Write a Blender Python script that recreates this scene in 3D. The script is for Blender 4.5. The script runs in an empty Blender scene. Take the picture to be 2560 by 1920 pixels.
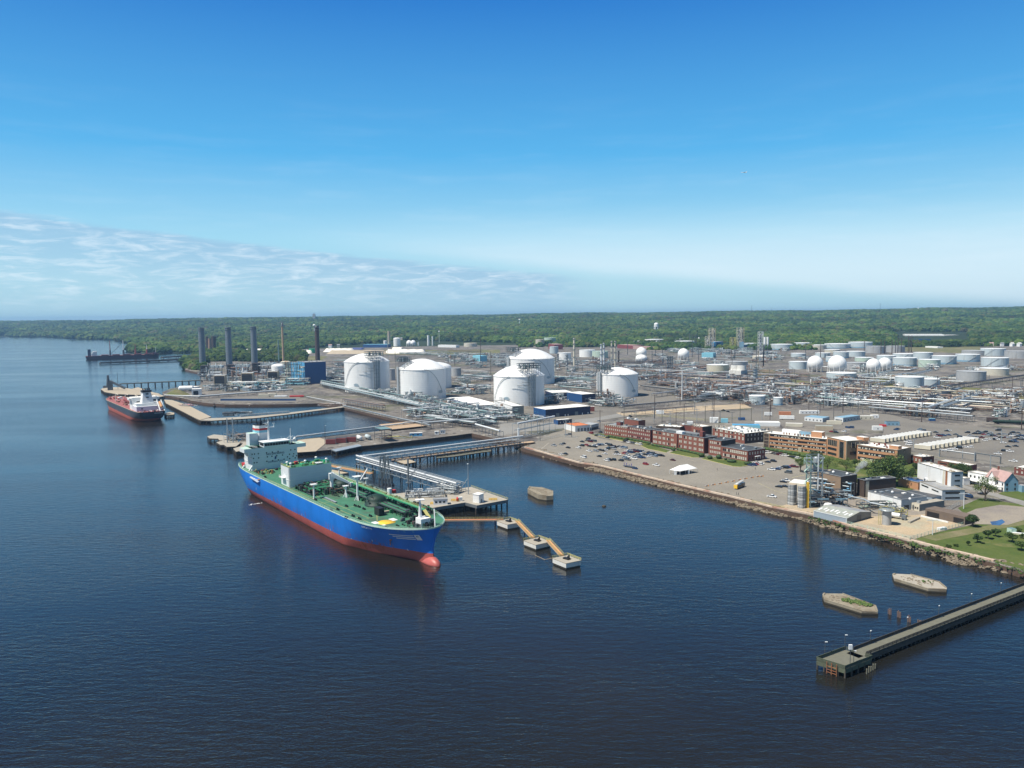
import bpy,bmesh,math,random
import numpy as np
from mathutils import Vector,Matrix,Quaternion,geometry
R=math.radians
random.seed(11)
sc=bpy.context.scene
COL=sc.collection
#  camera
F,HY,ROLL,CH=1948.0,790.0,R(0.6),118.0
TH=math.atan((960-HY)/F)
cam_d=bpy.data.cameras.new("camera");cam=bpy.data.objects.new("camera",cam_d);COL.objects.link(cam)
cam_d.sensor_width=36;cam_d.lens=36*F/2560;cam_d.clip_start=1;cam_d.clip_end=60000
_r0=Vector((1,0,0));_u0=Vector((0,math.sin(TH),math.cos(TH)));_f=Vector((0,math.cos(TH),-math.sin(TH)))
_rr=_r0*math.cos(ROLL)-_u0*math.sin(ROLL);_uu=_r0*math.sin(ROLL)+_u0*math.cos(ROLL)
cam.matrix_world=Matrix(((_rr.x,_uu.x,-_f.x,0),(_rr.y,_uu.y,-_f.y,0),(_rr.z,_uu.z,-_f.z,CH),(0,0,0,1)))
sc.camera=cam
#  sun, sky, exposure
SAZ=math.atan2(-0.92,-0.40)
SEL=R(60)
sunv=Vector((math.sin(SAZ)*math.cos(SEL),math.cos(SAZ)*math.cos(SEL),math.sin(SEL)))
sl=bpy.data.lights.new("sun",'SUN');sl.energy=4.8;sl.angle=R(0.53);sl.color=(1,0.945,0.85)
so=bpy.data.objects.new("sun",sl);COL.objects.link(so);so.location=(-300,-300,500)
so.rotation_euler=(-sunv).to_track_quat('-Z','Y').to_euler()
sc.view_settings.view_transform='Standard';sc.view_settings.look='None'
sc.view_settings.exposure=0.5;sc.view_settings.gamma=1
W=bpy.data.worlds.new("World");sc.world=W;W.use_nodes=True
nt=W.node_tree;nt.nodes.clear()
def N(t,**k):
 n=nt.nodes.new(t)
 for a,b in k.items():
  setattr(n,a,b)
 return n
def L(a,b):nt.links.new(a,b)
def M(op,a,b=None,c=None,clamp=False):
 n=nt.nodes.new('ShaderNodeMath');n.operation=op;n.use_clamp=clamp
 for i,v in enumerate((a,b,c)):
  if v is None:continue
  if isinstance(v,(int,float)):n.inputs[i].default_value=v
  else:nt.links.new(v,n.inputs[i])
 return n.outputs[0]
def MR(v,a,b,c=0.0,d=1.0,smooth=True):
 n=nt.nodes.new('ShaderNodeMapRange')
 if smooth:n.interpolation_type='SMOOTHSTEP'
 nt.links.new(v,n.inputs[0])
 for i,x in enumerate((a,b,c,d)):n.inputs[i+1].default_value=x
 return n.outputs[0]
sky=N('ShaderNodeTexSky',sky_type='NISHITA',sun_disc=False)
sky.sun_elevation=SEL;sky.sun_rotation=SAZ;sky.altitude=100;sky.air_density=1.0;sky.dust_density=0.4;sky.ozone_density=2.0
tc=N('ShaderNodeTexCoord');sx=N('ShaderNodeSeparateXYZ');L(tc.outputs['Generated'],sx.inputs[0])
el=M('ARCSINE',sx.outputs[2]);az=M('ARCTAN2',sx.outputs[0],sx.outputs[1])
ramp=N('ShaderNodeValToRGB');L(MR(el,0.0,0.6,0,1,False),ramp.inputs[0])
SKYR=[(0.0,(0.35,0.58,0.69)),(0.08,(0.39,0.64,0.76)),(0.16,(0.31,0.61,0.78)),(0.33,(0.085,0.40,0.74)),(0.64,(0.014,0.165,0.54)),(0.78,(0.016,0.085,0.26)),(1.0,(0.022,0.060,0.14))]
while len(ramp.color_ramp.elements)<len(SKYR):ramp.color_ramp.elements.new(0.5)
for e,(p,c)in zip(ramp.color_ramp.elements,SKYR):
 e.position=p;e.color=(*[x*0.83 for x in c],1)
sc10=N('ShaderNodeVectorMath',operation='SCALE');sc10 .inputs['Scale'].default_value=10;L(ramp.outputs[0],sc10 .inputs[0])
mul=N('ShaderNodeMix',data_type='RGBA');mul.inputs[0].default_value=0.94
L(sky.outputs[0],mul.inputs[6]);L(sc10 .outputs[0],mul.inputs[7])
cv=N('ShaderNodeCombineXYZ');L(M('MULTIPLY',az,5.0),cv.inputs[0]);L(M('MULTIPLY',el,42.0),cv.inputs[1])
n1=N('ShaderNodeTexNoise');n1 .inputs['Scale'].default_value=1.3;n1 .inputs['Detail'].default_value=8;n1 .inputs['Roughness'].default_value=0.62;L(cv.outputs[0],n1 .inputs[0])
cv2=N('ShaderNodeCombineXYZ');L(M('MULTIPLY',az,16.0),cv2 .inputs[0]);L(M('MULTIPLY',el,90.0),cv2 .inputs[1])
n2=N('ShaderNodeTexNoise');n2 .inputs['Scale'].default_value=1.5;n2 .inputs['Detail'].default_value=12;n2 .inputs['Roughness'].default_value=0.6;n2 .inputs['Distortion'].default_value=0.6;L(cv2 .outputs[0],n2 .inputs[0])
edge=M('ADD',M('MULTIPLY_ADD',az,-0.104,0.058),M('MULTIPLY',M('SUBTRACT',n1 .outputs[0],0.5),0.02))
below=MR(M('SUBTRACT',edge,el),-0.002,0.006)
lf=MR(az,0.02,0.13,1,0)
sheet=M('MULTIPLY',below,lf)
wisp=MR(n2 .outputs[0],0.42,0.74)
lowfade=MR(el,0.0,0.05)
bright=M('MULTIPLY',M('MULTIPLY',sheet,wisp),M('MULTIPLY',lowfade,0.6))
veil=M('MULTIPLY',M('MULTIPLY',MR(M('SUBTRACT',el,edge),-0.002,0.02),MR(el,0.145,0.05)),M('MULTIPLY',MR(az,-0.4,0.05),0.52))
veil2=M('MULTIPLY',M('MULTIPLY',MR(n1 .outputs[0],0.45,0.8),MR(el,0.32,0.12)),0.10)
cl=M('ADD',M('ADD',bright,veil),veil2,clamp=True)
grey=M('MULTIPLY',sheet,MR(M('SUBTRACT',edge,el),0.0,0.085,0.62,0.12))
mg=N('ShaderNodeMix',data_type='RGBA');L(grey,mg.inputs[0]);L(mul.outputs[2],mg.inputs[6]);mg.inputs[7].default_value=(2.4,3.8,5.4,1)
mc=N('ShaderNodeMix',data_type='RGBA');L(cl,mc.inputs[0]);L(mg.outputs[2],mc.inputs[6]);mc.inputs[7].default_value=(6.0,6.9,7.5,1)
bg=N('ShaderNodeBackground');bg.inputs[1].default_value=0.1;L(mc.outputs[2],bg.inputs[0])
wo=N('ShaderNodeOutputWorld');L(bg.outputs[0],wo.inputs[0])
#  where a photo pixel lies on the ground
def ray(px,py):
 X=(px-1280)/F;Y=(960-py)/F
 return(_f+_rr*X+_uu*Y)
def G(px,py,z=3.0):
 d=ray(px,py);t=(z-CH)/d.z
 return Vector((d.x*t,d.y*t,z))
def TOP(P,px,py):
 """height at which the vertical over ground point P appears in row py"""
 d=ray(px,py);t=math.hypot(P[0],P[1])/math.hypot(d.x,d.y)
 return CH+d.z*t
def PX(P):
 v=Vector(P)-Vector((0,0,CH));k=v.dot(_f)
 return 1280+F*v.dot(_rr)/k,960-F*v.dot(_uu)/k
#  materials
MATS={}
def mat(name,col,rough=0.6,metal=0.0,var=0.12,scale=0.25,bump=0.0,spec=0.4,stain=None,streak=0.0,coords='Object',seams=0):
 m=bpy.data.materials.new(name);m.use_nodes=True;t=m.node_tree
 b=t.nodes['Principled BSDF'];b.inputs['Roughness'].default_value=rough;b.inputs['Metallic'].default_value=metal
 b.inputs['Specular IOR Level'].default_value=spec
 tcn=t.nodes.new('ShaderNodeTexCoord');no=t.nodes.new('ShaderNodeTexNoise')
 no.inputs['Scale'].default_value=scale;no.inputs['Detail'].default_value=6;no.inputs['Roughness'].default_value=0.6
 t.links.new(tcn.outputs[coords],no.inputs[0])
 mr=t.nodes.new('ShaderNodeMapRange');mr.inputs[1].default_value=0.25;mr.inputs[2].default_value=0.75
 mr.inputs[3].default_value=1-var;mr.inputs[4].default_value=1+var;t.links.new(no.outputs[0],mr.inputs[0])
 mx=t.nodes.new('ShaderNodeMix');mx.data_type='RGBA';mx.blend_type='MULTIPLY';mx.inputs[0].default_value=1
 mx.inputs[6].default_value=(*col,1);t.links.new(mr.outputs[0],mx.inputs[7])
 out=mx.outputs[2]
 if stain:
  mp=t.nodes.new('ShaderNodeMapping');mp.inputs['Scale'].default_value=(1,1,0.12 if streak else 1)
  t.links.new(tcn.outputs[coords],mp.inputs[0])
  n2_=t.nodes.new('ShaderNodeTexNoise');n2_.inputs['Scale'].default_value=stain[1];n2_.inputs['Detail'].default_value=7
  t.links.new(mp.outputs[0],n2_.inputs[0])
  r2=t.nodes.new('ShaderNodeMapRange');r2 .inputs[1].default_value=stain[2];r2 .inputs[2].default_value=stain[2]+0.12
  r2 .inputs[4].default_value=stain[3];t.links.new(n2_.outputs[0],r2 .inputs[0])
  m2=t.nodes.new('ShaderNodeMix');m2 .data_type='RGBA';t.links.new(r2 .outputs[0],m2 .inputs[0]);t.links.new(out,m2 .inputs[6])
  m2 .inputs[7].default_value=(*stain[0],1);out=m2 .outputs[2]
 if seams:
  sz_=t.nodes.new('ShaderNodeSeparateXYZ');t.links.new(tcn.outputs[coords],sz_.inputs[0])
  q=t.nodes.new('ShaderNodeMath');q.operation='PINGPONG';q.inputs[1].default_value=seams/2;t.links.new(sz_.outputs[2],q.inputs[0])
  r3=t.nodes.new('ShaderNodeMapRange');r3 .inputs[1].default_value=0.0;r3 .inputs[2].default_value=0.22;r3 .inputs[3].default_value=0.28;r3 .inputs[4].default_value=0.0;t.links.new(q.outputs[0],r3 .inputs[0])
  m3=t.nodes.new('ShaderNodeMix');m3 .data_type='RGBA';t.links.new(r3 .outputs[0],m3 .inputs[0]);t.links.new(out,m3 .inputs[6]);m3 .inputs[7].default_value=(*[x*.6 for x in col],1);out=m3 .outputs[2]
 t.links.new(out,b.inputs['Base Color'])
 if bump:
  bn=t.nodes.new('ShaderNodeBump');bn.inputs['Strength'].default_value=bump;bn.inputs['Distance'].default_value=0.3
  t.links.new(no.outputs[0],bn.inputs['Height']);t.links.new(bn.outputs[0],b.inputs['Normal'])
 MATS[name]=m
 return m
RUST=(0.16,0.06,0.025)
mat('white',(0.72,0.73,0.72),0.45,var=0.05,stain=((0.45,0.42,0.36),0.3,0.62,0.5),streak=1)
mat('tank_white',(0.80,0.80,0.78),0.38,var=0.04,scale=0.05,stain=((0.58,0.59,0.57),0.16,0.56,0.55),streak=1,seams=2.6)
mat('tank_blue',(0.46,0.53,0.55),0.5,var=0.07,stain=((0.31,0.34,0.33),0.14,0.54,0.65),streak=1,seams=2.4)
mat('tank_grey',(0.36,0.37,0.37),0.55,var=0.1,stain=((0.25,0.24,0.22),0.15,0.56,0.7),streak=1)
mat('tank_cream',(0.52,0.49,0.40),0.55,var=0.1,stain=((0.42,0.22,0.08),0.05,0.55,0.8),streak=1)
mat('tank_green',(0.20,0.34,0.26),0.55,var=0.1)
mat('stack',(0.15,0.185,0.22),0.5,var=0.12);mat('tank_mint',(0.42,0.52,0.44),0.55,var=0.1)
mat('cream',(0.58,0.54,0.43),0.6)
mat('beige',(0.38,0.32,0.235),0.75)
mat('tarp',(0.74,0.70,0.62),0.8,var=0.06,scale=0.05)
mat('tarp_blue',(0.06,0.08,0.20),0.6)
mat('steel',(0.16,0.18,0.19),0.45,0.2,var=0.15)
mat('steel_dark',(0.09,0.10,0.11),0.5,0.2,var=0.2)
mat('pipe_white',(0.66,0.68,0.68),0.4,0.1,var=0.08)
mat('pipe_grey',(0.36,0.40,0.42),0.4,0.35,var=0.12)
mat('pipe_teal',(0.17,0.27,0.27),0.45,0.1,var=0.12)
mat('pipe_brown',(0.20,0.13,0.10),0.7,var=0.25)
mat('pipe_rust',(0.27,0.17,0.12),0.8,var=0.25)
mat('pipe_cream',(0.56,0.50,0.38),0.5,var=0.12)
mat('brown_dark',(0.07,0.05,0.045),0.7,var=0.2)
mat('black',(0.018,0.018,0.02),0.5)
mat('rust',(0.26,0.11,0.05),0.85,var=0.3)
mat('maroon',(0.20,0.05,0.05),0.7,var=0.15)
mat('orange',(0.55,0.17,0.06),0.75,var=0.15,scale=0.6,stain=((0.30,0.12,0.06),0.4,0.55,0.6))
mat('red',(0.50,0.035,0.03),0.45)
mat('yellow',(0.78,0.48,0.04),0.5)
mat('yellow_pale',(0.46,0.42,0.16),0.55)
mat('green_paint',(0.035,0.19,0.09),0.5)
mat('green_bright',(0.02,0.33,0.16),0.5)
mat('blue_dark_or_shade',(0.012,0.020,0.060),0.5,var=0.08)  # navy; on blue buildings also the side darkened by painted shade
mat('blue_mid',(0.022,0.075,0.20),0.45,var=0.06)
mat('blue_light',(0.08,0.30,0.52),0.5,var=0.06)
mat('cyan',(0.22,0.50,0.60),0.5)
mat('mint',(0.45,0.60,0.50),0.5)
mat('blue_sign',(0.04,0.16,0.42),0.5)
mat('brick',(0.215,0.082,0.058),0.85,var=0.12,scale=0.6,stain=((0.20,0.07,0.045),0.08,0.5,0.5))
mat('brick_dark_or_shade',(0.17,0.055,0.045),0.85,var=0.15,scale=0.6)  # darker brick; on end walls it paints in their shade
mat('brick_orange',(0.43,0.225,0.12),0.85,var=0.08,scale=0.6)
mat('brick_tan_or_shade',(0.24,0.17,0.115),0.85,var=0.08,scale=0.5)  # tan brick, and the orange blocks' end walls with shade in the colour
mat('brick_black_or_shade',(0.07,0.05,0.04),0.85,var=0.15)  # black brick, also end walls of brick blocks with their shade painted in
mat('blind',(0.52,0.49,0.42),0.6,var=0.25,scale=0.35)
mat('glass',(0.02,0.025,0.03),0.12,0.0,var=0.2,spec=0.6)
mat('roof_white',(0.74,0.73,0.69),0.7,var=0.06,scale=0.15,stain=((0.5,0.48,0.44),0.08,0.58,0.5))
mat('roof_dark',(0.055,0.065,0.075),0.8,var=0.3,scale=0.12,stain=((0.14,0.13,0.12),0.1,0.56,0.6))
mat('roof_grey',(0.24,0.25,0.26),0.7,var=0.2,scale=0.12,stain=((0.42,0.41,0.38),0.1,0.55,0.6))
mat('roof_metal',(0.33,0.35,0.31),0.6,0.1,var=0.12,scale=0.3,stain=((0.30,0.20,0.12),0.25,0.55,0.7))
mat('roof_brown',(0.15,0.115,0.09),0.85,var=0.15,scale=0.3)
mat('shingle',(0.40,0.27,0.25),0.9,var=0.12,scale=0.5)
mat('siding_blue',(0.20,0.34,0.44),0.6,var=0.1,scale=0.5)
mat('metal_wall',(0.31,0.37,0.42),0.55,0.1,var=0.1,scale=0.3,stain=((0.30,0.20,0.13),0.2,0.62,0.5),streak=1)
mat('louvre',(0.03,0.03,0.035),0.5)
mat('concrete',(0.34,0.31,0.255),0.85,var=0.12,scale=0.3,stain=((0.30,0.28,0.24),0.12,0.55,0.6))
mat('concrete_white',(0.60,0.59,0.55),0.8,var=0.1,scale=0.4,stain=((0.36,0.35,0.31),0.25,0.58,0.6),streak=1)
mat('concrete_old',(0.25,0.22,0.165),0.95,var=0.25,scale=0.5,bump=0.6,stain=((0.16,0.13,0.09),0.25,0.5,0.8))
mat('tide',(0.045,0.04,0.03),0.7,var=0.3)
mat('timber',(0.40,0.29,0.19),0.9,var=0.18,scale=0.3)
mat('timber_dark',(0.07,0.06,0.05),0.9,var=0.3)
mat('timber_grey',(0.135,0.135,0.105),0.9,var=0.15,scale=0.5)
mat('timber_green',(0.09,0.105,0.07),0.9,var=0.2,scale=0.6)
mat('catwalk',(0.47,0.19,0.10),0.8,var=0.15,scale=0.6)
mat('catwalk_orange',(0.52,0.27,0.12),0.8,var=0.15,scale=0.6)
mat('rock',(0.20,0.165,0.12),0.95,var=0.35,scale=0.8,bump=0.5)
mat('wall_cap',(0.50,0.40,0.31),0.9,var=0.2,scale=0.5,stain=((0.30,0.11,0.07),0.05,0.52,0.8))
mat('wall_rust',(0.095,0.062,0.045),0.9,var=0.35,scale=0.6)
mat('leaf',(0.060,0.105,0.022),0.7,var=0.35,scale=0.6)
mat('leaf_dark',(0.030,0.062,0.018),0.7,var=0.35,scale=0.6)
mat('leaf_light',(0.105,0.15,0.035),0.7,var=0.3,scale=0.6)
mat('blossom',(0.50,0.56,0.30),0.7,var=0.2,scale=0.6)
mat('bark',(0.10,0.08,0.06),0.9)
mat('tyre',(0.015,0.015,0.015),0.8)
for n_,c_ in dict(car_white=(0.75,0.75,0.74),car_black=(0.012,0.012,0.014),car_silver=(0.42,0.44,0.46),car_grey=(0.10,0.11,0.12),car_red=(0.30,0.012,0.015),car_blue=(0.02,0.05,0.14),car_maroon=(0.10,0.010,0.014),car_lightblue=(0.28,0.36,0.45),car_green=(0.02,0.05,0.045)).items():
 mat(n_,c_,0.22,0.25 if 'silver' in n_ or 'light' in n_ else 0.0,var=0.02,spec=0.6)
mat('skin',(0.45,0.28,0.2),0.6);mat('cloth_dark',(0.03,0.035,0.05),0.8);mat('cloth_purple',(0.13,0.10,0.35),0.8)
mat('plane',(0.7,0.72,0.75),0.4)
#  mesh builder
class MB:
 def __init__(s):s.v=[];s.f=[];s.m=[];s.names=[];s.sm=[]
 def mi(s,m):
  if m not in s.names:s.names.append(m)
  return s.names.index(m)
 def add(s,vs,fs,m,smooth=False):
  o=len(s.v);s.v+=[tuple(v)for v in vs];k=s.mi(m)
  for f in fs:s.f.append(tuple(i+o for i in f));s.m.append(k);s.sm.append(smooth)
 def hexa(s,b,t,m,mtop=None):
  """b, t: four bottom and four top corners, counter-clockwise from above"""
  vs=list(b)+list(t)
  s.add(vs,[(3,2,1,0)]+[(i,(i+1)%4,4+(i+1)%4,4+i)for i in range(4)],m)
  s.add(list(t),[(0,1,2,3)],mtop or m)
 def box(s,c,sz,m,rz=0,mtop=None):
  """c = centre of the base"""
  hx,hy=sz[0]/2,sz[1]/2;ca,sa=math.cos(rz),math.sin(rz)
  q=[(c[0]+x*ca-y*sa,c[1]+x*sa+y*ca)for x,y in((-hx,-hy),(hx,-hy),(hx,hy),(-hx,hy))]
  s.hexa([(x,y,c[2])for x,y in q],[(x,y,c[2]+sz[2])for x,y in q],m,mtop)
 def bar(s,a,b,w,m,h=None):
  a=Vector(a);b=Vector(b);h=h or w;d=(b-a)
  if d.length<1e-6:return
  d.normalize();u=d.cross(Vector((0,0,1)))
  if u.length<1e-3:u=Vector((1,0,0))
  u.normalize();v=u.cross(d)
  q=[(-u*w-v*h)/2,(u*w-v*h)/2,(u*w+v*h)/2,(-u*w+v*h)/2]
  s.add([a+x for x in q]+[b+x for x in q],[(0,1,2,3),(7,6,5,4)]+[(i,4+i,4+(i+1)%4,(i+1)%4)for i in range(4)],m)
 def cyl(s,a,b,r,m,n=12,r2=None,caps=True,mcap=None):
  a=Vector(a);b=Vector(b);r2=r if r2 is None else r2;d=(b-a).normalized()
  u=d.cross(Vector((0,0,1)))
  if u.length<1e-3:u=Vector((1,0,0))
  u.normalize();v=d.cross(u)
  A=[a+(u*math.cos(2*math.pi*i/n)+v*math.sin(2*math.pi*i/n))*r for i in range(n)]
  B=[b+(u*math.cos(2*math.pi*i/n)+v*math.sin(2*math.pi*i/n))*r2 for i in range(n)]
  s.add(A+B,[(i,(i+1)%n,n+(i+1)%n,n+i)for i in range(n)],m,True)
  if caps:s.add(A,[tuple(range(n))[::-1]],mcap or m);s.add(B,[tuple(range(n))],mcap or m)
 def pipe(s,pts,r,m,n=8):
  for a,b in zip(pts[:-1],pts[1:]):s.cyl(a,b,r,m,n)
 def lathe(s,c,prof,m,n=40,smooth=True):
  """prof: list of (radius, z)"""
  vs=[];fs=[]
  for r,z in prof:
   for i in range(n):vs.append((c[0]+r*math.cos(2*math.pi*i/n),c[1]+r*math.sin(2*math.pi*i/n),c[2]+z))
  for j in range(len(prof)-1):
   for i in range(n):fs.append((j*n+i,j*n+(i+1)%n,(j+1)*n+(i+1)%n,(j+1)*n+i))
  s.add(vs,fs,m,smooth)
 def prism(s,poly,z0,z1,m,mtop=None):
  poly=[(p[0],p[1])for p in poly]
  a=sum(poly[i][0]*poly[(i+1)%len(poly)][1]-poly[(i+1)%len(poly)][0]*poly[i][1]for i in range(len(poly)))
  if a<0:poly=poly[::-1]
  n=len(poly);vb=[(x,y,z0)for x,y in poly];vt=[(x,y,z1)for x,y in poly]
  s.add(vb+vt,[(i,(i+1)%n,n+(i+1)%n,n+i)for i in range(n)],m)
  tr=geometry.tessellate_polygon([[Vector((x,y,0))for x,y in poly]])
  fs=[]
  for t in tr:
   (x0,y0),(x1,y1),(x2,y2)=[poly[i]for i in t]
   fs.append(tuple(t)if(x1-x0)*(y2-y0)-(x2-x0)*(y1-y0)>0 else tuple(t)[::-1])
  s.add(vt,fs,mtop or m)
 def ball(s,c,r,m,n=12,sq=1.0,jit=0.0):
  vs=[];fs=[];k=n//2
  for j in range(k+1):
   for i in range(n):
    t=math.pi*j/k;rr=r*(1+random.uniform(-jit,jit))
    vs.append((c[0]+rr*math.sin(t)*math.cos(2*math.pi*i/n),c[1]+rr*math.sin(t)*math.sin(2*math.pi*i/n),c[2]+rr*math.cos(t)*sq))
  for j in range(k):
   for i in range(n):fs.append((j*n+i,(j+1)*n+i,(j+1)*n+(i+1)%n,j*n+(i+1)%n))
  s.add(vs,fs,m,True)
 def build(s,name,parent=None,off=None):
  """vertices are world coordinates; under a parent they are stored relative to the thing's base"""
  me=bpy.data.meshes.new(name)
  o=Vector(off)if off is not None else Vector((0,0,0))
  root=parent
  while root is not None and root.parent is not None:root=root.parent
  if root is not None and off is None:o=root.location.copy()
  vs=[(v[0]-o.x,v[1]-o.y,v[2]-o.z)for v in s.v]
  me.from_pydata(vs,[],s.f)
  for n_ in s.names:me.materials.append(MATS[n_])
  me.polygons.foreach_set('material_index',s.m);me.polygons.foreach_set('use_smooth',s.sm);me.update()
  ob=bpy.data.objects.new(name,me);COL.objects.link(ob)
  if parent is not None:ob.parent=parent
  else:ob.location=o
  return ob
AUTO=[]
def tag(o,label,cat,group=None,kind=None):
 o['label']=label;o['category']=cat
 if group:o['group']=group
 if kind:o['kind']=kind
 return o
def thing(name,loc,label,cat,group=None,auto=None):
 o=bpy.data.objects.new(name,None);COL.objects.link(o);o.location=loc;o.empty_display_size=2
 tag(o,label,cat,group)
 if auto:AUTO.append(o)
 return o
def struct(o):o['kind']='structure';return o
KIDS={}
def kids(o):
 return[c for c in bpy.data.objects if c.parent==o]
def dup(root,loc,rz=0.0,label=None,group=None,scale=None,swap=None,parts=None):
 r=root.copy();COL.objects.link(r);r.location=loc;r.rotation_euler=(0,0,rz)
 if scale:r.scale=(scale,)*3 if not isinstance(scale,tuple)else scale
 if label:r['label']=label
 if group:r['group']=group
 for c in(parts if parts is not None else kids(root)):
  d=c.copy();COL.objects.link(d);d.parent=r
  if swap:swap(d)
  for g in kids(c)if parts is None else[]:
   e=g.copy();COL.objects.link(e);e.parent=d
 return r
E1=Vector((0.733,-0.680,0));E2=Vector((0.680,0.733,0));A1=math.atan2(E1 .y,E1 .x)
def V3(p,z):return Vector((p[0],p[1],z))
# ==================== the setting
def shader(name):
 m=bpy.data.materials.new(name);m.use_nodes=True;t=m.node_tree
 MATS[name]=m
 return m,t,t.nodes['Principled BSDF']
def tn(t,kind,**k):
 n=t.nodes.new(kind)
 for a,b in k.items():
  if hasattr(n,a):setattr(n,a,b)
  else:n.inputs[a.replace('_',' ')].default_value=b
 return n
def noise(t,vec,scale,detail=5,rough=0.55,sc3=None,dist=0.0):
 if sc3:
  mp=t.nodes.new('ShaderNodeMapping');mp.inputs['Scale'].default_value=sc3
  if len(sc3)>3:pass
  t.links.new(vec,mp.inputs[0]);vec=mp.outputs[0]
 n=t.nodes.new('ShaderNodeTexNoise');n.inputs['Scale'].default_value=scale;n.inputs['Detail'].default_value=detail
 n.inputs['Roughness'].default_value=rough;n.inputs['Distortion'].default_value=dist;t.links.new(vec,n.inputs[0])
 return n.outputs[0]
def mrange(t,v,a,b,c,d):
 n=t.nodes.new('ShaderNodeMapRange');t.links.new(v,n.inputs[0])
 for i,x in enumerate((a,b,c,d)):n.inputs[i+1].default_value=x
 return n.outputs[0]
def mixc(t,f,a,b,mode='MIX'):
 n=t.nodes.new('ShaderNodeMix');n.data_type='RGBA';n.blend_type=mode
 for i,x in((0,f),(6,a),(7,b)):
  if isinstance(x,(int,float)):n.inputs[i].default_value=x
  elif isinstance(x,tuple):n.inputs[i].default_value=(*x,1)
  else:t.links.new(x,n.inputs[i])
 return n.outputs[2]
def rotvec(t,vec,ang,scl):
 mp=t.nodes.new('ShaderNodeMapping');mp.inputs['Rotation'].default_value=(0,0,ang);mp.inputs['Scale'].default_value=scl
 t.links.new(vec,mp.inputs[0]);return mp.outputs[0]
# --- water
m,t,b=shader('water')
g=t.nodes.new('ShaderNodeNewGeometry');pos=g.outputs['Position']
b.inputs['IOR'].default_value=1.46;b.inputs['Specular IOR Level'].default_value=0.5
murk=noise(t,pos,0.006,4)
t.links.new(mixc(t,mrange(t,murk,0.35,0.65,0,1),(0.009,0.010,0.010),(0.016,0.015,0.012)),b.inputs['Base Color'])
w1=noise(t,rotvec(t,pos,R(28),(0.30,1.0,1)),0.42,3,0.6,dist=0.4)
w2=noise(t,rotvec(t,pos,R(40),(0.5,1.0,1)),1.5,2,0.5)
w3=noise(t,pos,0.05,2,0.5)
patch=noise(t,rotvec(t,pos,R(-12),(0.25,1.0,1)),0.007,4,0.6)
amp=mrange(t,patch,0.35,0.65,0.40,1.35)
ad=t.nodes.new('ShaderNodeMath');ad.operation='MULTIPLY_ADD';t.links.new(w2,ad.inputs[0]);ad.inputs[1].default_value=0.35;t.links.new(w1,ad.inputs[2])
bp=t.nodes.new('ShaderNodeBump');bp.inputs['Distance'].default_value=0.26;t.links.new(ad.outputs[0],bp.inputs['Height']);t.links.new(amp,bp.inputs['Strength'])
t.links.new(bp.outputs[0],b.inputs['Normal'])
t.links.new(mrange(t,patch,0.35,0.65,0.06,0.13),b.inputs['Roughness'])
wm=MB();S_=30000
wm.add([(-S_,-2000,0),(S_,-2000,0),(S_,S_,0),(-S_,S_,0)],[(0,1,2,3)],'water')
struct(wm.build('water'))
# --- ground materials
def ground_mat(name,cols,scales,rough=0.95,bump=0.0):
 m,t,b=shader(name);b.inputs['Roughness'].default_value=rough;b.inputs['Specular IOR Level'].default_value=0.2
 g=t.nodes.new('ShaderNodeNewGeometry');p=g.outputs['Position'];c=cols[0]
 for(c2,(s,lo,hi,amt))in zip(cols[1:],scales):
  c=mixc(t,mrange(t,noise(t,p,s,6,0.62),lo,hi,0,amt),c,c2)
 f=mrange(t,noise(t,p,0.9,4),0.3,0.7,0.86,1.12)
 n=t.nodes.new('ShaderNodeCombineColor')
 for i in range(3):t.links.new(f,n.inputs[i])
 t.links.new(mixc(t,1.0,c,n.outputs[0],'MULTIPLY'),b.inputs['Base Color'])
 return m
ground_mat('yard',[(0.195,0.178,0.155),(0.10,0.093,0.088),(0.085,0.095,0.045),(0.33,0.295,0.245),(0.05,0.045,0.045),(0.36,0.35,0.33)],[(0.015,0.42,0.56,0.85),(0.010,0.55,0.64,0.7),(0.05,0.56,0.66,0.7),(0.09,0.55,0.62,0.75),(0.12,0.60,0.66,0.7)])
ground_mat('asphalt_lot',[(0.235,0.215,0.18),(0.19,0.175,0.15),(0.27,0.25,0.22)],[(0.02,0.45,0.6,0.7),(0.07,0.55,0.7,0.5)])
ground_mat('asphalt_grey',[(0.185,0.172,0.15),(0.14,0.132,0.12),(0.235,0.215,0.18)],[(0.02,0.45,0.6,0.7),(0.08,0.55,0.7,0.5)])
ground_mat('road',[(0.24,0.235,0.22),(0.20,0.195,0.18)],[(0.03,0.45,0.6,0.6)])
ground_mat('sand',[(0.42,0.33,0.22),(0.30,0.26,0.20),(0.36,0.38,0.28)],[(0.05,0.45,0.6,0.7),(0.03,0.58,0.7,0.6)])
ground_mat('grass',[(0.065,0.098,0.022),(0.10,0.12,0.035),(0.24,0.20,0.10)],[(0.05,0.42,0.6,0.8),(0.03,0.58,0.68,0.6)])
ground_mat('scrub',[(0.13,0.135,0.055),(0.23,0.19,0.12),(0.07,0.10,0.03)],[(0.02,0.45,0.6,0.8),(0.05,0.5,0.65,0.7)])
ground_mat('gravel',[(0.26,0.23,0.19),(0.19,0.17,0.16),(0.31,0.27,0.21)],[(0.05,0.45,0.6,0.7),(0.03,0.5,0.7,0.6)])
ground_mat('forest_floor',[(0.022,0.036,0.012),(0.036,0.052,0.018),(0.018,0.028,0.011)],[(0.004,0.45,0.6,0.8),(0.02,0.5,0.65,0.7)])
ground_mat('puddle',[(0.05,0.10,0.22),(0.04,0.08,0.18)],[(0.1,0.4,0.6,0.6)],rough=0.08)
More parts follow.
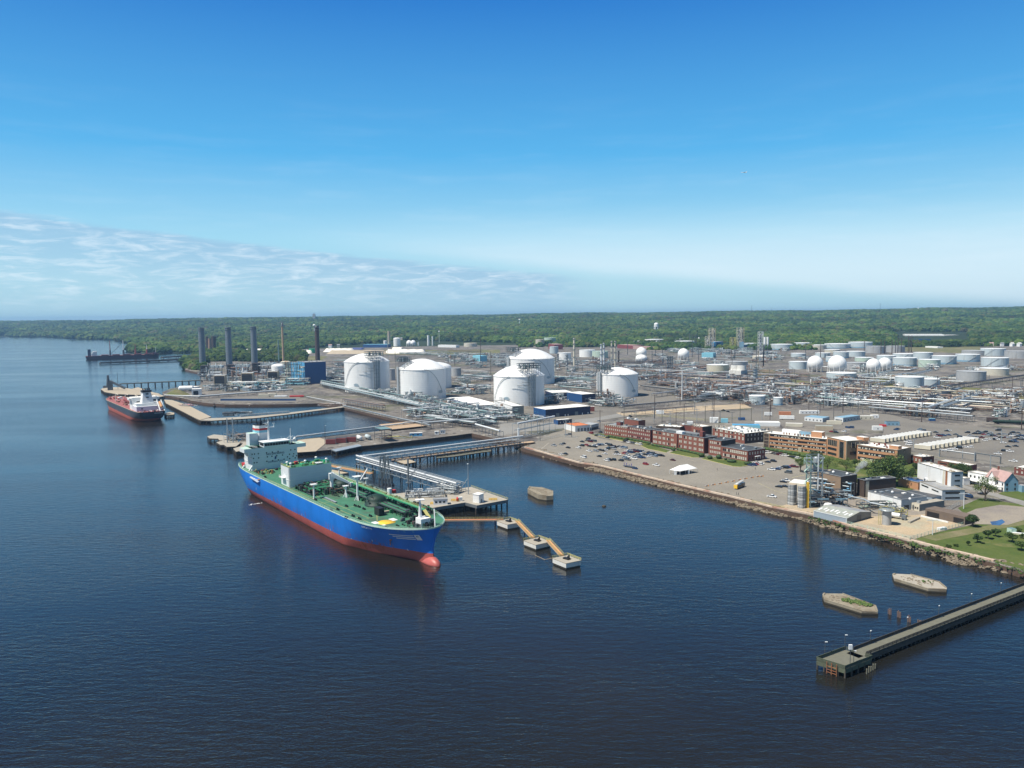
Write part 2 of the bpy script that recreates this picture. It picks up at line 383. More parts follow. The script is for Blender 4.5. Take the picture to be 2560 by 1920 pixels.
def sheet(name,pix,m,z,h=0.0,world=False,mode=None):
 mb=MB();pts=[tuple(p[:2])for p in pix]if world else[tuple(G(x,y,z)[:2])for x,y in pix]
 mb.prism(pts,z-0.12-h,z,mode or m,m);return struct(mb.build(name))
LAND=3.0
SHORE=[(2700,1462),(2560,1430),(2482,1407),(2359,1377),(2274,1355),(2238,1345),(2130,1320),(2035,1291),(1930,1270),(1880,1257),(1694,1213),(1500,1166),(1449,1158),(1395,1143),(1309,1121),(1303,1118),(1338,1107),(1300,1104),(1245,1098),(1179,1083),(1150,1087),(1050,1099),(910,1115),(820,1125),(744,1131),(733,1112),(747,1099),(830,1090),(912,1082),(1000,1071),(1067,1069),(1012,1054),(930,1035),(856,1018),(814,1010),(803,1008),(740,1010),(670,1011),(562,1011),(520,1008),(480,1002),(468,998),(430,991),(408,988),(406,980),(425,972),(441,969),(501,963),(504,934),(480,928),(462,923),(472,915),(456,907),(480,895),(497,890),(520,884),(640,878),(900,868),(1300,862),(1800,858),(2560,850),(2760,850),(2760,1200)]
lb=MB();lp=[tuple(G(x,y,LAND)[:2])for x,y in SHORE];lb.prism(lp,-4,LAND,'wall_rust','yard')
struct(lb.build('ground'))
# --- hills: a height field that starts at the river's far bank
def inpoly(x,y,poly):
 c=False;j=len(poly)-1
 for i in range(len(poly)):
  if(poly[i][1]>y)!=(poly[j][1]>y)and x<(poly[j][0]-poly[i][0])*(y-poly[i][1])/(poly[j][1]-poly[i][1])+poly[i][0]:c=not c
  j=i
 return c
RIVER=[tuple(G(x,y,0)[:2])for x,y in[(-500,843),(0,842),(127,843),(204,848),(289,850),(316,857),(370,861),(408,866),(345,868),(322,872),(325,881),(400,883),(497,881),(497,891),(456,907),(472,915),(462,923),(482,928),(512,936),(512,975),(-900,975)]]
def vnoise(x,y):
 return(math.sin(x*1.3+0.7*math.sin(y*1.1))+math.sin(y*1.7+x*0.6+1.3)*0.7+math.sin(x*3.1-y*2.3)*0.4+math.sin(x*5.7+y*4.9)*0.2)/2.3
def hillz(x,y):
 D=math.hypot(x,y);a=math.atan2(x,y)
 start=float(np.interp(-a,[0.15,0.3,0.4,0.47,0.52,0.6],[2850,3300,4700,5400,6200,7300]))
 crest=106+26*a+7*vnoise(a*22,3)+4*vnoise(a*61,9)
 if a<-0.35:crest-=8
 far=max(8600,start+3600)
 s=min(1,max(0,(D-start)/(far-start)));s=s*s*(3-2*s)
 return 2.2+(crest-14)*s+9*vnoise(x/520,y/610)*min(1,s*3)*(1-0.6*s)
na,nd=520,150
hv=[];hf=[];A0,A1_=R(-41),R(41)
ds=[1750*(13500/1750)**(j/(nd-1))for j in range(nd)]
for D in ds:
 for i in range(na+1):
  a=A0+(A1_-A0)*i/na;x,y=D*math.sin(a),D*math.cos(a)
  z=-4.0 if(a<-0.18 and D<8600 and inpoly(x,y,RIVER))else hillz(x,y)
  hv.append((x,y,z))
for j in range(nd-1):
 for i in range(na):k=j*(na+1)+i;hf.append((k,k+1,k+na+2,k+na+1))
hm=MB();hm.add(hv,hf,'forest_floor',True);struct(hm.build('hills'))
# --- the far woods: one mass of crowns
def forest_points():
 rs=random.Random(5);P=[];SC=[]
 polys_clear=[[tuple(G(x,y,3)[:2])for x,y in q]for q in([(800,872),(1300,872),(1300,858),(1000,852),(960,858),(800,868)],[(2240,862),(2430,862),(2430,838),(2230,838)],[(2240,895),(2700,890),(2700,862),(2240,870)],[(575,884),(680,884),(770,884),(770,873),(575,873)])]
 D=1650.0
 while D<12300:
  sp=11.5*(D/2000)**0.72
  n=int(D*R(78)/sp)
  for i in range(n):
   a=R(-39)+R(78)*(i+rs.random())/n;d=D+rs.uniform(-0.5,0.5)*sp
   x,y=d*math.sin(a),d*math.cos(a)
   px,py=PX((x,y,3))
   if a<-0.12 and inpoly(x,y,RIVER):continue
   if py>868:
    if px>1150 and(py>875 or not 1620<px<2040 or rs.random()<0.5):continue
    if px>1150:lim_=0
    lim=876 if px>1150 else 926 if px<512 else(904 if px<760 else 868)
    if px<452 and py>884:continue
    if py>lim:continue
   if any(inpoly(x,y,q)for q in polys_clear):continue
   if py<868 and vnoise(x/170,y/260)>0.52 and rs.random()<0.8:continue
   h=hillz(x,y)if D>1750 else 3
   P.append((x,y,max(h,2.4)));SC.append(sp*rs.choice((rs.uniform(0.3,0.55),rs.uniform(0.45,0.75),rs.uniform(0.7,1.1))))
  D+=sp*0.92
 return P,SC
P,SC=forest_points()
def scatter(name,P,SC,mats,label,kind='stuff',cat='woods',lump=0.5,sq=0.85,base=0.4):
 me=bpy.data.meshes.new(name);me.from_pydata(P,[],[])
 at=me.attributes.new('sc','FLOAT','POINT');at.data.foreach_set('value',SC)
 ob=bpy.data.objects.new(name,me);COL.objects.link(ob)
 ng=bpy.data.node_groups.new(name,'GeometryNodeTree')
 ng.interface.new_socket('Geometry',in_out='INPUT',socket_type='NodeSocketGeometry');ng.interface.new_socket('Geometry',in_out='OUTPUT',socket_type='NodeSocketGeometry')
 gi=ng.nodes.new('NodeGroupInput');go=ng.nodes.new('NodeGroupOutput');k=ng.links.new
 join=ng.nodes.new('GeometryNodeGeometryToInstance')
 for v in range(4):
  ico=ng.nodes.new('GeometryNodeMeshIcoSphere');ico.inputs['Subdivisions'].default_value=3 if base else 2
  nz=ng.nodes.new('ShaderNodeTexNoise');nz.inputs['Scale'].default_value=1.7;nz.inputs['Detail'].default_value=3
  ps=ng.nodes.new('GeometryNodeInputPosition');va=ng.nodes.new('ShaderNodeVectorMath');va.operation='ADD';va.inputs[1].default_value=(v*7.3,v*3.1,0)
  k(ps.outputs[0],va.inputs[0]);k(va.outputs[0],nz.inputs['Vector'])
  sb=ng.nodes.new('ShaderNodeMath');sb.operation='MULTIPLY_ADD';sb.inputs[1].default_value=lump*3.2;sb.inputs[2].default_value=1-lump*1.6;k(nz.outputs[0],sb.inputs[0])
  vm=ng.nodes.new('ShaderNodeVectorMath');vm.operation='SCALE';k(ps.outputs[0],vm.inputs[0]);k(sb.outputs[0],vm.inputs['Scale'])
  vq=ng.nodes.new('ShaderNodeVectorMath');vq.operation='MULTIPLY_ADD';vq.inputs[1].default_value=(1,1,sq);vq.inputs[2].default_value=(0,0,base);k(vm.outputs[0],vq.inputs[0])
  spn=ng.nodes.new('GeometryNodeSetPosition');k(ico.outputs['Mesh'],spn.inputs['Geometry']);k(vq.outputs[0],spn.inputs['Position'])
  sm=ng.nodes.new('GeometryNodeSetMaterial');sm.inputs['Material'].default_value=mats;k(spn.outputs[0],sm.inputs['Geometry'])
  k(sm.outputs[0],join.inputs[0])
 ip=ng.nodes.new('GeometryNodeInstanceOnPoints');ip.inputs['Pick Instance'].default_value=True
 k(gi.outputs[0],ip.inputs['Points']);k(join.outputs[0],ip.inputs['Instance'])
 na_=ng.nodes.new('GeometryNodeInputNamedAttribute');na_.data_type='FLOAT';na_.inputs[0].default_value='sc';k(na_.outputs[0],ip.inputs['Scale'])
 rv=ng.nodes.new('FunctionNodeRandomValue');rv.data_type='FLOAT_VECTOR';rv.inputs[0].default_value=(-0.15,-0.15,0);rv.inputs[1].default_value=(0.15,0.15,6.28);k(rv.outputs[0],ip.inputs['Rotation'])
 k(ip.outputs[0],go.inputs[0])
 md=ob.modifiers.new('scatter','NODES');md.node_group=ng
 ob.data.materials.append(mats)
 tag(ob,label,cat,kind=kind);return ob
m,t,b=shader('forest');b.inputs['Roughness'].default_value=0.85;b.inputs['Specular IOR Level'].default_value=0.15
oi=t.nodes.new('ShaderNodeObjectInfo');cr=t.nodes.new('ShaderNodeValToRGB');t.links.new(oi.outputs['Random'],cr.inputs[0])
for i,(p,c)in enumerate([(0.0,(0.020,0.045,0.012)),(0.3,(0.034,0.068,0.016)),(0.6,(0.052,0.092,0.020)),(0.85,(0.082,0.118,0.026)),(1.0,(0.070,0.068,0.034))]):
 e=cr.color_ramp.elements[i]if i<2 else cr.color_ramp.elements.new(p)
 e.position=p;e.color=(*c,1)
g=t.nodes.new('ShaderNodeNewGeometry')
big=mrange(t,noise(t,g.outputs['Position'],0.0022,4),0.35,0.65,0.6,1.5)
fine=noise(t,g.outputs['Position'],0.45,4,0.7)
cc=t.nodes.new('ShaderNodeCombineColor');mm_=t.nodes.new('ShaderNodeMath');mm_.operation='MULTIPLY';t.links.new(big,mm_.inputs[0]);t.links.new(mrange(t,fine,0.3,0.7,0.7,1.35),mm_.inputs[1])
for i in range(3):t.links.new(mm_.outputs[0],cc.inputs[i])
t.links.new(mixc(t,1.0,cr.outputs[0],cc.outputs[0],'MULTIPLY'),b.inputs['Base Color'])
bn=t.nodes.new('ShaderNodeBump');bn.inputs['Strength'].default_value=0.9;bn.inputs['Distance'].default_value=2.5;t.links.new(fine,bn.inputs['Height']);t.links.new(bn.outputs[0],b.inputs['Normal'])
scatter('woods',P,SC,MATS['forest'],'unbroken green woods covering the hills to the horizon')
print('forest',len(P))
# --- haze: one even volume round everything
m=bpy.data.materials.new('haze');m.use_nodes=True;t=m.node_tree;t.nodes.remove(t.nodes['Principled BSDF'])
pv=t.nodes.new('ShaderNodeVolumePrincipled');pv.inputs['Density'].default_value=0.000058;pv.inputs['Color'].default_value=(0.33,0.60,0.95,1);pv.inputs['Anisotropy'].default_value=0.2
t.links.new(pv.outputs[0],t.nodes['Material Output'].inputs['Volume'])
MATS['haze']=m
hz=MB();hz.box((0,6900,-5),(26000,14800,185),'haze');hz=hz.build('haze');hz['kind']='stuff'
hz['label']='thin blue haze in the air over river, refinery and hills';hz['category']='haze'
# ==================== piers, ships and everything on the water
def ppx(pix,z):return[tuple(G(x,y,z)[:2])for x,y in pix]
# --- rocks and sea wall along the river
rs=random.Random(3)
wall_pix=[(1312,1119),(1395,1143),(1449,1158),(1500,1165),(1694,1212),(1880,1255),(1930,1269),(2035,1288),(2130,1317),(2238,1343),(2274,1352),(2359,1373),(2482,1403)]
W3=[G(x,y,LAND)for x,y in wall_pix]
def along(pts,step):
 for a,b in zip(pts[:-1],pts[1:]):
  n=max(1,int((b-a).length/step))
  for i in range(n):yield a.lerp(b,i/n),(b-a).normalized()
def strip(name,pts,w,z0,z1,m,label,cat,group=None,parent=None,off=0.0):
 mb=MB()
 for a,b in zip(pts[:-1],pts[1:]):
  d=(b-a).normalized();nrm=Vector((-d.y,d.x,0));a2=a+nrm*off;b2=b+nrm*off+d*w*0.3
  q=[a2,b2,b2+nrm*w,a2+nrm*w]
  mb.hexa([(v.x,v.y,z0)for v in q],[(v.x,v.y,z1)for v in q],m)
 o=mb.build(name,parent,None if parent else pts[0])
 if label:tag(o,label,cat,group)
 return o
swt=thing('sea_wall',W3[0],'long low sea wall with pale pinkish cap along the river edge','wall')
strip('coping',W3,1.7,LAND-0.1,LAND+0.75,'wall_cap',None,None,parent=swt,off=-0.5)
strip('wall_face',W3,0.6,0.2,LAND-0.1,'wall_rust',None,None,parent=swt,off=-0.9)
mb=MB()
def rock(mb,c,r):
 n=6;vs=[];
 for j,(tz,tr)in enumerate(((-0.7,0.6),(0.0,1.0),(0.6,0.62))):
  for i in range(n):
   a=2*math.pi*(i+0.5*j)/n;q=r*tr*rs.uniform(0.7,1.25)
   vs.append((c[0]+q*math.cos(a)*1.2,c[1]+q*math.sin(a),c[2]+r*tz*rs.uniform(0.6,1.1)))
 fs=[(5,4,3,2,1,0),(12,13,14,15,16,17)]
 for j in range(2):
  for i in range(n):fs.append((j*n+i,j*n+(i+1)%n,(j+1)*n+(i+1)%n,(j+1)*n+i))
 mb.add(vs,fs,'rock')
wl_pix=[(1292,1122),(1380,1148),(1449,1167),(1500,1180),(1644,1216),(1791,1249),(1880,1273),(1930,1286),(1977,1292),(2035,1310),(2130,1338),(2223,1357),(2266,1371),(2344,1392),(2383,1409),(2451,1419),(2560,1443),(2640,1463)]
WL=[G(x,y,0)for x,y in wl_pix]
for p,d in along(WL,0.55):
 nrm=Vector((-d.y,d.x,0))
 for k in range(4):
  s=rs.random();q=p+nrm*(s*8.5-0.3)+d*rs.uniform(-1,1);r=rs.uniform(0.35,1.05)if rs.random()<0.93 else rs.uniform(1.2,1.9)
  rock(mb,(q.x,q.y,-0.1+s*3.0+rs.uniform(-0.15,0.15)),r)
o=mb.build('riprap');tag(o,'brown boulders banked against the sea wall down to the water','rocks',kind='stuff')
rb=MB()
for a,b in zip(WL[:-1],WL[1:]):
 nn=Vector((-(b-a).y,(b-a).x,0)).normalized()
 rb.add([a+Vector((0,0,-0.5)),b+Vector((0,0,-0.5)),b+nn*10+Vector((0,0,3.0)),a+nn*10+Vector((0,0,3.0))],[(0,1,2,3)],'rock')
struct(rb.build('river_bank'))
mb=MB()
for i in range(110):
 k=rs.random();p=G(2020+560*k,1296+140*k+rs.uniform(-5,4),2.4)
 for q in range(6):mb.ball((p.x+rs.uniform(-1.3,1.3),p.y+rs.uniform(-1.3,1.3),2.6+rs.uniform(-0.3,0.6)),rs.uniform(0.25,0.6),rs.choice(['leaf','leaf_dark','leaf']),6,0.8,0.3)
tag(mb.build('bank_scrub'),'green weeds and brush growing among the bank rocks','brush',kind='stuff')
# --- the long timber pier at lower right
pz=3.1
P0=[G(2041,1651,pz),G(2113,1673,pz),G(2180,1647,pz),G(2113,1624,pz)]
pr=thing('pier',P0[1],'long weathered timber pier with a square fishing platform at its end','pier')
mb=MB();mb.prism(P0,pz-0.5,pz,'timber_green','timber_grey');mb.build('platform_deck',pr)
c0=sum(P0,Vector())/4
mb=MB()
for k in range(4):
 a,b=P0[k],P0[(k+1)%4]
 mb.hexa(*[[(v.x,v.y,z)for v in(a,b,b+(c0-b)*0.02,a+(c0-a)*0.02)]for z in(pz-1.5,pz-0.5)],'timber_green')
 if k==3:continue
mb.build('fascia',pr)
d1=(G(2560,1483,pz)-G(2165,1638,pz));d1 .z=0;d1 .normalize();n1_=Vector((-d1 .y,d1 .x,0))
w0=G(2165,1638,pz);w1_=w0+d1*260;wide=4.6
mb=MB();q=[w0-d1*4,w1_,w1_+n1_*wide,w0-d1*4+n1_*wide];mb.hexa([V3(v,pz-0.6)for v in q],[V3(v,pz)for v in q],'timber_dark','timber_grey')
mb.build('walkway_deck',pr)
mb=MB()
for i in range(96):
 p=w0+d1*(i*2.7)
 for s in(0.3,wide-0.3):mb.cyl(V3(p+n1_*s,-2),V3(p+n1_*s,pz-0.6),0.22,'timber_dark',6)
 mb.bar(V3(p+n1_*0.1,1.5),V3(p+n1_*(wide-0.1),1.5),0.35,'timber_dark')
mb.bar(V3(w0,1.8),V3(w1_,1.8),0.4,'timber_dark',1.4);mb.bar(V3(w0+n1_*wide,1.8),V3(w1_+n1_*wide,1.8),0.4,'timber_dark',1.4)
mb.build('walkway_piles',pr)['kind']='stuff'
def rail(mb,a,b,z,m,h=1.2,st=2.5,n=3,w=0.09):
 a=V3(a,z);b=V3(b,z);L_=(b-a).length;k=max(1,int(L_/st))
 for i in range(k+1):p=a.lerp(b,i/k);mb.bar(p,p+Vector((0,0,h)),w,m)
 for j in range(n):dz=Vector((0,0,h*(j+1)/n));mb.bar(a+dz,b+dz,w,m)
mb=MB()
for k in range(4):
 if k==2:rail(mb,P0[2],P0[2].lerp(P0[3],0.25),pz,'timber_green',n=5);rail(mb,P0[2].lerp(P0[3],0.7),P0[3],pz,'timber_green',n=5);continue
 rail(mb,P0[k],P0[(k+1)%4],pz,'timber_green',n=6,w=0.14)
mb.build('platform_railing',pr)
mb=MB();rail(mb,w0+n1_*wide,w1_+n1_*wide,pz,'timber_dark',n=5,w=0.16);mb.build('railing',pr)
mb=MB();rail(mb,w0,w1_,pz,'timber_dark',n=5,w=0.12);mb.build('railing',pr)
for i in range(5):
 for j in range(5):
  if i in(0,4)or j in(0,4):
   p=P0[0].lerp(P0[1],i/4).lerp(P0[3].lerp(P0[2],i/4),j/4);p=p.lerp(c0,0.04)
   mb=MB();mb.cyl(V3(p,-3),V3(p,pz-0.5),0.32,'timber_dark',8);mb.build('pile',pr)
for i in range(5):
 p=P0[2]+Vector((0.8,-0.8-i*0.2,0))+(P0[1]-P0[2]).normalized()*i*1.3
 mb=MB();mb.cyl(V3(p,-2),V3(p,pz-1.4+(i%2)*0.4),0.24,'timber_grey',8);mb.build('pile',pr)
p=P0[0].lerp(P0[1],0.55)
mb=MB()
for k in(-1.6,0,1.6):
 q=p+(P0[1]-P0[0]).normalized()*k+Vector((-0.3,-0.4,0));mb.bar(V3(q,-1),V3(q,pz+0.9),0.22,'rust')
for z in(.6,1.5,2.6):mb.bar(V3(p+(P0[1]-P0[0]).normalized()*-1.6+Vector((-0.3,-0.4,0)),z),V3(p+(P0[1]-P0[0]).normalized()*1.6+Vector((-0.3,-0.4,0)),z),0.15,'rust')
mb.build('ladder',pr)
def lamp(loc,h,label,group,head='white',name='lamp_post',m='steel_dark',r=0.11,arm=0.55,az=0.0,cat='lamp'):
 t=thing(name,loc,label,cat,group)
 mb=MB();mb.cyl(loc,loc+Vector((0,0,h)),r,m,8,r*0.7);mb.build('pole',t)
 mb=MB();mb.box((loc.x+math.cos(az)*arm*0.5,loc.y+math.sin(az)*arm*0.5,loc.z+h),(arm,0.3,0.2),head,az);mb.build('lamp_head',t)
 return t
for i,(px,py,top)in enumerate([(2183,1613,1594),(2273,1577,1560),(2356,1548,1531),(2441,1518,1500),(2513,1489,1475)]):
 g0=G(px,py,pz);g0=w0+d1*(g0-w0).dot(d1)+n1_*wide;g0 .z=pz
 lamp(g0,4.6,'slim pier lamp on the walkway railing, %s from the platform'%['first','second','third','fourth','fifth'][i],'lamps along the timber pier',az=0.6)
for(px,py,h,lb_)in[(2062,1640,4.8,'lamp at the back left corner of the fishing platform'),(2112,1625,5.2,'twin headed lamp at the back corner of the fishing platform'),(2134,1662,4.6,'lamp on the right hand rail of the fishing platform')]:
 lamp(G(px,py,pz),h,lb_,'lamps on the fishing platform',arm=0.8)
g0=G(2125,1665,pz);t=thing('warning_sign',g0,'white box light on a tall pole over the fishing platform','sign')
mb=MB();mb.cyl(g0,g0+Vector((0,0,6.6)),0.1,'steel_dark',8);mb.build('pole',t);mb=MB();mb.box((g0 .x,g0 .y,pz+5.6),(1.1,0.5,1.6),'white');mb.build('panel',t)
# --- old timber pile row beside the pier
for i,(px,py)in enumerate([(2221,1535),(2225,1537),(2244,1543),(2249,1545),(2270,1555),(2274,1556),(2295,1565),(2300,1567)]):
 p=G(px,py,0);mb=MB()
 for k in range(2):mb.cyl((p.x+k*0.5,p.y,-2),(p.x+k*0.4,p.y+0.2,1.8+rs.random()*0.9),0.16,'pipe_brown',7)
 o=mb.build('mooring_pile',None,p);tag(o,'old brown pile pair standing in the water, %s from the left'%['first','second','third','fourth','fifth','sixth','seventh','eighth'][i],'pile','old rusty piles beside the timber pier')
# --- concrete fender islands
def island(pix,zt,label,plants=0,m='concrete_old',cap='concrete_old'):
 pts=[G(x,y,zt)for x,y in pix];c=sum(pts,Vector())/len(pts);t=thing('mooring_island',V3(c,0),label,'island','old concrete islands in the river')
 mb=MB();mb.prism(pts,0.55,zt,m,cap);mb.build('concrete_block',t)
 mb=MB();mb.prism([c+(p-c)*1.01 for p in pts],-2,0.55,'tide');mb.build('waterline_band',t)
 mb=MB();n=len(pts)
 for i in range(n):
  a,b=pts[i],pts[(i+1)%n];a2,b2=c+(a-c)*0.93,c+(b-c)*0.93
  if i%3!=1:mb.hexa([V3(v,zt)for v in(a,b,b2,a2)][::1],[V3(v,zt+0.35)for v in(a,b,b2,a2)],m)
 mb.build('kerb',t)
 mb=MB()
 for i in range(60):
  a=c.lerp(pts[rs.randrange(n)],rs.random()*0.85).lerp(pts[rs.randrange(n)],rs.random()*0.4);a=c+(a-c)*0.85
  rock(mb,(a.x,a.y,zt),rs.uniform(0.15,0.55))
 mb.build('rubble',t)['kind']='stuff'
 if plants:
  mb=MB()
  for i in range(plants):
   a=c.lerp(pts[3],rs.random()*0.9).lerp(pts[rs.randrange(n)],rs.random()*0.3)
   mb.ball((a.x,a.y,zt+0.3),rs.uniform(0.25,0.6),rs.choice(['leaf','leaf_light','leaf']),7,0.9,0.3)
  mb.build('weeds',t)['kind']='stuff'
 return t
island([(1319,1223),(1324,1216),(1352,1218),(1383,1228),(1383,1239),(1366,1240),(1345,1237),(1319,1229)][:7],3.2,'crumbling brown concrete island beyond the white mooring blocks',m='concrete_old')
island([(2056,1487),(2060,1483),(2106,1484),(2190,1515),(2195,1529),(2154,1528),(2061,1500)],1.3,'boat shaped concrete island overgrown with green weeds',160,'concrete_old')
island([(2231,1436),(2236,1434),(2276,1436),(2349,1455),(2367,1470),(2366,1475),(2320,1473),(2236,1448)],1.3,'boat shaped bare grey concrete island near the timber pier',6,'concrete_old','concrete')
mb=MB();p=G(1510,1266,0);mb.ball((p.x,p.y,0.2),1.5,'tide',10,0.45);o=mb.build('rock',None,p);tag(o,'small dark rock breaking the surface in the middle of the water','rock')
mb=MB();p=G(536,1017,0);mb.ball((p.x,p.y,0.6),2.0,'black',10,0.8);mb.cyl((p.x,p.y,0),(p.x,p.y,5),0.5,'black',8);o=mb.build('buoy',None,p);tag(o,'small dark buoy in the slip by the rock bank','buoy')
# --- mooring dolphins and catwalks by the bow
def dolphin(L_,Fr,Rr,Bk,yb,label,rails=(2,3)):
 g0=G(Fr[0],yb,0);zt=TOP(g0,*Fr);P=[G(x,y,zt)for x,y in(L_,Fr,Rr,Bk)];P[2]=P[1]+(P[3]-P[0]);c=sum(P,Vector())/4
 t=thing('mooring_dolphin',V3(c,0),label,'mooring block','white concrete mooring blocks off the bow')
 mb=MB();mb.prism([c+(p-c)*0.985 for p in P],0.8,zt-0.25,'concrete_white');mb.build('block',t)
 mb=MB();mb.prism(P,zt-0.25,zt,'beige','concrete');mb.build('top_slab',t)
 mb=MB();mb.prism([c+(p-c)*0.93 for p in P],-2,0.8,'tide');mb.build('footing',t)
 mb=MB()
 for k in rails:rail(mb,P[k],P[(k+1)%4],zt,'yellow_pale',1.1,2.0,3,0.13)
 mb.build('handrail',t)
 mb=MB();mb.box((c.x,c.y,zt),(3.4,1.8,0.7),'black',A1);mb.box((c.x+0.8,c.y-.3,zt+0.7),(0.9,0.9,0.8),'black',A1);mb.cyl((c.x+1.1,c.y,zt+0.6),(c.x+1.1,c.y,zt+2.2),0.42,'black',8,0.3);mb.build('mooring_hook',t)
 return P,zt
D1,z1=dolphin((1242,1302),(1268.5,1311.5),(1299,1307),(1274.6,1296.6),1326,'white concrete mooring block nearest the ship')
D2,z2=dolphin((1309,1351),(1339.7,1362.4),(1373.6,1356.3),(1346.5,1342.7),1377.3,'middle one of the three white concrete mooring blocks')
D3,z3=dolphin((1381,1395),(1415,1408.5),(1451.6,1397.7),(1418.4,1387.5),1424.8,'outermost white concrete mooring block, nearest the camera')
def catwalk(a,b,label,m='catwalk',w=1.9,legs=(),group='orange catwalks between mooring blocks',cyl_leg=True):
 a=Vector(a);b=Vector(b);t=thing('catwalk',a,label,'catwalk',group);d=(b-a).normalized();n=Vector((-d.y,d.x,0)).normalized()*w/2
 mb=MB();mb.bar(a-Vector((0,0,0.15)),b-Vector((0,0,0.15)),w,m,0.2);mb.build('deck',t)
 mb=MB()
 for s in(-1,1):mb.bar(a+n*s-Vector((0,0,0.55)),b+n*s-Vector((0,0,0.55)),0.2,'beige',0.5)
 k=int((b-a).length/2.2)
 for i in range(k):p=a.lerp(b,i/k)-Vector((0,0,0.7));mb.bar(p-n,p+n,0.15,'steel_dark')
 mb.build('girder',t)
 for s in(-1,1):
  mb=MB();L_=(b-a).length;k=int(L_/2)
  for i in range(k+1):p=a.lerp(b,i/k)+n*s;mb.bar(p,p+Vector((0,0,1.1)),0.08,'yellow_pale')
  for z in(0.55,1.1):mb.bar(a+n*s+Vector((0,0,z)),b+n*s+Vector((0,0,z)),0.08,'yellow_pale')
  mb.build('handrail',t)
 for f in legs:
  p=a.lerp(b,f);mb=MB()
  for s in(-1,1):mb.cyl((p.x+n.x*s*1.1,p.y+n.y*s*1.1,-2),p+n*s-Vector((0,0,0.7)),0.35,'blue_dark_or_shade',8)
  mb.build('leg',t)
 return t
wl_=z1+0.3
catwalk(G(1100,1299,wl_),D1[0].lerp(D1[3],0.5)+Vector((0,0,0.3)),'straight red brown catwalk from the ship bow to the first mooring block',legs=(0.87,))
catwalk(D1[2].lerp(D1[3],0.35)+Vector((0,0,0.3)),D2[3].lerp(D2[0],0.35)+Vector((0,0,0.3)),'orange catwalk between the first and middle mooring blocks','catwalk_orange',legs=(0.6,))
catwalk(D2[2].lerp(D2[3],0.25)+Vector((0,0,0.3)),D3[3].lerp(D3[0],0.35)+Vector((0,0,0.3)),'orange catwalk between the middle and outermost mooring blocks','catwalk_orange')
catwalk(G(800,1158,8),G(852,1168,8),'rust coloured catwalk behind the ship, left of the white post','catwalk_orange',2.6)
catwalk(G(852,1168,8),G(930,1183,8),'rust coloured catwalk behind the ship, ending at the loading arms','catwalk_orange',2.6)
t=thing('breasting_dolphin',V3(G(845,1185,5),0),'beige concrete breasting block behind the ship under the rust catwalk','mooring block')
mb=MB();P=[G(x,y,5)for x,y in((820,1176),(838,1186),(872,1182),(850,1172))];mb.prism(P,1.0,5,'concrete','beige');mb.build('block',t)
mb=MB();c=sum(P,Vector())/4;mb.prism([c+(p-c)*0.9 for p in P],-2,1.0,'tide');mb.build('footing',t)
mb=MB();a,b=D3[0]+Vector((1,0,0.2)),G(1338,1388,0.2);mb.pipe([a,a.lerp(b,0.5)-Vector((0,0,1.6)),b],0.09,'beige',5);o=mb.build('mooring_rope',None,a);tag(o,'slack rope trailing from the outermost mooring block into the water','rope')
# --- jetty heads
def deck(name,pix,z,label,cat='jetty',m='concrete',side='timber_dark',th=1.2,step=6.0,piles=True,group=None,pm='timber_dark'):
 P=[G(x,y,z)for x,y in pix];t=thing(name,V3(P[0],z),label,cat,group)
 mb=MB();mb.prism(P,z-th,z,side,m);mb.build('deck',t)
 if piles:
  mb=MB();n=len(P);c=sum(P,Vector())/n
  for i in range(n):
   a,b=P[i],P[(i+1)%n];k=max(1,int((b-a).length/step))
   for j in range(k):p=a.lerp(b,j/k);p=p+(c-p).normalized()*0.6;mb.cyl(V3(p,-2.5),V3(p,z-th),0.45,pm,6)
  mb.build('piles',t)['kind']='stuff'
 return t,P
td,Pd=deck('loading_platform',[(1010,1278),(1073,1271),(1163,1256),(1192,1263.5),(1270,1249),(1178,1217),(1120,1225),(1040,1228),(960,1238),(930,1262)],5.5,'wide concrete loading platform with grey edge behind the blue ship','dock','concrete','steel',1.9)
mb=MB();rail(mb,Pd[5],Pd[4],5.5,'yellow_pale',1.1,4,2,0.12);mb.build('handrail',td)
def cabin(name,c,sz,rz,m,roof,label,cat='cabin',win=0,door=True,group=None,wz=1.2,wh=1.0,legs=0.0):
 t=thing(name,c,label,cat,group);z=c[2]+legs
 mb=MB();mb.box((c[0],c[1],z),(sz[0],sz[1],sz[2]),m,rz);mb.build('wall',t)
 mb=MB();mb.box((c[0],c[1],z+sz[2]),(sz[0]+0.4,sz[1]+0.4,0.25),roof,rz);mb.build('roof',t)
 ca,sa=math.cos(rz),math.sin(rz)
 def loc(x,y):return(c[0]+x*ca-y*sa,c[1]+x*sa+y*ca)
 for i in range(win):
  x,y=loc(-sz[0]/2+sz[0]*(i+0.7)/(win+0.6),-sz[1]/2);mb=MB();mb.box((x,y,z+wz),(min(1.4,sz[0]/(win+1)*0.7),0.12,wh),'glass',rz);mb.build('window',t)
 if door:
  x,y=loc(sz[0]/2,0);mb=MB();mb.box((x,y,z+0.05),(0.12,1.2,2.1),'steel',rz);mb.build('door',t)
 return t
p=G(1101,1260,5.5);cabin('control_cabin',p,(8.5,4.2,3.2),R(8),'white','roof_grey','white cabin with two dark windows on the loading platform',win=3)
p=G(1196,1255,5.5);cabin('shelter',p,(4.6,5.0,5.0),R(-32),'tank_white','roof_white','tall white box shelter at the right side of the loading platform')
mb=MB();p=G(1143,1253,5.5);mb.cyl(p+Vector((-0.4,0,1.3)),p+Vector((0.6,0,1.3)),1.2,'red',14);mb.cyl(p+Vector((-0.5,0,1.3)),p+Vector((0.7,0,1.3)),0.5,'steel_dark',10);o=mb.build('hose_reel',None,p);tag(o,'round red hose reel on the loading platform','hose reel')
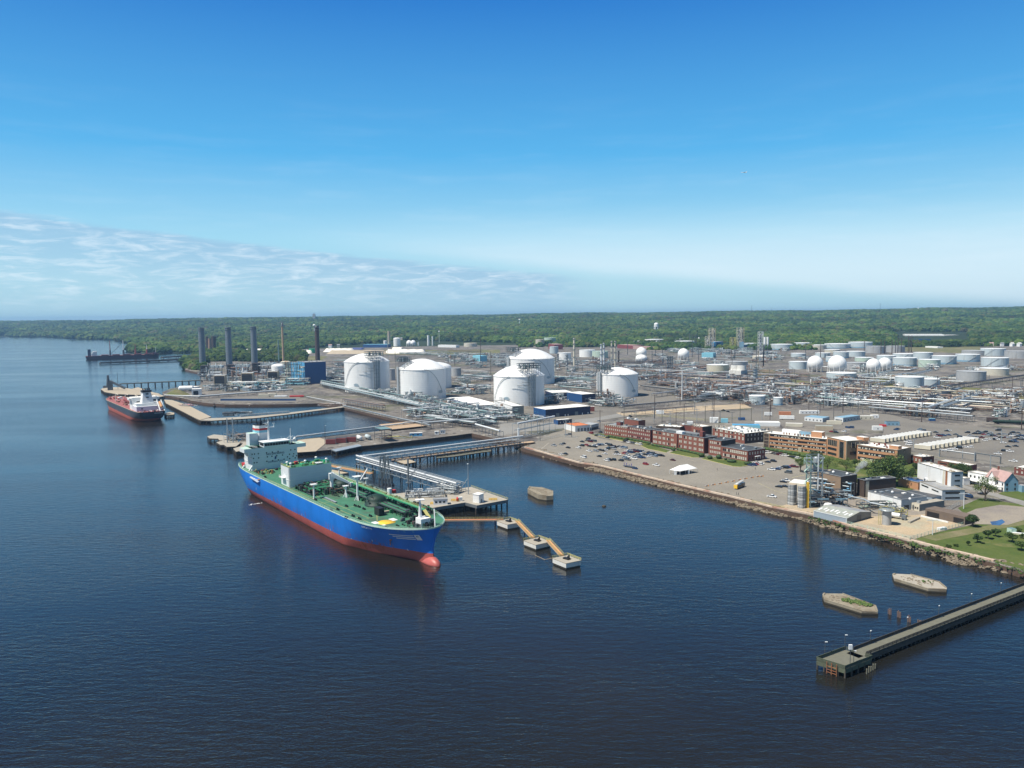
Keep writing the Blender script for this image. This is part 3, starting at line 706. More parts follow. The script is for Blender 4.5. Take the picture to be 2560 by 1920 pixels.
mb=MB();p=G(1151,1252,5.5);mb.box(p,(2.2,1.6,2.2),'white',0.3);mb.box(p+Vector((0,0,2.2)),(2.4,1.8,0.2),'roof_white',0.3);o=mb.build('cabinet',None,p);tag(o,'small white cabinet beside the red hose reel','cabinet')
for px,py in((1076,1262),(1128,1254),(1222,1252)):
 mb=MB();p=G(px,py,5.5)
 for k in range(3):rail(mb,p+Vector((0,k*1.4,0)),p+Vector((5,k*1.4,0)),5.5,'yellow',1.1,1.6,2,0.14)
 o=mb.build('guard_rail',None,p);tag(o,{1076:'yellow guard rails left of the white cabin',1128:'yellow guard rails between white cabin and hose reel',1222:'yellow guard rails right of the white box shelter'}[px],'guard rail','yellow guard rails on the loading platform')
def pipe_cluster(c,sx_,sy_,h,mats,n,label,name='pipe_manifold',group=None,rz=0.0,cat='pipework',r=(0.12,0.32),seed=1,frames=True):
 rr=random.Random(seed);t=thing(name,c,label,cat,group);ca,sa=math.cos(rz),math.sin(rz)
 def W_(x,y,z):return Vector((c[0]+x*ca-y*sa,c[1]+x*sa+y*ca,c[2]+z))
 by={}
 for i in range(n):
  m=rr.choice(mats);mb=by.setdefault(m,MB());x,y,z=rr.uniform(-sx_,sx_)/2,rr.uniform(-sy_,sy_)/2,rr.choice((0.15,0.3,0.45,0.6,0.8,1.0))*h
  pts=[W_(x,y,z)]
  for k in range(rr.choice((2,3,4))):
   ax=rr.choice('xxyyz');L_=rr.uniform(0.15,0.6)
   if ax=='x':x=max(-sx_/2,min(sx_/2,x+rr.choice((-1,1))*L_*sx_))
   if ax=='y':y=max(-sy_/2,min(sy_/2,y+rr.choice((-1,1))*L_*sy_))
   if ax=='z':z=max(0.1,min(h,z+rr.choice((-1,1))*L_*h))
   q=W_(x,y,z)
   if(q-pts[-1]).length>0.3:pts.append(q)
  if len(pts)>1:mb.pipe(pts,rr.uniform(*r),m,6)
 for m,mb in by.items():mb.build('pipe_run',t)
 if frames:
  mb=MB()
  for i in range(4):
   for j in range(2):
    x,y=-sx_/2+sx_*i/3,-sy_/2+sy_*j;mb.bar(W_(x,y,0),W_(x,y,h),0.22,'steel')
   for f in(0.5,1.0):mb.bar(W_(-sx_/2+sx_*i/3,-sy_/2,h*f),W_(-sx_/2+sx_*i/3,sy_/2,h*f),0.2,'steel')
  for j in range(2):
   for f in(0.5,1.0):mb.bar(W_(-sx_/2,-sy_/2+sy_*j,h*f),W_(sx_/2,-sy_/2+sy_*j,h*f),0.2,'steel')
  mb.build('frame',t)
 return t
pipe_cluster(G(1062,1240,5.5),24,10,3.6,['pipe_white','pipe_white','pipe_grey','steel_dark'],60,'tangle of white and grey pipes behind the white platform cabin',rz=R(5),r=(0.14,0.3),seed=4)
pipe_cluster(G(1118,1231,5.5),16,9,5.0,['pipe_grey','pipe_white','steel'],36,'grey pipe manifold under the end of the white pipe trestle',rz=R(-25),r=(0.16,0.32),seed=5)
p=G(1021.7,1240,5.5);t=thing('gangway_tower',p,'thick grey steel tower with a platform beside the pipe trestle','tower')
hh=TOP(p,1021.7,1148)-5.5
mb=MB();mb.cyl(p,p+Vector((0,0,hh)),0.62,'steel',10,0.55);mb.build('column',t)
mb=MB();mb.box((p.x,p.y,p.z+hh*0.36),(3.2,3.2,0.3),'steel');rail(mb,(p.x-1.6,p.y-1.6),(p.x+1.6,p.y-1.6),p.z+hh*0.36,'steel',1.0,1.6,2,0.08);rail(mb,(p.x+1.6,p.y-1.6),(p.x+1.6,p.y+1.6),p.z+hh*0.36,'steel',1.0,1.6,2,0.08);mb.build('platform',t)
mb=MB();a=p+Vector((0.5,0.5,hh*0.48));b=V3(G(1065,1143,11+9),20.0)
for s in((-0.5,0),(0.5,0),(0,0.8)):mb.bar(a+Vector((s[0],0,s[1])),b+Vector((s[0]*0.3,0,s[1]*0.3)),0.16,'steel')
for i in range(12):
 q=a.lerp(b,i/12);q2=a.lerp(b,(i+1)/12);mb.bar(q+Vector((-0.5,0,0)),q2+Vector((0.5,0,0)),0.1,'steel');mb.bar(q,q2+Vector((0,0,0.7)),0.1,'steel')
mb.build('lattice_boom',t)
p=G(1171,1236,5.5);h=TOP(p,1169.5,1160)-5.5;t=thing('camera_mast',p,'slim blue grey mast with a round head on the loading platform','mast')
mb=MB();mb.cyl(p,p+Vector((0,0,h)),0.3,'pipe_grey',8,0.2);mb.bar(p+Vector((0,0,h*0.55)),p+Vector((-4.2,1.5,h*0.24)),0.3,'pipe_grey');mb.build('pole',t)
mb=MB();mb.ball((p.x,p.y,p.z+h),0.75,'pipe_grey',10,0.6);mb.build('head',t)
def loading_arms(c,h,label,n=3,m='steel',seed=0,rz=0.0,spread=2.4,jib=1.0,dark=False):
 t=thing('loading_crane',c,label,'loading arm');rr=random.Random(seed);mm='steel_dark' if dark else m
 for i in range(n):
  o_=Vector((math.cos(rz),math.sin(rz),0))*(i-(n-1)/2)*spread;b=Vector(c)+o_;mb=MB()
  mb.bar(b,b+Vector((0,0,h*0.55)),0.8,mm);e=b+Vector((-0.5,0.5,h*0.55))
  k=b+Vector((rr.uniform(-0.8,0.8),0.5,h));
  mb.bar(e,k,0.35,m);mb.bar(e+Vector((0.9,0,0)),k+Vector((0.7,0,0)),0.35,m)
  mb.bar(k,b+Vector((1.6,-1.0,h*0.35)),0.3,m);mb.bar(k+Vector((0.7,0,0)),k,0.35,m)
  mb.bar(e,b+Vector((2.2*jib,2.0,h*0.42)),0.55,mm);mb.box(b+Vector((2.2*jib,2.0,h*0.36)),(1.4,1.2,1.8),mm)
  mb.build('arm',t)
 mb=MB();u=Vector((math.cos(rz),math.sin(rz),0))*spread*n/2
 for z in(0.2,0.38):
  mb.bar(Vector(c)-u+Vector((0,0,h*z)),Vector(c)+u+Vector((0,0,h*z)),0.5,mm)
 for i in range(5):
  q=Vector(c)-u+u*2*i/4;mb.bar(q+Vector((0,-1.5,0)),q+Vector((0,-1.5,h*0.4)),0.25,mm);mb.bar(q+Vector((0,-1.5,h*0.38)),q+Vector((0,1,h*0.38)),0.25,mm)
 mb.build('frame',t);return t
c=G(962,1262,5.5);loading_arms(c,TOP(c,940,1141)-5.5,'dark steel loading arms reaching over the ship deck',4,seed=2,rz=R(-20),spread=2.2,dark=True)
t=thing('arm_boom',G(962,1262,5.5),'pale diagonal boom leaning from the loading arms over the deck','boom')
mb=MB();a=V3(G(918,1172,24),24);mb.bar(V3(G(901,1200,20),20),a+Vector((0,0,0)),0.5,'pipe_white');mb.build('beam',t)
# --- the white pipe trestle (T-shaped)
def pipe_trestle(A,B,z0,z1_,w,label,step=8.0,top_pipes=(('pipe_white',0.75,0.08),),mid=(('pipe_white',0.4,0.1),('pipe_grey',0.3,0.4)),stubs=True,m='pipe_grey',name='pipe_trestle',group='pipe trestles over the water',piles=True,side=1,rungs=True,low=(),cat='pipe trestle'):
 A=Vector(A);B=Vector(B);t=thing(name,V3(A,0),label,cat,group);d=(B-A);d.z=0;L_=d.length;d.normalize();n=Vector((-d.y,d.x,0))*side
 k=max(1,int(L_/step))
 A_=V3(A,0)
 for i in range(k+1):
  p=A_+d*(L_*i/k);mb=MB()
  for s in(0,w):
   mb.bar(V3(p+n*s,z0),V3(p+n*s,z1_),0.28,m)
  mb.bar(V3(p,z1_-0.3),V3(p+n*w,z1_-0.3),0.28,m);mb.bar(V3(p-(n*1.5 if stubs else n*0),z0),V3(p+n*w,z0),0.4,m,0.5)
  if i<k:mb.bar(V3(p,z0),V3(p+d*L_/k*0.5,z1_-0.3),0.14,m)
  if piles and i%2==0:
   for s in(0.4,w-0.4):mb.cyl(V3(p+n*s,-2),V3(p+n*s,z0),0.34,'timber_dark',6)
  mb.build('bent',t)
 def run(s,z,r,mm,nm='pipe'):
  mb=MB();mb.cyl(V3(A_+n*s,z),V3(A_+d*L_+n*s,z),r,mm,8);mb.build(nm,t)
 for mm,r,s in top_pipes:run(s*w,z1_+r*0.6,r,mm)
 for mm,r,s in mid:run(s*w,(z0+z1_)/2+r,r,mm)
 for mm,r,s in low:run(s*w,z0+0.3+r,r,mm)
 mb=MB()
 for z in(z0,z1_-0.3):
  for s in(0,w):mb.bar(V3(A_+n*s,z),V3(A_+d*L_+n*s,z),0.25,m,0.35)
 if rungs:
  for i in range(k*3):p=A_+d*(L_*i/(k*3));mb.bar(V3(p,z1_),V3(p+n*w,z1_),0.16,m)
 mb.build('longitudinal_beam',t)
 return t
ca_=G(890,1140,11.5);cb=G(1140,1210,11.5);cc_=G(1298,1089,11.5)
pipe_trestle(ca_,cb,5.2,11.5,7.5,'white pipe trestle running beside the ship to the loading platform',6.5,(('pipe_white',0.62,0.05),('pipe_grey',0.3,0.5),('pipe_grey',0.22,0.85)),(('pipe_white',0.5,0.02),('pipe_grey',0.3,0.3),('pipe_white',0.3,0.6)))
pipe_trestle(cc_,ca_,5.2,11.5,6.0,'long white pipe trestle crossing the water from the shore',6.5,(('pipe_white',0.6,0.9),('pipe_grey',0.25,0.55)),(('pipe_grey',0.35,0.1),('pipe_white',0.32,0.35)),stubs=False,low=(('pipe_white',0.3,0.0),('steel_dark',0.5,0.4)),side=1)
cd=G(1302,1088,17);ce=G(1378,1063,17);mb=MB()
pipe_trestle(G(1296,1098,3),G(1388,1078,3),4,17.5,7,'tall pipe bridge with a white pipe where the trestle meets the shore',9,(('pipe_white',0.8,0.1),('pipe_grey',0.3,0.6)),(('pipe_grey',0.4,0.2),('pipe_grey',0.3,0.7)),stubs=False,piles=False)
mb=MB();a=G(1296,1090,11.5);mb.cyl(V3(a,10),V3(a,18.4),0.85,'pipe_white',10);o=mb.build('riser_pipe',None,a);tag(o,'thick white vertical riser pipe at the shore end of the trestle','pipe')
td2,_=deck('access_road',[(978,1149),(980,1152.5),(1100,1137),(1215,1121),(1338,1105),(1330,1102),(1215,1117),(1100,1133)],4.6,'narrow tan access roadway beside the long pipe trestle','jetty','timber','timber_dark',0.8)
deck('turning_deck',[(982,1150),(1012,1160),(1040,1155),(1018,1146)],4.6,'small tan deck hanging off the access roadway','jetty','beige','timber_dark',0.8)
deck('passing_bay',[(1090,1139),(1092,1145),(1135,1141),(1175,1135),(1202,1131),(1228,1128),(1226,1122)],3.4,'grey timber landing stage below the access roadway','jetty','timber_grey','timber_dark',0.7)
# --- middle pier: things standing on it
t,_=deck('timber_platform',[(947,1061),(979,1073.5),(1067,1064),(1032,1052.5)],5.0,'square tan timber platform in the corner of the slip','platform','timber','timber_dark',1.0,3.0)
deck('pier',[(733,1112),(747,1099),(800,1094),(820,1103),(790,1128),(744,1131)],3.3,'tan paved head of the middle pier beside the ship stern','pier','beige','timber_dark',0.9,5)
pipe_trestle(G(742,1101,3),G(1010,1067,3),3.1,6.4,2.2,'single white pipe line along the back of the middle pier',9,(('pipe_white',0.5,0.5),),(),stubs=False,piles=False,m='steel',rungs=False,name='pipe_line',group='pipe lines on low supports',cat='pipe line')
pipe_trestle(G(1010,1067,3),G(1180,1047,3),3.1,6.8,2.2,'white pipe line continuing behind the timber platform',9,(('pipe_white',0.5,0.5),),(('pipe_grey',0.3,0.5),),stubs=False,piles=False,m='steel',rungs=False,name='pipe_line',group='pipe lines on low supports',cat='pipe line')
for i,(px,py)in enumerate(((827,1110),(853,1107),(878,1104.5))):
 p=G(px,py,3);t=thing('container',p,'dark red skid box in an open frame, %s on the middle pier'%['left one','middle one','right one'][i],'container','dark red frames on the middle pier');rz=A1+R(50)
 mb=MB();mb.box(p+Vector((0,0,0.4)),(9.0,4.2,4.0),'maroon',rz);mb.build('box',t)
 mb=MB()
 for sx_ in(-1,1):
  for sy_ in(-1,1):q=p+Vector((math.cos(rz)*4.9*sx_-math.sin(rz)*3.6*sy_,math.sin(rz)*4.9*sx_+math.cos(rz)*3.6*sy_,0));mb.bar(q,q+Vector((0,0,5.2)),0.3,'steel')
 mb.box(p+Vector((0,0,5.0)),(10.4,0.3,0.3),'steel',rz);
 for s in(-1,1):q=p+Vector((-math.sin(rz)*3.6*s,math.cos(rz)*3.6*s,5.0));mb.box(q,(10.2,0.3,0.3),'steel',rz)
 mb.build('frame',t)
def htank(p,L_,r,rz,label,m='tank_white',cat='tank',saddles=True,name='vessel',group=None,z=0.8):
 t=thing(name,p,label,cat,group);d=Vector((math.cos(rz),math.sin(rz),0));c=Vector(p)+Vector((0,0,r+z));mb=MB()
 mb.cyl(c-d*L_/2,c+d*L_/2,r,m,16);
 for s in(-1,1):mb.cyl(c+d*s*L_/2,c+d*s*(L_/2+r*0.45),r,m,16,r*0.45)
 mb.build('shell',t);mb=MB()
 for s in(-0.3,0.3):mb.box(Vector(p)+d*s*L_,(0.5,r*1.6,z+r*0.5),'concrete',rz)
 mb.build('saddle',t);return t
htank(G(898,1101,3),8,2.0,R(-60),'white horizontal tank beside the red frames on the middle pier');htank(G(920,1099,3),8,2.0,R(-60),'second white horizontal tank next to the pier tank','tank_blue')
td3,Pq=deck('fender_walkway',[(828,1124),(840,1128.5),(905,1114.5),(895,1110.5)],3.8,'grey steel fender walkway along the edge of the middle pier','walkway','pipe_grey','steel',0.8,6)
t=thing('pipe_gantry',G(955,1100,3),'open dark steel gantry standing across the middle pier','gantry')
for x,y in((937,1101),(955,1106),(980,1104),(962,1098)):
 p=G(x,y,3);mb=MB();mb.bar(p,V3(p,15),0.4,'steel_dark');mb.build('leg',t)
mb=MB()
for a,b in(((937,1101),(955,1106)),((955,1106),(980,1104)),((980,1104),(962,1098)),((962,1098),(937,1101))):
 for z in(9,14.8):mb.bar(V3(G(*a,3),z),V3(G(*b,3),z),0.4,'steel_dark')
mb.build('cross_beam',t);
mb=MB();mb.prism([G(*q,3)for q in((937,1101),(955,1106),(980,1104),(962,1098))],14.9,15.2,'pipe_teal');mb.build('top_grating',t)
cabin('trailer',G(1040,1090,3),(12,3,3),R(8),'blue_light','roof_white','blue and white site trailer on the middle pier','trailer',2)
cabin('site_hut',G(1092,1086,3),(4,3,3),R(8),'white','roof_white','small white hut on the middle pier, right of the blue trailer','hut',1)
cabin('site_hut',G(1107,1084,3),(5,3,3.4),R(8),'pipe_white','roof_grey','grey and white hut right of the small white hut on the pier','hut',2)
pipe_cluster(G(985,1096,3),34,10,2.0,['pipe_grey','rust','steel_dark','yellow_pale'],40,'low pipes and rusty fittings on the middle pier behind the gantry',rz=R(8),seed=12,frames=False)
t,_=deck('jetty',[(518,1091),(524,1096),(545,1096.5),(549,1101),(576,1099),(566,1089),(535,1086)],4.0,'broken concrete jetty end left of the ship stern','jetty','concrete','timber_dark',1.3,5)
deck('jetty',[(541,1106),(551,1112),(560,1112),(567,1117),(590,1116),(600,1108),(590,1098),(565,1098)],4.0,'concrete jetty carrying the grey loading arms left of the ship','jetty','concrete','timber_dark',1.3,5)
deck('jetty',[(583,1121),(590,1129),(618,1125),(640,1112),(610,1106),(600,1116)],4.0,'concrete jetty directly behind the ship stern','jetty','concrete','timber_dark',1.3,5)
deck('jetty',[(596,1106),(610,1092),(735,1104),(742,1112),(650,1118)],3.6,'tan jetty road joining the stern jetty to the middle pier','jetty','concrete','timber_dark',1.0,6)
c=G(576,1106,4);loading_arms(c,TOP(c,575,1046)-4,'pair of tall grey loading arms on the jetty left of the ship',2,seed=7,rz=R(10),spread=5,m='pipe_grey')
pipe_cluster(G(604,1100,4),22,12,6,['steel_dark','steel','pipe_grey','pipe_rust'],46,'dark pipework between the grey loading arms and the ship funnel',seed=9,r=(0.2,0.4))
deck('jetty',[(488,1046),(500,1051),(530,1051.5),(640,1045),(720,1036),(860,1018),(858,1015.5),(720,1031.5),(640,1040),(555,1044.5)],3.6,'long thin timber jetty closing the far slip','jetty','concrete','timber_dark',1.0,5)
t,_=deck('jetty',[(410,999),(430,1000),(470,1013),(528,1042),(500,1050),(484,1043),(455,1028),(415,1008)],4.0,'wide pale jetty road leading down to the thin jetty','jetty','beige','timber_dark',1.1,5)
deck('jetty',[(410,1034),(415,1038),(435,1036),(436,1032),(425,1030)],3.5,'round end mooring platform beside the dark ship stern','jetty','beige','timber_dark',1.4,4)
deck('jetty',[(252,973),(262,980),(290,985),(370,988),(400,984),(350,975),(300,968),(262,968)],3.8,'pale jetty platform behind the dark hulled ship','jetty','beige','timber_dark',1.2,5)
deck('jetty',[(330,972),(400,992),(412,990),(345,968)],3.9,'sloping pale jetty ramp behind the white superstructure','jetty','beige','timber_dark',0.9,5)
pipe_trestle(G(722,1032,3.6),G(600,1042,3.6),3.7,5.6,3,'low dark pipe run on the thin jetty',8,(('pipe_grey',0.35,0.2),('pipe_grey',0.3,0.7)),(),stubs=False,piles=False,rungs=False,name='pipe_line',group='pipe lines on low supports',cat='pipe line')
pipe_cluster(G(595,1037,3.6),34,8,3.5,['steel_dark','steel','pipe_grey','black'],40,'dark pumps and pipes on the left part of the thin jetty',seed=19,r=(0.2,0.4))
pipe_cluster(G(830,1014,3.6),36,8,3.0,['pipe_rust','white','steel','pipe_brown'],40,'rusty and white valves where the thin jetty meets the shore',seed=20,frames=False)
cabin('pump_house',G(573,1040,3.6),(11,5,4),R(5),'steel','roof_dark','small dark pump house on the thin jetty','building',1)
pipe_cluster(G(470,1015,4),26,8,2.5,['white','pipe_grey','red','steel_dark'],34,'white and red valves on the pale jetty road',seed=22,frames=False,rz=R(-20))
c=G(276,975,4);t=thing('ship_loader',c,'dark slanted ship loader at the outer end of the left jetty','ship loader');hh=TOP(c,271,938)-4
mb=MB();mb.box(c,(7,7,hh*0.55),'steel_dark',0.3);mb.cyl(c+Vector((-3,0,hh*0.3)),c+Vector((-3,0,hh)),3.2,'steel_dark',8,1.5);mb.build('tower',t)
mb=MB();mb.bar(c+Vector((0,0,hh*0.6)),c+Vector((26,-4,3)),3,'steel_dark');mb.bar(c+Vector((0,0,hh*0.25)),c+Vector((-12,3,hh*0.2)),4,'steel_dark');mb.build('conveyor',t)
lamp(G(295,972,4),TOP(G(295,972,4),294,933)-4,'tall dark lamp mast behind the dark hulled ship','tall lamp masts on the jetties',head='steel_dark',r=0.4,arm=1.5,name='lamp_mast')
lamp(G(813,1096,3),TOP(G(813,1096,3),813,1064)-3,'tall lamp mast at the back of the middle pier','tall lamp masts on the jetties',head='white',r=0.3,arm=1.5,name='lamp_mast')
lamp(G(623,1042,3),TOP(G(623,1042,3),622,1014)-3,'thin lamp mast on the thin jetty','tall lamp masts on the jetties',head='white',r=0.25,arm=1.5,name='lamp_mast')
def causeway(A,B,z,w,label,step,m='timber_grey',pm='timber_dark',r=1.0,th=1.4):
 t=thing('causeway',V3(A,0),label,'causeway','pile causeways far left');d=(B-A);d.z=0;L_=d.length;d.normalize();n=Vector((-d.y,d.x,0))*w/2
 mb=MB();mb.bar(V3(A,z-0.5),V3(B,z-0.5),w,m,th);mb.build('deck',t);k=int(L_/step)
 for i in range(k+1):
  p=V3(A,0)+d*(L_*i/k);mb=MB()
  for s in(-1,1):mb.cyl(V3(p+n*s,-2),V3(p+n*s,z-1.2),r,pm,6)
  mb.build('pile_pair',t)
causeway(G(300,959,7),G(505,950,7),7,7,'timber causeway on dark piles behind the dark hulled ship',11)
causeway(G(250,907,4),G(466,898,4),4,9,'long low dark pier in front of the far bulk ship',24,'timber_dark',th=4)
causeway(G(405,893,5),G(498,887,5),5,9,'dark causeway linking the far bulk ship to the wooded shore',26,'timber_dark',th=3.4)
# ==================== the blue gas carrier
SD=Vector((0.600,-0.800,0));SN=Vector((-0.800,-0.600,0))
def S(u,v,z):return SD*(u-553)+SN*(v-188)+Vector((0,0,z))
DZ=15.8
def UV(px,py,z=DZ):
 p=G(px,py,z);return p.dot(SD)+553,p.dot(SN)+188
def SB(mb,u,v,z,su,sv,h,m,mtop=None):
 """box in ship axes: centre u,v; sizes along u, v"""
 q=[S(u+a*su/2,v+b*sv/2,0)for a,b in((-1,1),(1,1),(1,-1),(-1,-1))]
 mb.hexa([V3(p,z)for p in q],[V3(p,z+h)for p in q],m,mtop)
def CZ(x,y):return 560+x/3.6867,1020+y/3.6867
def DK(x,y,z=DZ):return UV(*CZ(x,y),z)
m,t,b=shader('hull_blue');b.inputs['Roughness'].default_value=0.45;b.inputs['Specular IOR Level'].default_value=0.4
tcn=t.nodes.new('ShaderNodeTexCoord');o_=tcn.outputs['Object'];sp=t.nodes.new('ShaderNodeSeparateXYZ');t.links.new(o_,sp.inputs[0])
def math_(t,op,a,b_=None):
 n=t.nodes.new('ShaderNodeMath');n.operation=op
 for i,v in enumerate((a,b_)):
  if v is None:continue
  if isinstance(v,(int,float)):n.inputs[i].default_value=v
  else:t.links.new(v,n.inputs[i])
 return n.outputs[0]
def hull_paint(t,b,top,red,zr,slope=0.0,x0=0.0,wear=(0.30,0.07,0.02)):
 uu=math_(t,'ADD',math_(t,'MULTIPLY',sp_[0],0.6),math_(t,'MULTIPLY',sp_[1],-0.8))
 line=math_(t,'MULTIPLY_ADD',uu,slope);line.node.inputs[2].default_value=zr
 run=noise(t,vec_,0.9,3,0.6,sc3=(1,1,0.10));patch=noise(t,vec_,0.035,3,0.5,sc3=(1,1,0.4))
 near=mrange(t,math_(t,'SUBTRACT',sp_[2],line),0.0,4.5,1.0,0.0)
 ru=math_(t,'MULTIPLY',math_(t,'MULTIPLY',mrange(t,run,0.52,0.62,0,1),near),mrange(t,patch,0.44,0.54,0,1.0))
 isred=math_(t,'LESS_THAN',math_(t,'ADD',sp_[2],math_(t,'MULTIPLY',math_(t,'MULTIPLY',run,patch),-0.4)),line)
 tone=mrange(t,noise(t,vec_,0.12,5,0.6,sc3=(1,1,0.5)),0.3,0.7,0.86,1.12);cb=t.nodes.new('ShaderNodeCombineColor')
 for i in range(3):t.links.new(tone,cb.inputs[i])
 c=mixc(t,isred,top,red);c=mixc(t,1.0,c,cb.outputs[0],'MULTIPLY');c=mixc(t,ru,c,wear)
 wet=mrange(t,sp_[2],0.0,0.7,0.45,1.0);cw=t.nodes.new('ShaderNodeCombineColor')
 for i in range(3):t.links.new(wet,cw.inputs[i])
 t.links.new(mixc(t,1.0,c,cw.outputs[0],'MULTIPLY'),b.inputs['Base Color'])
sp_=sp.outputs;vec_=o_
hull_paint(t,b,(0.010,0.17,0.60),(0.42,0.10,0.085),3.9,0.0045)
LV={16.0:[(0,12),(0.6,16),(6,18.2),(20,20.8),(38,22),(182,22),(197,21.4),(211,19.2),(222,15.8),(230,11.6),(235.5,7),(238.6,3),(239.4,0)],11.0:[(0.4,10.5),(1.2,14.5),(7,17.6),(20,20.4),(38,22),(182,21.9),(196,20.6),(210,17.0),(221,12.6),(229,8.2),(234,4.4),(237.0,1.6),(237.8,0)],6.5:[(1.2,7.5),(2.6,11),(9,15.6),(20,19.0),(36,21.6),(182,21.6),(195,19.2),(209,14.6),(220,9.9),(228,5.9),(233.5,3.2),(236.8,1.0),(237.4,0)],2.5:[(4.5,2.0),(7,6.0),(13,11.5),(22,16.6),(34,20.4),(180,21.0),(194,17.8),(208,12.9),(219,8.3),(227,4.7),(233,2.9),(237.4,0.9),(238.2,0)],0.0:[(8,0.4),(10,2.5),(16,7.5),(24,13.8),(34,19.2),(178,20.6),(192,17.0),(207,12.2),(218,7.8),(226,4.4),(233,2.9),(237.8,0.9),(238.6,0)],-5.0:[(20,0.2),(22,1.0),(26,3.5),(32,9.0),(40,15.0),(170,19.0),(190,15.5),(205,11.0),(216,7.0),(225,4.0),(231,2.0),(234.6,0.7),(235.2,0)]}
def smooth_tab(tab,n=44):
 """resample a level by its own parameter so the sides curve smoothly"""
 out=[];k=len(tab)-1
 for i in range(n+1):
  x=i/n*k;j=min(k-1,int(x));f=x-j
  p0,p1,p2,p3=tab[max(0,j-1)],tab[j],tab[j+1],tab[min(k,j+2)]
  q=[]
  for c in(0,1):
   a,b_,c_,d=p0[c],p1[c],p2[c],p3[c]
   if p2[0]-p1[0]>60:q.append(b_+(c_-b_)*f);continue
   m1,m2=(c_-a)/2,(d-b_)/2
   lim=abs(c_-b_)*1.2;m1=max(-lim,min(lim,m1));m2=max(-lim,min(lim,m2))
   q.append((2*f**3-3*f*f+1)*b_+(f**3-2*f*f+f)*m1+(-2*f**3+3*f*f)*c_+(f**3-f*f)*m2)
  out.append((q[0],max(0,q[1])))
 return out
def sheer(u,z,umax=239):return z+max(0,(u-umax*0.86)/(umax*0.14))**1.5*1.6*max(0,z/16)
def hull_mesh(LV,Sf,m,sh=True,deckm='green',umax=239):
 mb=MB();zs=sorted(LV,reverse=True);T=[smooth_tab(LV[z])for z in zs];n=len(T[0]);vs=[];fs=[]
 for side in(1,-1):
  o=len(vs)
  for z,tb in zip(zs,T):
   for u,h in tb:vs.append(Sf(u,h*side,sheer(u,z,umax)if sh else z))
  for j in range(len(zs)-1):
   for i in range(n-1):
    a=o+j*n+i;f=(a,a+n,a+n+1,a+1);fs.append(f if side==1 else f[::-1])
 mb.add(vs,fs,m,True)
 k=n*len(zs);tr=[]
 for j in range(len(zs)-1):tr.append((j*n,j*n+k,(j+1)*n+k,(j+1)*n))
 mb.add(vs,tr,m)
 return mb,T[0],vs,n
ship=thing('tanker_ship',S(0,0,0),'large blue hulled gas carrier with a green deck and white bridge','ship')
hb,dk,_,_=hull_mesh(LV,S,'hull_blue')
vs=[];fs=[];nb=18
for j in range(nb+1):
 u=230+13.6*j/nb;f=max(0.0,(u-236)/7.6);r=math.sqrt(max(0,1-f*f))if f>0 else 1.0
 if j==nb:r=0
 for i in range(16):a=2*math.pi*i/16;vs.append(S(u,3.4*r*math.cos(a),-1.6+5.2*(r**0.8)*math.sin(a)))
for j in range(nb):
 for i in range(16):fs.append((j*16+i,j*16+(i+1)%16,(j+1)*16+(i+1)%16,(j+1)*16+i))
hb.add(vs,fs,'hull_blue',True)
hb.build('hull',ship)
mat('deck_green',(0.050,0.165,0.095),0.6,var=0.22,scale=0.2,stain=((0.075,0.10,0.065),0.09,0.52,0.75))
mat('ship_white',(0.62,0.66,0.67),0.45,var=0.04,scale=0.2,stain=((0.45,0.42,0.34),0.25,0.64,0.5),streak=1)
mat('green_dark',(0.010,0.032,0.024),0.6,var=0.25,scale=0.6)
mb=MB();n=len(dk)
vs=[S(u,h*0.985,sheer(u,DZ))for u,h in dk]+[S(u,-h*0.985,sheer(u,DZ))for u,h in dk]
mb.add(vs,[(i,n+i,n+i+1,i+1)for i in range(n-1)],'deck_green');mb.build('main_deck',ship)
mb=MB()
for s in(1,-1):
 for i in range(n-1):
  (u,h),(u2,h2)=dk[i],dk[i+1]
  if u2>196:mb.bar(S(u,h*s,sheer(u,16.2)),S(u2,h2*s,sheer(u2,16.2)),0.25,'mint',0.7)
  else:mb.bar(S(u,h*s*0.995,sheer(u,16.0)),S(u2,h2*s*0.995,sheer(u2,16.0)),0.3,'mint',0.4)
mb.build('gunwale',ship)
mb=MB()
for s in(1,-1):
 pts=[S(u,h*s*0.985,sheer(u,16.1))for u,h in dk]
 for p,d in along(pts,2.4):mb.bar(p,p+Vector((0,0,1.15)),0.08,'mint')
 for a,b_ in zip(pts[:-1],pts[1:]):
  for z in(0.6,1.15):mb.bar(a+Vector((0,0,z)),b_+Vector((0,0,z)),0.07,'mint')
mb.build('deck_railing',ship)
mb=MB()
def dline(a,b_,w=0.22,m='yellow_pale',dz=0.02):
 a=S(a[0],a[1],DZ+dz);b_=S(b_[0],b_[1],DZ+dz);d=(b_-a).normalized();n_=Vector((-d.y,d.x,0))*w/2
 mb.add([a-n_,b_-n_,b_+n_,a+n_],[(0,1,2,3)],m)
dline((95,18.6),(205,16.2));dline((150,10),(150,20));dline((168,4),(168,19));dline((186,3),(204,12));dline((130,13.5),(196,12.5));dline((196,4),(196,14));dline((60,19.5),(95,18.6))
mb.build('deck_lines',ship)
hu,hv=DK(287,578);HF=hu
zt=31.0
W2=18.25
mb=MB();SB(mb,HF-8,1.75,DZ,16,2*W2-5,zt-DZ,'ship_white','green_paint');house=mb.build('accommodation',ship)
mb=MB();SB(mb,HF-5,1.0,zt-2.6,9.6,43,2.6,'ship_white','mint');
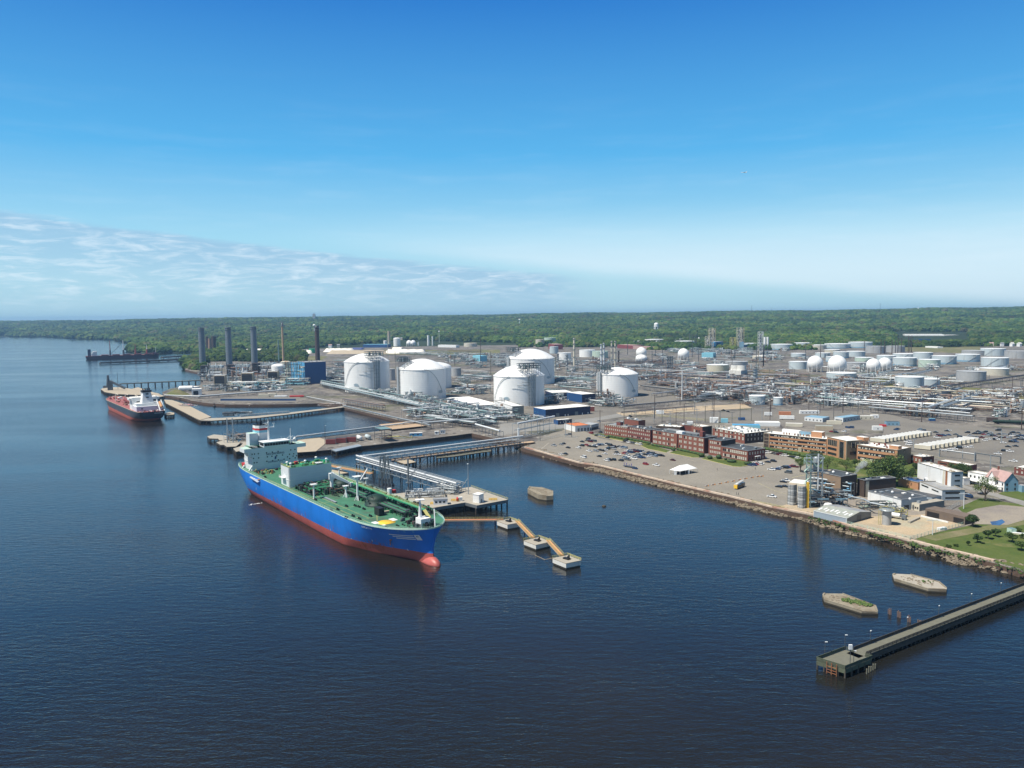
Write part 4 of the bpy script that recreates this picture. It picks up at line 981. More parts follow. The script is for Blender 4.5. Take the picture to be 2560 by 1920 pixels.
mb.hexa([S(HF-9,W2+0.4,zt-6),S(HF-0.5,W2+0.4,zt-6),S(HF-0.5,W2-2.4,zt-6),S(HF-9,W2-2.4,zt-6)],[S(HF-9.6,W2+2.4,zt-2.6),S(HF-0.3,W2+2.4,zt-2.6),S(HF-0.3,W2-2.4,zt-2.6),S(HF-9.6,W2-2.4,zt-2.6)],'ship_white')
mb.build('bridge_wing',ship)
mb=MB();SB(mb,HF-3.2,0.8,zt,9.0,17.5,3.2,'ship_white','white')
mb.build('wheelhouse',ship)
mb=MB();SB(mb,HF-3.2,0.8,zt+3.2,10.0,18.6,0.35,'white');mb.build('wheelhouse_roof',ship)
wh=[o for o in kids(ship)if o.name.startswith('wheelhouse')][0]
for i in range(9):
 mb=MB();SB(mb,HF+1.36,0.8-7.6+i*1.9,zt+0.9,0.14,1.7,1.8,'black');mb.build('window',wh)
for i in range(3):
 mb=MB();SB(mb,HF-0.6-i*2.4,0.8+8.8,zt+0.9,2.0,0.14,1.8,'black');mb.build('window',wh)
hz_=(zt-DZ)/5
for row,cols in((3.6,(14.8,13.2,10.6,5,1,-3,-12,-15)),(2.65,(14.0,10.5,4.5,1.4,-2,-6,-11,-14)),(1.65,(13.6,11.8,5,1,-3,-7,-11,-15)),(2.1,(-9.5,-13.5,-16))):
 for v in cols:
  mb=MB();SB(mb,HF+0.06,v+2.6,DZ+hz_*row,0.12,0.75,0.85,'glass');mb.build('window',house)
mb=MB()
for z in(1.0,2.0,3.0,4.0):SB(mb,HF+0.1,1.75,DZ+hz_*z,0.24,2*W2-5,0.16,'white')
mb.build('deck_ledge',house)
def textmesh(s,size,m,M4,name,parent):
 cu=bpy.data.curves.new('t','FONT');cu.body=s;cu.size=size;cu.align_x='CENTER';cu.align_y='CENTER';cu.extrude=0.02
 o=bpy.data.objects.new('t',cu);COL.objects.link(o);bpy.context.view_layer.update()
 me=bpy.data.meshes.new_from_object(o.evaluated_get(bpy.context.evaluated_depsgraph_get()));bpy.data.objects.remove(o)
 me.transform(M4)
 root=parent
 while root.parent is not None:root=root.parent
 me.transform(Matrix.Translation(-root.location));me.materials.clear();me.materials.append(MATS[m]);ob=bpy.data.objects.new(name,me);COL.objects.link(ob);ob.parent=parent
 return ob
def face_matrix(c,right,up):
 right=Vector(right).normalized();up=Vector(up).normalized();n=right.cross(up)
 return Matrix(((right.x,up.x,n.x,c[0]),(right.y,up.y,n.y,c[1]),(right.z,up.z,n.z,c[2]),(0,0,0,1)))
textmesh('NO SMOKING',2.0,'blue_dark_or_shade',face_matrix(S(HF+0.22,1.6,DZ+hz_*3.35),-SN,(0,0,1)),'lettering',house)
textmesh('DORIAN  LPG',1.7,'blue_mid',face_matrix(S(HF+0.22,1.6,DZ+hz_*1.55),-SN,(0,0,1)),'lettering',house)
mb=MB();c=S(HF+0.16,1.6,DZ+hz_*2.35)
for i,(x,z,r)in enumerate([(0,0.5,0.55),(0.1,0.0,0.65),(-0.15,-0.5,0.5),(0.35,1.0,0.4),(-0.3,-0.9,0.25)]):q=c-SN*x+Vector((0,0,z));mb.cyl(q-SD*0.03,q+SD*0.05,r,'blue_mid',10)
mb.build('emblem',house)
mb=MB();SB(mb,HF-6,W2+0.2-5+2.4,DZ,0.9,0.8,zt-DZ-6,'white');mb.bar(S(HF-0.4,19.6,DZ),S(HF-0.6,15.2,DZ+6.2),0.9,'white');mb.bar(S(HF-15,19.2,DZ),S(HF-15,14.6,DZ+6.2),0.9,'white');mb.bar(S(HF-0.6,15.4,DZ+6.2),S(HF-16,15.4,DZ+6.2),0.9,'white',1.4)
mb.bar(S(HF-0.4,16.4,DZ+5.4),S(HF-16,16.4,DZ+5.4),2.6,'white',0.2);mb.build('side_frame',ship)
mb=MB();rail(mb,S(HF-0.5,17.5,0),S(HF-17,17.5,0),DZ+5.6,'white');rail(mb,S(HF+1,14,0),S(HF-10,17,0),zt,'white');mb.build('side_railing',ship)
mb=MB();SB(mb,HF-24,-1,DZ,14,24,6.5,'ship_white','green_paint');SB(mb,HF-18,4,DZ+6.5,4,14,5,'ship_white','green_paint');mb.build('aft_house',ship)
fu,fv=HF-17,5.2
ft=TOP(S(fu,fv,0),*CZ(340,150));mb=MB();FZ=zt+0.2
SB(mb,HF-15.0,12.2,DZ+6,7,5.6,zt+8.5-DZ-6,'ship_white','mint');mb.build('engine_casing',ship)
def ring(u,v,z,su,sv,k=0.22):return[S(u+a*su/2,v+b_*sv/2,z)for a,b_ in((-1,1-2*k),(-1+2*k,1),(1-2*k,1),(1,1-2*k),(1,-1+2*k),(1-2*k,-1),(-1+2*k,-1),(-1,-1+2*k))]
bands=[(zt-3,'ship_white'),(ft-6.6,'white'),(ft-5.2,'cyan'),(ft-3.6,'red'),(ft-2.2,'white'),(ft-0.3,'black'),(ft,None)]
mb=MB()
for(z,mm),(z2,_)in zip(bands[:-1],bands[1:]):
 k0=1-(z-zt+3)/(ft-zt+3)*0.16;k1=1-(z2-zt+3)/(ft-zt+3)*0.16
 a,b_=ring(fu,fv,z,11*k0,10.8*k0),ring(fu,fv,z2,11*k1,10.8*k1)
 mb.add(a+b_,[(i,8+i,8+(i+1)%8,(i+1)%8)for i in range(8)],mm)
mb.add(ring(fu,fv,ft-0.3,9,7),[tuple(range(8))[::-1]],'black');fun=mb.build('funnel',ship)
for du,dv,h,r in((1,0.5,2.0,0.55),(-1,-0.8,2.6,0.7),(2.4,-1.2,1.6,0.4),(-2.6,1.0,1.5,0.4)):
 mb=MB();mb.cyl(S(fu+du,fv+dv,ft-1),S(fu+du,fv+dv,ft+h),r,'black',8);mb.build('exhaust_pipe',fun)
mu,mv=HF-6.0,3.6;mz=TOP(S(mu,mv,0),*CZ(410,100));mb=MB()
mb.cyl(S(mu,mv,zt+3),S(mu,mv,mz-2),0.75,'white',10,0.5);mb.cyl(S(mu,mv,mz-2),S(mu,mv,mz),0.2,'white',6);SB(mb,mu,mv-1.2,mz-6,1.4,5.5,0.25,'white');SB(mb,mu,mv+1.4,mz-3,0.4,4.2,0.3,'white');SB(mb,mu+1,mv-3.6,mz-6,0.4,0.4,2.6,'white');SB(mb,mu+1,mv-3.6,mz-3.4,0.4,1.7,0.3,'white')
mb.build('radar_mast',ship)
mb=MB();q=S(HF-5,-11.5,zt);h2=TOP(q,*CZ(523,190));mb.cyl(q,V3(q,h2),0.3,'white',8,0.2);mb.bar(V3(q,zt),V3(q+Vector((3,2,0)),zt+4),0.3,'white');mb.ball(S(HF-4,-14,zt+3.0),1.1,'white',10);mb.cyl(S(HF-4,-14,zt),S(HF-4,-14,zt+2),0.3,'white',6);mb.build('aft_mast',ship)
mb=MB()
for i in range(12):mb.bar(S(HF-12-rs.random()*10,-8-rs.random()*12,zt-3),S(HF-12-rs.random()*10,-8-rs.random()*12,zt+3),0.15,'white')
SB(mb,HF-13,-10,zt,0.6,14,1.2,'white');mb.build('stern_gear',ship)
mb=MB();q=DK(190,545);SB(mb,q[0],q[1],DZ+0.8,5.4,2.2,2.2,'red');SB(mb,q[0],q[1],DZ,4,0.6,1.0,'steel');mb.build('rescue_boat',ship)
ca1,cv1=DK(610,735);czt=TOP(S(ca1,cv1,0),*CZ(610,600))+0.0
mb=MB();hl=14.5;hw=27.0
SB(mb,ca1-hl/2,cv1-hw/2,DZ,hl,hw,czt-DZ+3.0,'ship_white','green_paint');ch=mb.build('compressor_house',ship);CT=czt+3.0
mb=MB()
for z in(0.36,0.62):SB(mb,ca1+0.08,cv1-hw/2,DZ+(CT-DZ)*z,0.2,hw,0.22,'white')
SB(mb,ca1-hl/2,cv1+0.12,DZ+4.2,hl,0.24,0.2,'white');mb.build('ledge',ch)
mb=MB();
for i in range(26):u,v=ca1-1-rs.random()*(hl-2),cv1-1-rs.random()*(hw-2);SB(mb,u,v,CT,rs.uniform(0.6,3.4),rs.uniform(0.4,3.4),rs.uniform(0.3,1.5),rs.choice(['green_bright','green_paint','green_dark','green_paint','yellow_pale']))
SB(mb,ca1-10,cv1-8,CT,1.8,1.8,1.8,'red');mb.build('roof_machinery',ch)
for du,dv in((-2,-1.5),(-7,-1.2),(-3,-hw+2),(-12,-hw+5),(-5,-12)):
 mb=MB();q=S(ca1+du,cv1+dv,CT);mb.cyl(q,q+Vector((0,0,2.2)),0.5,'white',10);mb.ball(q+Vector((0,0,2.4)),0.9,'white',10,0.7);mb.build('vent',ch)
mb=MB();rail(mb,S(ca1,cv1,0),S(ca1,cv1-hw,0),CT,'yellow_pale');rail(mb,S(ca1,cv1,0),S(ca1-hl,cv1,0),CT,'yellow_pale');mb.build('railing',ch)
mb=MB();SB(mb,ca1-hl/2-2,cv1+1.2,DZ+5,5.5,2.4,0.25,'white');rail(mb,S(ca1-hl/2-4.6,cv1+2.3,0),S(ca1-hl/2+0.8,cv1+2.3,0),DZ+5.2,'white');mb.bar(S(ca1-0.6,cv1+0.3,DZ),S(ca1-0.6,cv1+0.3,CT),0.5,'white');mb.build('balcony',ch)
def deckmast(x,y,ty,r,label='vent_mast',plat=2.2,tripod=False,m='white'):
 u,v=DK(x,y);q=S(u,v,DZ);h=TOP(q,*CZ(x,ty));mb=MB()
 mb.cyl(q,V3(q,h),r,m,10,r*0.8)
 if tripod:
  for a in range(4):d=Vector((math.cos(a*1.57+0.5),math.sin(a*1.57+0.5),0));mb.bar(q+d*1.7,q+Vector((0,0,3.2)),0.35,m)
 if plat:
  mb.box(V3(q,h),(plat,plat,0.25),m,0.6);rail(mb,(q.x-plat/2,q.y-plat/2),(q.x+plat/2,q.y-plat/2),h,m,0.9,1.1,2,0.06);rail(mb,(q.x+plat/2,q.y-plat/2),(q.x+plat/2,q.y+plat/2),h,m,0.9,1.1,2,0.06)
 mb.build('vent_mast',ship)
deckmast(830,835,705,0.55,plat=3.4);deckmast(878,690,505,0.6,plat=4.2);deckmast(1125,822,720,0.6,plat=3,tripod=True);deckmast(1232,850,632,0.62,plat=4.4,tripod=True);deckmast(1062,640,550,0.5,plat=2.5);deckmast(1310,720,650,0.5,plat=2.5)
u,v=DK(995,770);q=S(u,v,DZ);mb=MB();zc=TOP(q,*CZ(995,640));mb.cyl(q,V3(q,zc),1.05,'white',12);mb.box(V3(q,zc-1.0),(3.0,2.6,3.6),'white',0.4);mb.build('crane_post',ship)
mb=MB();a=V3(q,zc+2.0);u2,v2=DK(1178,760);e=S(u2,v2,0);e.z=TOP(e,*CZ(1178,700));
dd=(e-a).normalized();up=Vector((0,0,1));sd=dd.cross(up).normalized()
def tri_beam(mb,a,e,w0,h0,w1,h1,m):
 sd=(e-a).cross(Vector((0,0,1))).normalized();A_=[a-sd*w0-Vector((0,0,h0)),a+sd*w0-Vector((0,0,h0)),a+sd*w0+Vector((0,0,h0)),a-sd*w0+Vector((0,0,h0))]
 B_=[e-sd*w1-Vector((0,0,h1)),e+sd*w1-Vector((0,0,h1)),e+sd*w1+Vector((0,0,h1)),e-sd*w1+Vector((0,0,h1))]
 mb.add(A_+B_,[(3,2,1,0),(4,5,6,7)]+[(i,(i+1)%4,4+(i+1)%4,4+i)for i in range(4)],m)
tri_beam(mb,a,e,1.5,1.3,0.4,0.5,'white');mb.build('crane_jib',ship)
mb=MB();mb.box(V3(e,e.z-1.8),(1.8,1.6,2.8),'white',0.4);mb.build('crane_head',ship)
mb=MB();u,v=DK(1527,860);mb.cyl(S(u,v,DZ+4),S(u,v,DZ+7.4),1.25,'white',14);mb.build('fire_tank',ship)
mb=MB();u,v=DK(1568,855);SB(mb,u,v,DZ+4.5,1.8,1.8,1.8,'red');mb.build('fire_monitor',ship)
u,v=DK(1835,1090,17);q=S(u,v,16.9);mb=MB();SB(mb,u,v,16.9,5.2,5.2,4.4,'white','roof_white');mb.build('forecastle_house',ship)
h=TOP(q,*CZ(1815,850));mb=MB();q=S(u-1.2,v+0.8,21.2);mb.cyl(q,V3(q,h),1.0,'white',10,0.35);mb.box(V3(q,h),(4.2,3.0,0.3),'white',0.3);mb.cyl(V3(q,h),V3(q,h+3),0.12,'steel_dark',6);mb.build('foremast',ship)
mb=MB();u,v=DK(1945,1110,17.2);mb.bar(S(u,v,17.2),S(u-3,v-1.5,26),0.45,'white');mb.build('davit',ship)
mb=MB();u,v=DK(1497,1055);q=S(u,v,DZ);mb.lathe((q.x,q.y,DZ),[(4.6,0.06),(4.6,0.16),(0.01,0.16)],'yellow',32);mb.build('winching_circle',ship)
mb=MB()
for x,y,r in((1395,1060,2.2),(1480,1085,1.4),(1560,1030,2.4)):u,v=DK(x,y);SB(mb,u,v,DZ,r*2,r*1.2,0.2,'white')
u,v=DK(975,850);SB(mb,u,v,DZ,17,1.3,0.6,'steel','pipe_grey');mb.build('deck_plates',ship)
mb=MB()
def clutter(mb,u0,u1,v0,v1,n,hmax,mats,smax=2.4,z=DZ):
 for i in range(n):SB(mb,rs.uniform(u0,u1),rs.uniform(v0,v1),z,rs.uniform(0.3,smax),rs.uniform(0.3,smax),rs.uniform(0.3,hmax),rs.choice(mats))
GM=['green_dark','green_dark','green_paint','brown_dark','steel_dark','black']
for x,y,r,h in((1085,740,4.8,5.5),(1405,890,5.6,5.8)):
 u,v=DK(x,y);q=S(u,v,DZ);mb2=MB();mb2 .lathe((q.x,q.y,DZ),[(r*1.15,0),(r*1.15,0.8),(r,0.8),(r,h*0.6),(r*0.75,h*0.85),(r*0.3,h),(0.01,h)],'green_dark',24)
 for i in range(40):a=rs.random()*6.28;k=rs.uniform(0.2,1.1)*r;c2=q+Vector((math.cos(a)*k,math.sin(a)*k,rs.uniform(0.3,h*0.9)));mb2 .bar(c2,c2+Vector((rs.uniform(-1.5,1.5),rs.uniform(-1.5,1.5),rs.uniform(0,1.6))),0.22,rs.choice(GM+['beige']))
 mb2 .build('tank_dome',ship)
clutter(mb,112,130,-4,6,40,3.5,GM);clutter(mb,ca1+2,ca1+32,-8,16,150,3.2,GM,2.0);clutter(mb,ca1+30,210,-20,-1,190,3.0,GM,1.8);u,v=DK(1432,985);SB(mb,u,v,DZ,5.5,3.0,4.0,'black');SB(mb,u-1,v-3,DZ,1.5,7,1.2,'beige')
clutter(mb,215,233,-6,5,60,2.6,GM,1.8,17.0);clutter(mb,232,237,-2,3,20,2.4,['black','green_dark'],1.8,17.4)
mb.build('deck_machinery',ship)
mb=MB()
for k in range(7):
 v=-7.5+k*0.95;mb.cyl(S(ca1+2,v,DZ+2.2),S(205,v,DZ+2.2),0.32,('green_dark','green_paint','steel_dark')[k%3],6)
for u in range(int(ca1)+4,206,4):
 mb.bar(S(u,-8,DZ+1.7),S(u,-1,DZ+1.7),0.3,'green_dark')
 for v in(-8,-1,-4.5):mb.bar(S(u,v,DZ),S(u,v,DZ+1.8),0.3,'green_dark')
mb.build('cargo_pipes',ship)
mb=MB()
for a,b_ in(((ca1+2,-9.6),(214,-9.6)),):
 mb.bar(S(*a,DZ+4.4),S(*b_,DZ+4.4),1.9,'green_bright',0.25)
 for s in(-1,1):rail(mb,S(a[0],a[1]+s,0),S(b_[0],b_[1]+s,0),DZ+4.5,'yellow_pale',1.1,2.4,2,0.09)
 for u in range(int(a[0]),int(b_[0]),6):mb.bar(S(u,a[1]-0.7,DZ),S(u,a[1]-0.7,DZ+4.3),0.28,'green_dark');mb.bar(S(u,a[1]+0.7,DZ),S(u,a[1]+0.7,DZ+4.3),0.28,'green_dark')
mb.bar(S(214,-9.6,DZ+4.4),S(219,-9.6,DZ+1.2),1.8,'yellow_pale',0.3);mb.build('centre_catwalk',ship)
mb=MB()
for i in range(260):
 u0=ca1+rs.uniform(2,36);v0=rs.uniform(-12,17);L_=rs.uniform(2,9);z=DZ+rs.uniform(0.4,3.2)
 if v0>6 and u0>ca1+24:continue
 if rs.random()<0.6:mb.bar(S(u0,v0,z),S(u0+L_,v0,z),rs.uniform(0.2,0.55),rs.choice(GM))
 else:mb.bar(S(u0,v0,z),S(u0,v0-L_*0.8,z),rs.uniform(0.2,0.5),rs.choice(GM+['pipe_rust']))
 if i%2:mb.bar(S(u0,v0,DZ),S(u0,v0,z+0.6),0.25,rs.choice(GM))
mb.build('manifold_pipes',ship)
for k in range(6):
 mb=MB();u,v=DK(880,720+k*12);SB(mb,u,v-1,DZ+1.6+0.2*k,1.6,15,0.4,'green_paint');mb.build('pipe_cover',ship)
mb=MB()
for i in range(150):
 u=rs.uniform(ca1+34,212);v=rs.uniform(-19,-11);z=DZ+rs.uniform(0.3,2.5);mb.bar(S(u,v,z),S(u+rs.uniform(1,5),v,z),rs.uniform(0.15,0.4),rs.choice(GM))if i%2 else mb.bar(S(u,v,DZ),S(u,v+rs.uniform(-2,2),z),0.25,rs.choice(GM+['green_bright']))
mb.build('starboard_pipes',ship)
mb=MB()
for x,y in((1050,940),(1210,905),(1245,915),(1130,910),(1290,935),(1350,1000),(1190,1000),(1250,1025),(845,850),(605,690),(560,650),(430,600),(400,580),(380,640),(480,570),(1600,1095),(1700,1105),(1130,1015),(990,945),(1720,1120),(1500,1110),(1655,1090)):
 u,v=DK(x,y)
 for s in(-0.9,0.9):SB(mb,u+s,v,DZ,0.7,0.7,1.0,'black')
 SB(mb,u,v,DZ,3,1.1,0.25,'green_dark')
mb.build('bollards',ship)
mb=MB();clutter(mb,HF+2,HF+18,8,18,36,1.8,['yellow_pale','green_dark','brown_dark','rust'],1.6);clutter(mb,HF+2,ca1-15,-14,6,30,2.4,GM+['yellow_pale'],2.0);mb.build('mooring_winches',ship)
mb=MB();u,v=DK(300,690);a=S(HF+20,22.8,15.2);
mb.bar(S(HF+12,22.9,14.4),S(HF+27,22.9,13.4),1.3,'ship_white',0.35);SB(mb,HF+27,22.6,14.5,1.6,1.4,0.8,'catwalk_orange');rail(mb,S(HF+12,23.4,0),S(HF+27,23.4,0),14.2,'ship_white',0.8);mb.build('accommodation_ladder',ship)
def on_hull(u,z,off=0.12):
 """point on the port side at station u and height z, and the tangent along the hull"""
 zs=sorted(LV);z=min(max(z,zs[0]),15.99);j=max(i for i in range(len(zs))if zs[i]<=z);j=min(j,len(zs)-2)
 def hb_(zz,uu):
  tb=smooth_tab(LV[zz])
  for(a,h),(c,h2)in zip(tb[:-1],tb[1:]):
   if a<=uu<=c:return h+(h2-h)*(uu-a)/max(1e-6,c-a)
  return tb[-1][1]
 f=(z-zs[j])/(zs[j+1]-zs[j]);return hb_(zs[j],u)*(1-f)+hb_(zs[j+1],u)*f
def patch_(mb,u0,u1,z0,z1,m,off=0.10,n=6):
 vs=[]
 for i in range(n+1):
  u=u0+(u1-u0)*i/n
  for z in(z0,z1):
   h=on_hull(u,z);h2=on_hull(u+0.8,z);t_=Vector((0.8,h2-h)).normalized();vs.append(S(u-t_.y*off,h+t_.x*off,z+sheer(u,z)-z))
 mb.add(vs,[(2*i,2*i+2,2*i+3,2*i+1)for i in range(n)],m)
mb=MB()
for i,(u0,z)in enumerate(((220.5,12.6),(221.8,11.7),(223.1,10.8))):patch_(mb,u0,232.2,z,z+0.42,'white')
mb.build('bow_stripes',ship)
mb=MB();patch_(mb,232.6,234.7,10.6,13.3,'white',0.14);patch_(mb,233.2,234.0,11.1,12.8,'blue_mid',0.2);patch_(mb,233.5,233.8,12.1,12.7,'white',0.25);mb.build('bow_emblem',ship)
def hull_text(s,u0,z,size,m):
 for k,ch_ in enumerate(s):
  u=u0+k*size*0.86;h,h2=on_hull(u,z),on_hull(u+0.6,z);hz2=on_hull(u,z+1)
  r_=(SD*0.6+SN*(h2-h)).normalized();up_=(SN*(hz2-h)+Vector((0,0,1))).normalized();n_=r_.cross(up_).normalized()
  if n_.dot(SN)<0:n_=-n_
  textmesh(ch_,size,m,face_matrix(S(u,h,z+sheer(u,z)-z)+n_*0.15,r_,up_),'ship_name_letter',ship)
hull_text('CORSAIR',203.5,14.3,1.35,'white')
mb=MB();h=on_hull(218.5,8.6);q=S(218.5,h+0.5,8.6);mb.bar(q+Vector((0,0,1.2)),q-Vector((0,0,1.6)),0.4,'rust');mb.bar(q-SD*1.2+Vector((0,0,1.0)),q+SD*1.2+Vector((0,0,1.2)),0.5,'catwalk');mb.build('anchor',ship)
mb=MB()
for u,z0,z1_ in((225,4.4,5.4),(206,6.6,7.6),(168,5.0,6.0),(128,4.8,6.0),(96,6.5,7.6),(52,6.6,8.6),(35,6.5,7.2),(190,4.8,5.6)):patch_(mb,u,u+0.35,z0,z1_,'white',n=1)
for u in(226.5,229.5,233):patch_(mb,u,u+0.8,14.6,15.3,'blue_light',n=1)
mb.build('draught_marks',ship)
mb=MB();q=S(62,21.2,1.0);
for i in range(46):f=rs.random();mb.ball(S(62+rs.uniform(-1,1)*(.4+f*1.4),21.5+f*9,0.0),rs.uniform(.15,.55),'white',6,0.1,0.4)
foam=mb.build('foam',None,q);tag(foam,'patch of white foam where water pours from the blue hull','foam',kind='stuff')
# ==================== the dark hulled ship with a red deck
B2=G(275,1028,0);A2=(G(327,1051,0)+G(404,1052,0))/2
T2d=Vector((-0.603,0.798,0));T2n=Vector((-0.798,-0.603,0))
st2=T2d*966+T2n*-208
def S2(u,v,z):return st2+T2d*(u*1.28)+T2n*(v*1.165)+Vector((0,0,z))
sc2=178.0
LV2={12:[(0,10),(0.6,12),(5,13.2),(15,14.2),(30,14.6),(130,14.6),(145,14),(156,12.3),(164,9.6),(170,6),(174,3),(176.5,1),(177,0)],7:[(0.6,8.5),(1.6,11),(6,12.6),(15,14),(30,14.6),(130,14.6),(144,13.6),(155,11),(162,7.6),(168,4.4),(172,2),(174,.7),(174.4,0)],3:[(2.4,5),(3.5,7.5),(8,10.6),(16,13.2),(30,14.5),(130,14.5),(143,13),(153,9.8),(160,6.4),(166,3.4),(170,1.5),(172,.6),(172.4,0)],0:[(5,1.5),(7,4),(12,8),(20,12),(32,14.2),(130,14.2),(142,12.4),(152,9),(159,5.8),(165,3),(169,1.3),(171,.5),(171.4,0)],-4:[(12,.3),(14,1),(18,4),(26,9),(36,13),(126,13),(140,11),(150,8),(158,5),(164,2.6),(168,1),(171,.5),(171.4,0)]}
m,t,b=shader('hull_black');b.inputs['Roughness'].default_value=0.5
tcn=t.nodes.new('ShaderNodeTexCoord');sp=t.nodes.new('ShaderNodeSeparateXYZ');t.links.new(tcn.outputs['Object'],sp.inputs[0]);sp_=sp.outputs;vec_=tcn.outputs['Object']
hull_paint(t,b,(0.035,0.045,0.06),(0.42,0.09,0.05),3.3,-0.011)
mat('deck_red',(0.30,0.10,0.09),0.7,var=0.2,scale=0.2)
ship2=thing('tanker_ship',S2(0,0,0),'smaller dark hulled tanker with a red deck, its white stern towards us','ship')
hb,dk2,_,_=hull_mesh(LV2,S2,'hull_black',True,umax=177);hb.build('hull',ship2)
mb=MB();n=len(dk2);vs=[S2(u,h*0.98,sheer(u,11.8,177))for u,h in dk2]+[S2(u,-h*0.98,sheer(u,11.8,177))for u,h in dk2]
mb.add(vs,[(i,n+i,n+i+1,i+1)for i in range(n-1)],'deck_red');mb.build('main_deck',ship2)
mb=MB()
for s in(1,-1):
 for i in range(n-1):mb.bar(S2(dk2[i][0],dk2[i][1]*s,sheer(dk2[i][0],12.1,177)),S2(dk2[i+1][0],dk2[i+1][1]*s,sheer(dk2[i+1][0],12.1,177)),0.3,'beige',0.5)
mb.build('gunwale',ship2)
def SB2(mb,u,v,z,su,sv,h,m,mtop=None,S_=S2):
 q=[S_(u+a*su/2,v+b_*sv/2,0)for a,b_ in((-1,1),(1,1),(1,-1),(-1,-1))]
 q=q[::-1];q=[V3(p,0)for p in q]
 A_=sum(q[i].x*q[(i+1)%4].y-q[(i+1)%4].x*q[i].y for i in range(4))
 if A_<0:q=q[::-1]
 mb.hexa([V3(p,z)for p in q],[V3(p,z+h)for p in q],m,mtop)
mat('lilac_white',(0.60,0.58,0.66),0.5,var=0.05)
mb=MB();SB2(mb,20,0,11.8,18,24,5.5,'lilac_white','white');SB2(mb,22,0,17.3,14,22,3.0,'white','white');mb.build('accommodation',ship2)
mb=MB();SB2(mb,34,0,11.8,12,24,14.5,'white','roof_white');SB2(mb,34,0,23,8,29,2.6,'white','roof_white');hs=mb.build('bridge',ship2)
q0=[S2(16+a,v,20.3)for a,v in((0,5.5),(0,-5.5),(9,-5.5),(9,5.5))];q1=[S2(18.5+a,v,33)for a,v in((0,3.6),(0,-3.6),(5.5,-3.6),(5.5,3.6))]
mb=MB();mb.hexa(q0[::-1],q1[::-1],'white','black');f2=mb.build('funnel',ship2)
mb=MB();SB2(mb,21.2,0,33,7,9,2.2,'black');mb.build('funnel_cap',f2)
for v in(-3,-1,1,3):mb=MB();mb.cyl(S2(21,v,35),S2(21,v,37.6),0.7,'black',8);mb.build('exhaust_pipe',f2)
for v,z in((0,30.2),(0,26.2)):mb=MB();SB2(mb,16.6+(z-20)*0.17,v,z,0.9,2.6,1.5,'black');mb.build('vent_opening',f2)
mb=MB();SB2(mb,30,7,14,0.5,1.6,1.2,'black');SB2(mb,10.8,7,14,0.3,1.6,1.4,'black');SB2(mb,27.9,6.5,20,0.3,3,1.6,'black');SB2(mb,27.9,-9,21,0.3,3,2.2,'black');mb.build('side_openings',ship2)
mb=MB();a,e=S2(3,-9.5,19),S2(12,-9.5,22.5);
for v in(-7.5,-11.5):mb.bar(S2(1,v,12),S2(13,v,23.5),0.9,'white');mb.bar(S2(12,v,12),S2(12,v,23),0.8,'white')
mb.build('lifeboat_davit',ship2)
mb=MB();mb.cyl(S2(3.5,-9.5,16.6),S2(10.5,-9.5,21.4),1.6,'catwalk_orange',10,1.4);mb.ball(S2(3.5,-9.5,16.6),1.6,'catwalk_orange',10);mb.build('lifeboat',ship2)
mb=MB();q=S2(34,2,25.6);mb.cyl(q,q+Vector((0,0,9)),0.5,'white',8,0.25);mb.box(q+Vector((0,0,5)),(4,0.6,0.4),'white');mb.build('radar_mast',ship2)
for u,v,h in((120,9,11),(96,-6,10),(135,-4,8)):
 mb=MB();q=S2(u,v,11.8);mb.cyl(q,q+Vector((0,0,h)),0.8,'cream',8,0.6);mb.bar(q+Vector((0,0,h)),S2(u-12,v,11.8+h*0.95),0.7,'cream');mb.build('deck_crane',ship2)
mb=MB()
for i in range(90):SB2(mb,rs.uniform(44,165),rs.uniform(-9,9),11.8,rs.uniform(0.6,5),rs.uniform(0.4,2.5),rs.uniform(0.4,2.6),rs.choice(['deck_red','maroon','deck_red','pipe_rust','white']))
mb.build('deck_machinery',ship2)
for v in(-9,-5.5,0):mb=MB();mb.cyl(S2(60,v,14.2),S2(118,v,14.2),2.6,'maroon',12);mb.build('deck_tank',ship2)
mb=MB()
for i in range(40):SB2(mb,rs.uniform(1.5,9),rs.uniform(-11,11),11.8,rs.uniform(0.4,1.6),rs.uniform(0.4,1.6),rs.uniform(0.4,1.6),rs.choice(['black','deck_red','white','steel']))
mb.build('stern_winches',ship2)
textmesh('MONTREAL',0.01,'white',Matrix.Translation(S2(0,0,9)),'x',ship2)if False else None
mb=MB();
for i in range(9):SB2(mb,-0.25,-2-i*0.9,9.6,0.1,0.5,0.7,'white')
mb.build('stern_lettering',ship2)
# ==================== the bulk ship far away on the left
st3=G(214,899,0);bw3=G(400,893,0);T3d=(bw3-st3);L3=T3d.length;T3d.normalize();T3n=Vector((T3d.y,-T3d.x,0))
def S3(u,v,z):return st3+T3d*u+T3n*(v-14)+Vector((0,0,z))
L3=225.0
print('ship3',(bw3-st3).length)
kk=(bw3-st3).length/225
def S3(u,v,z):return st3+T3d*(u*kk)+T3n*(v-14)+Vector((0,0,z))
ship3=thing('bulk_ship',S3(0,14,0),'far off dark red bulk ship with four deck cranes','ship')
LV3={10:[(0,9),(1,12),(6,14),(18,15.5),(35,16),(185,16),(200,14.5),(210,12),(217,8.5),(221,5.5),(223.5,3),(224.6,1),(225,0)],3:[(1.5,6),(3,9),(8,12.5),(20,15.2),(35,16),(185,16),(198,13.5),(208,10),(214,6.5),(218,4),(220.5,2),(221.6,.7),(222,0)],-3:[(5,1),(9,4),(14,9),(24,13),(38,15.5),(180,15.5),(196,12.5),(206,9),(213,5.5),(217,3),(220,1.5),(221.6,.7),(222,0)]}
mat('hull_maroon',(0.075,0.025,0.03),0.6,var=0.2,scale=0.1);mat('crane_red',(0.28,0.07,0.05),0.6)
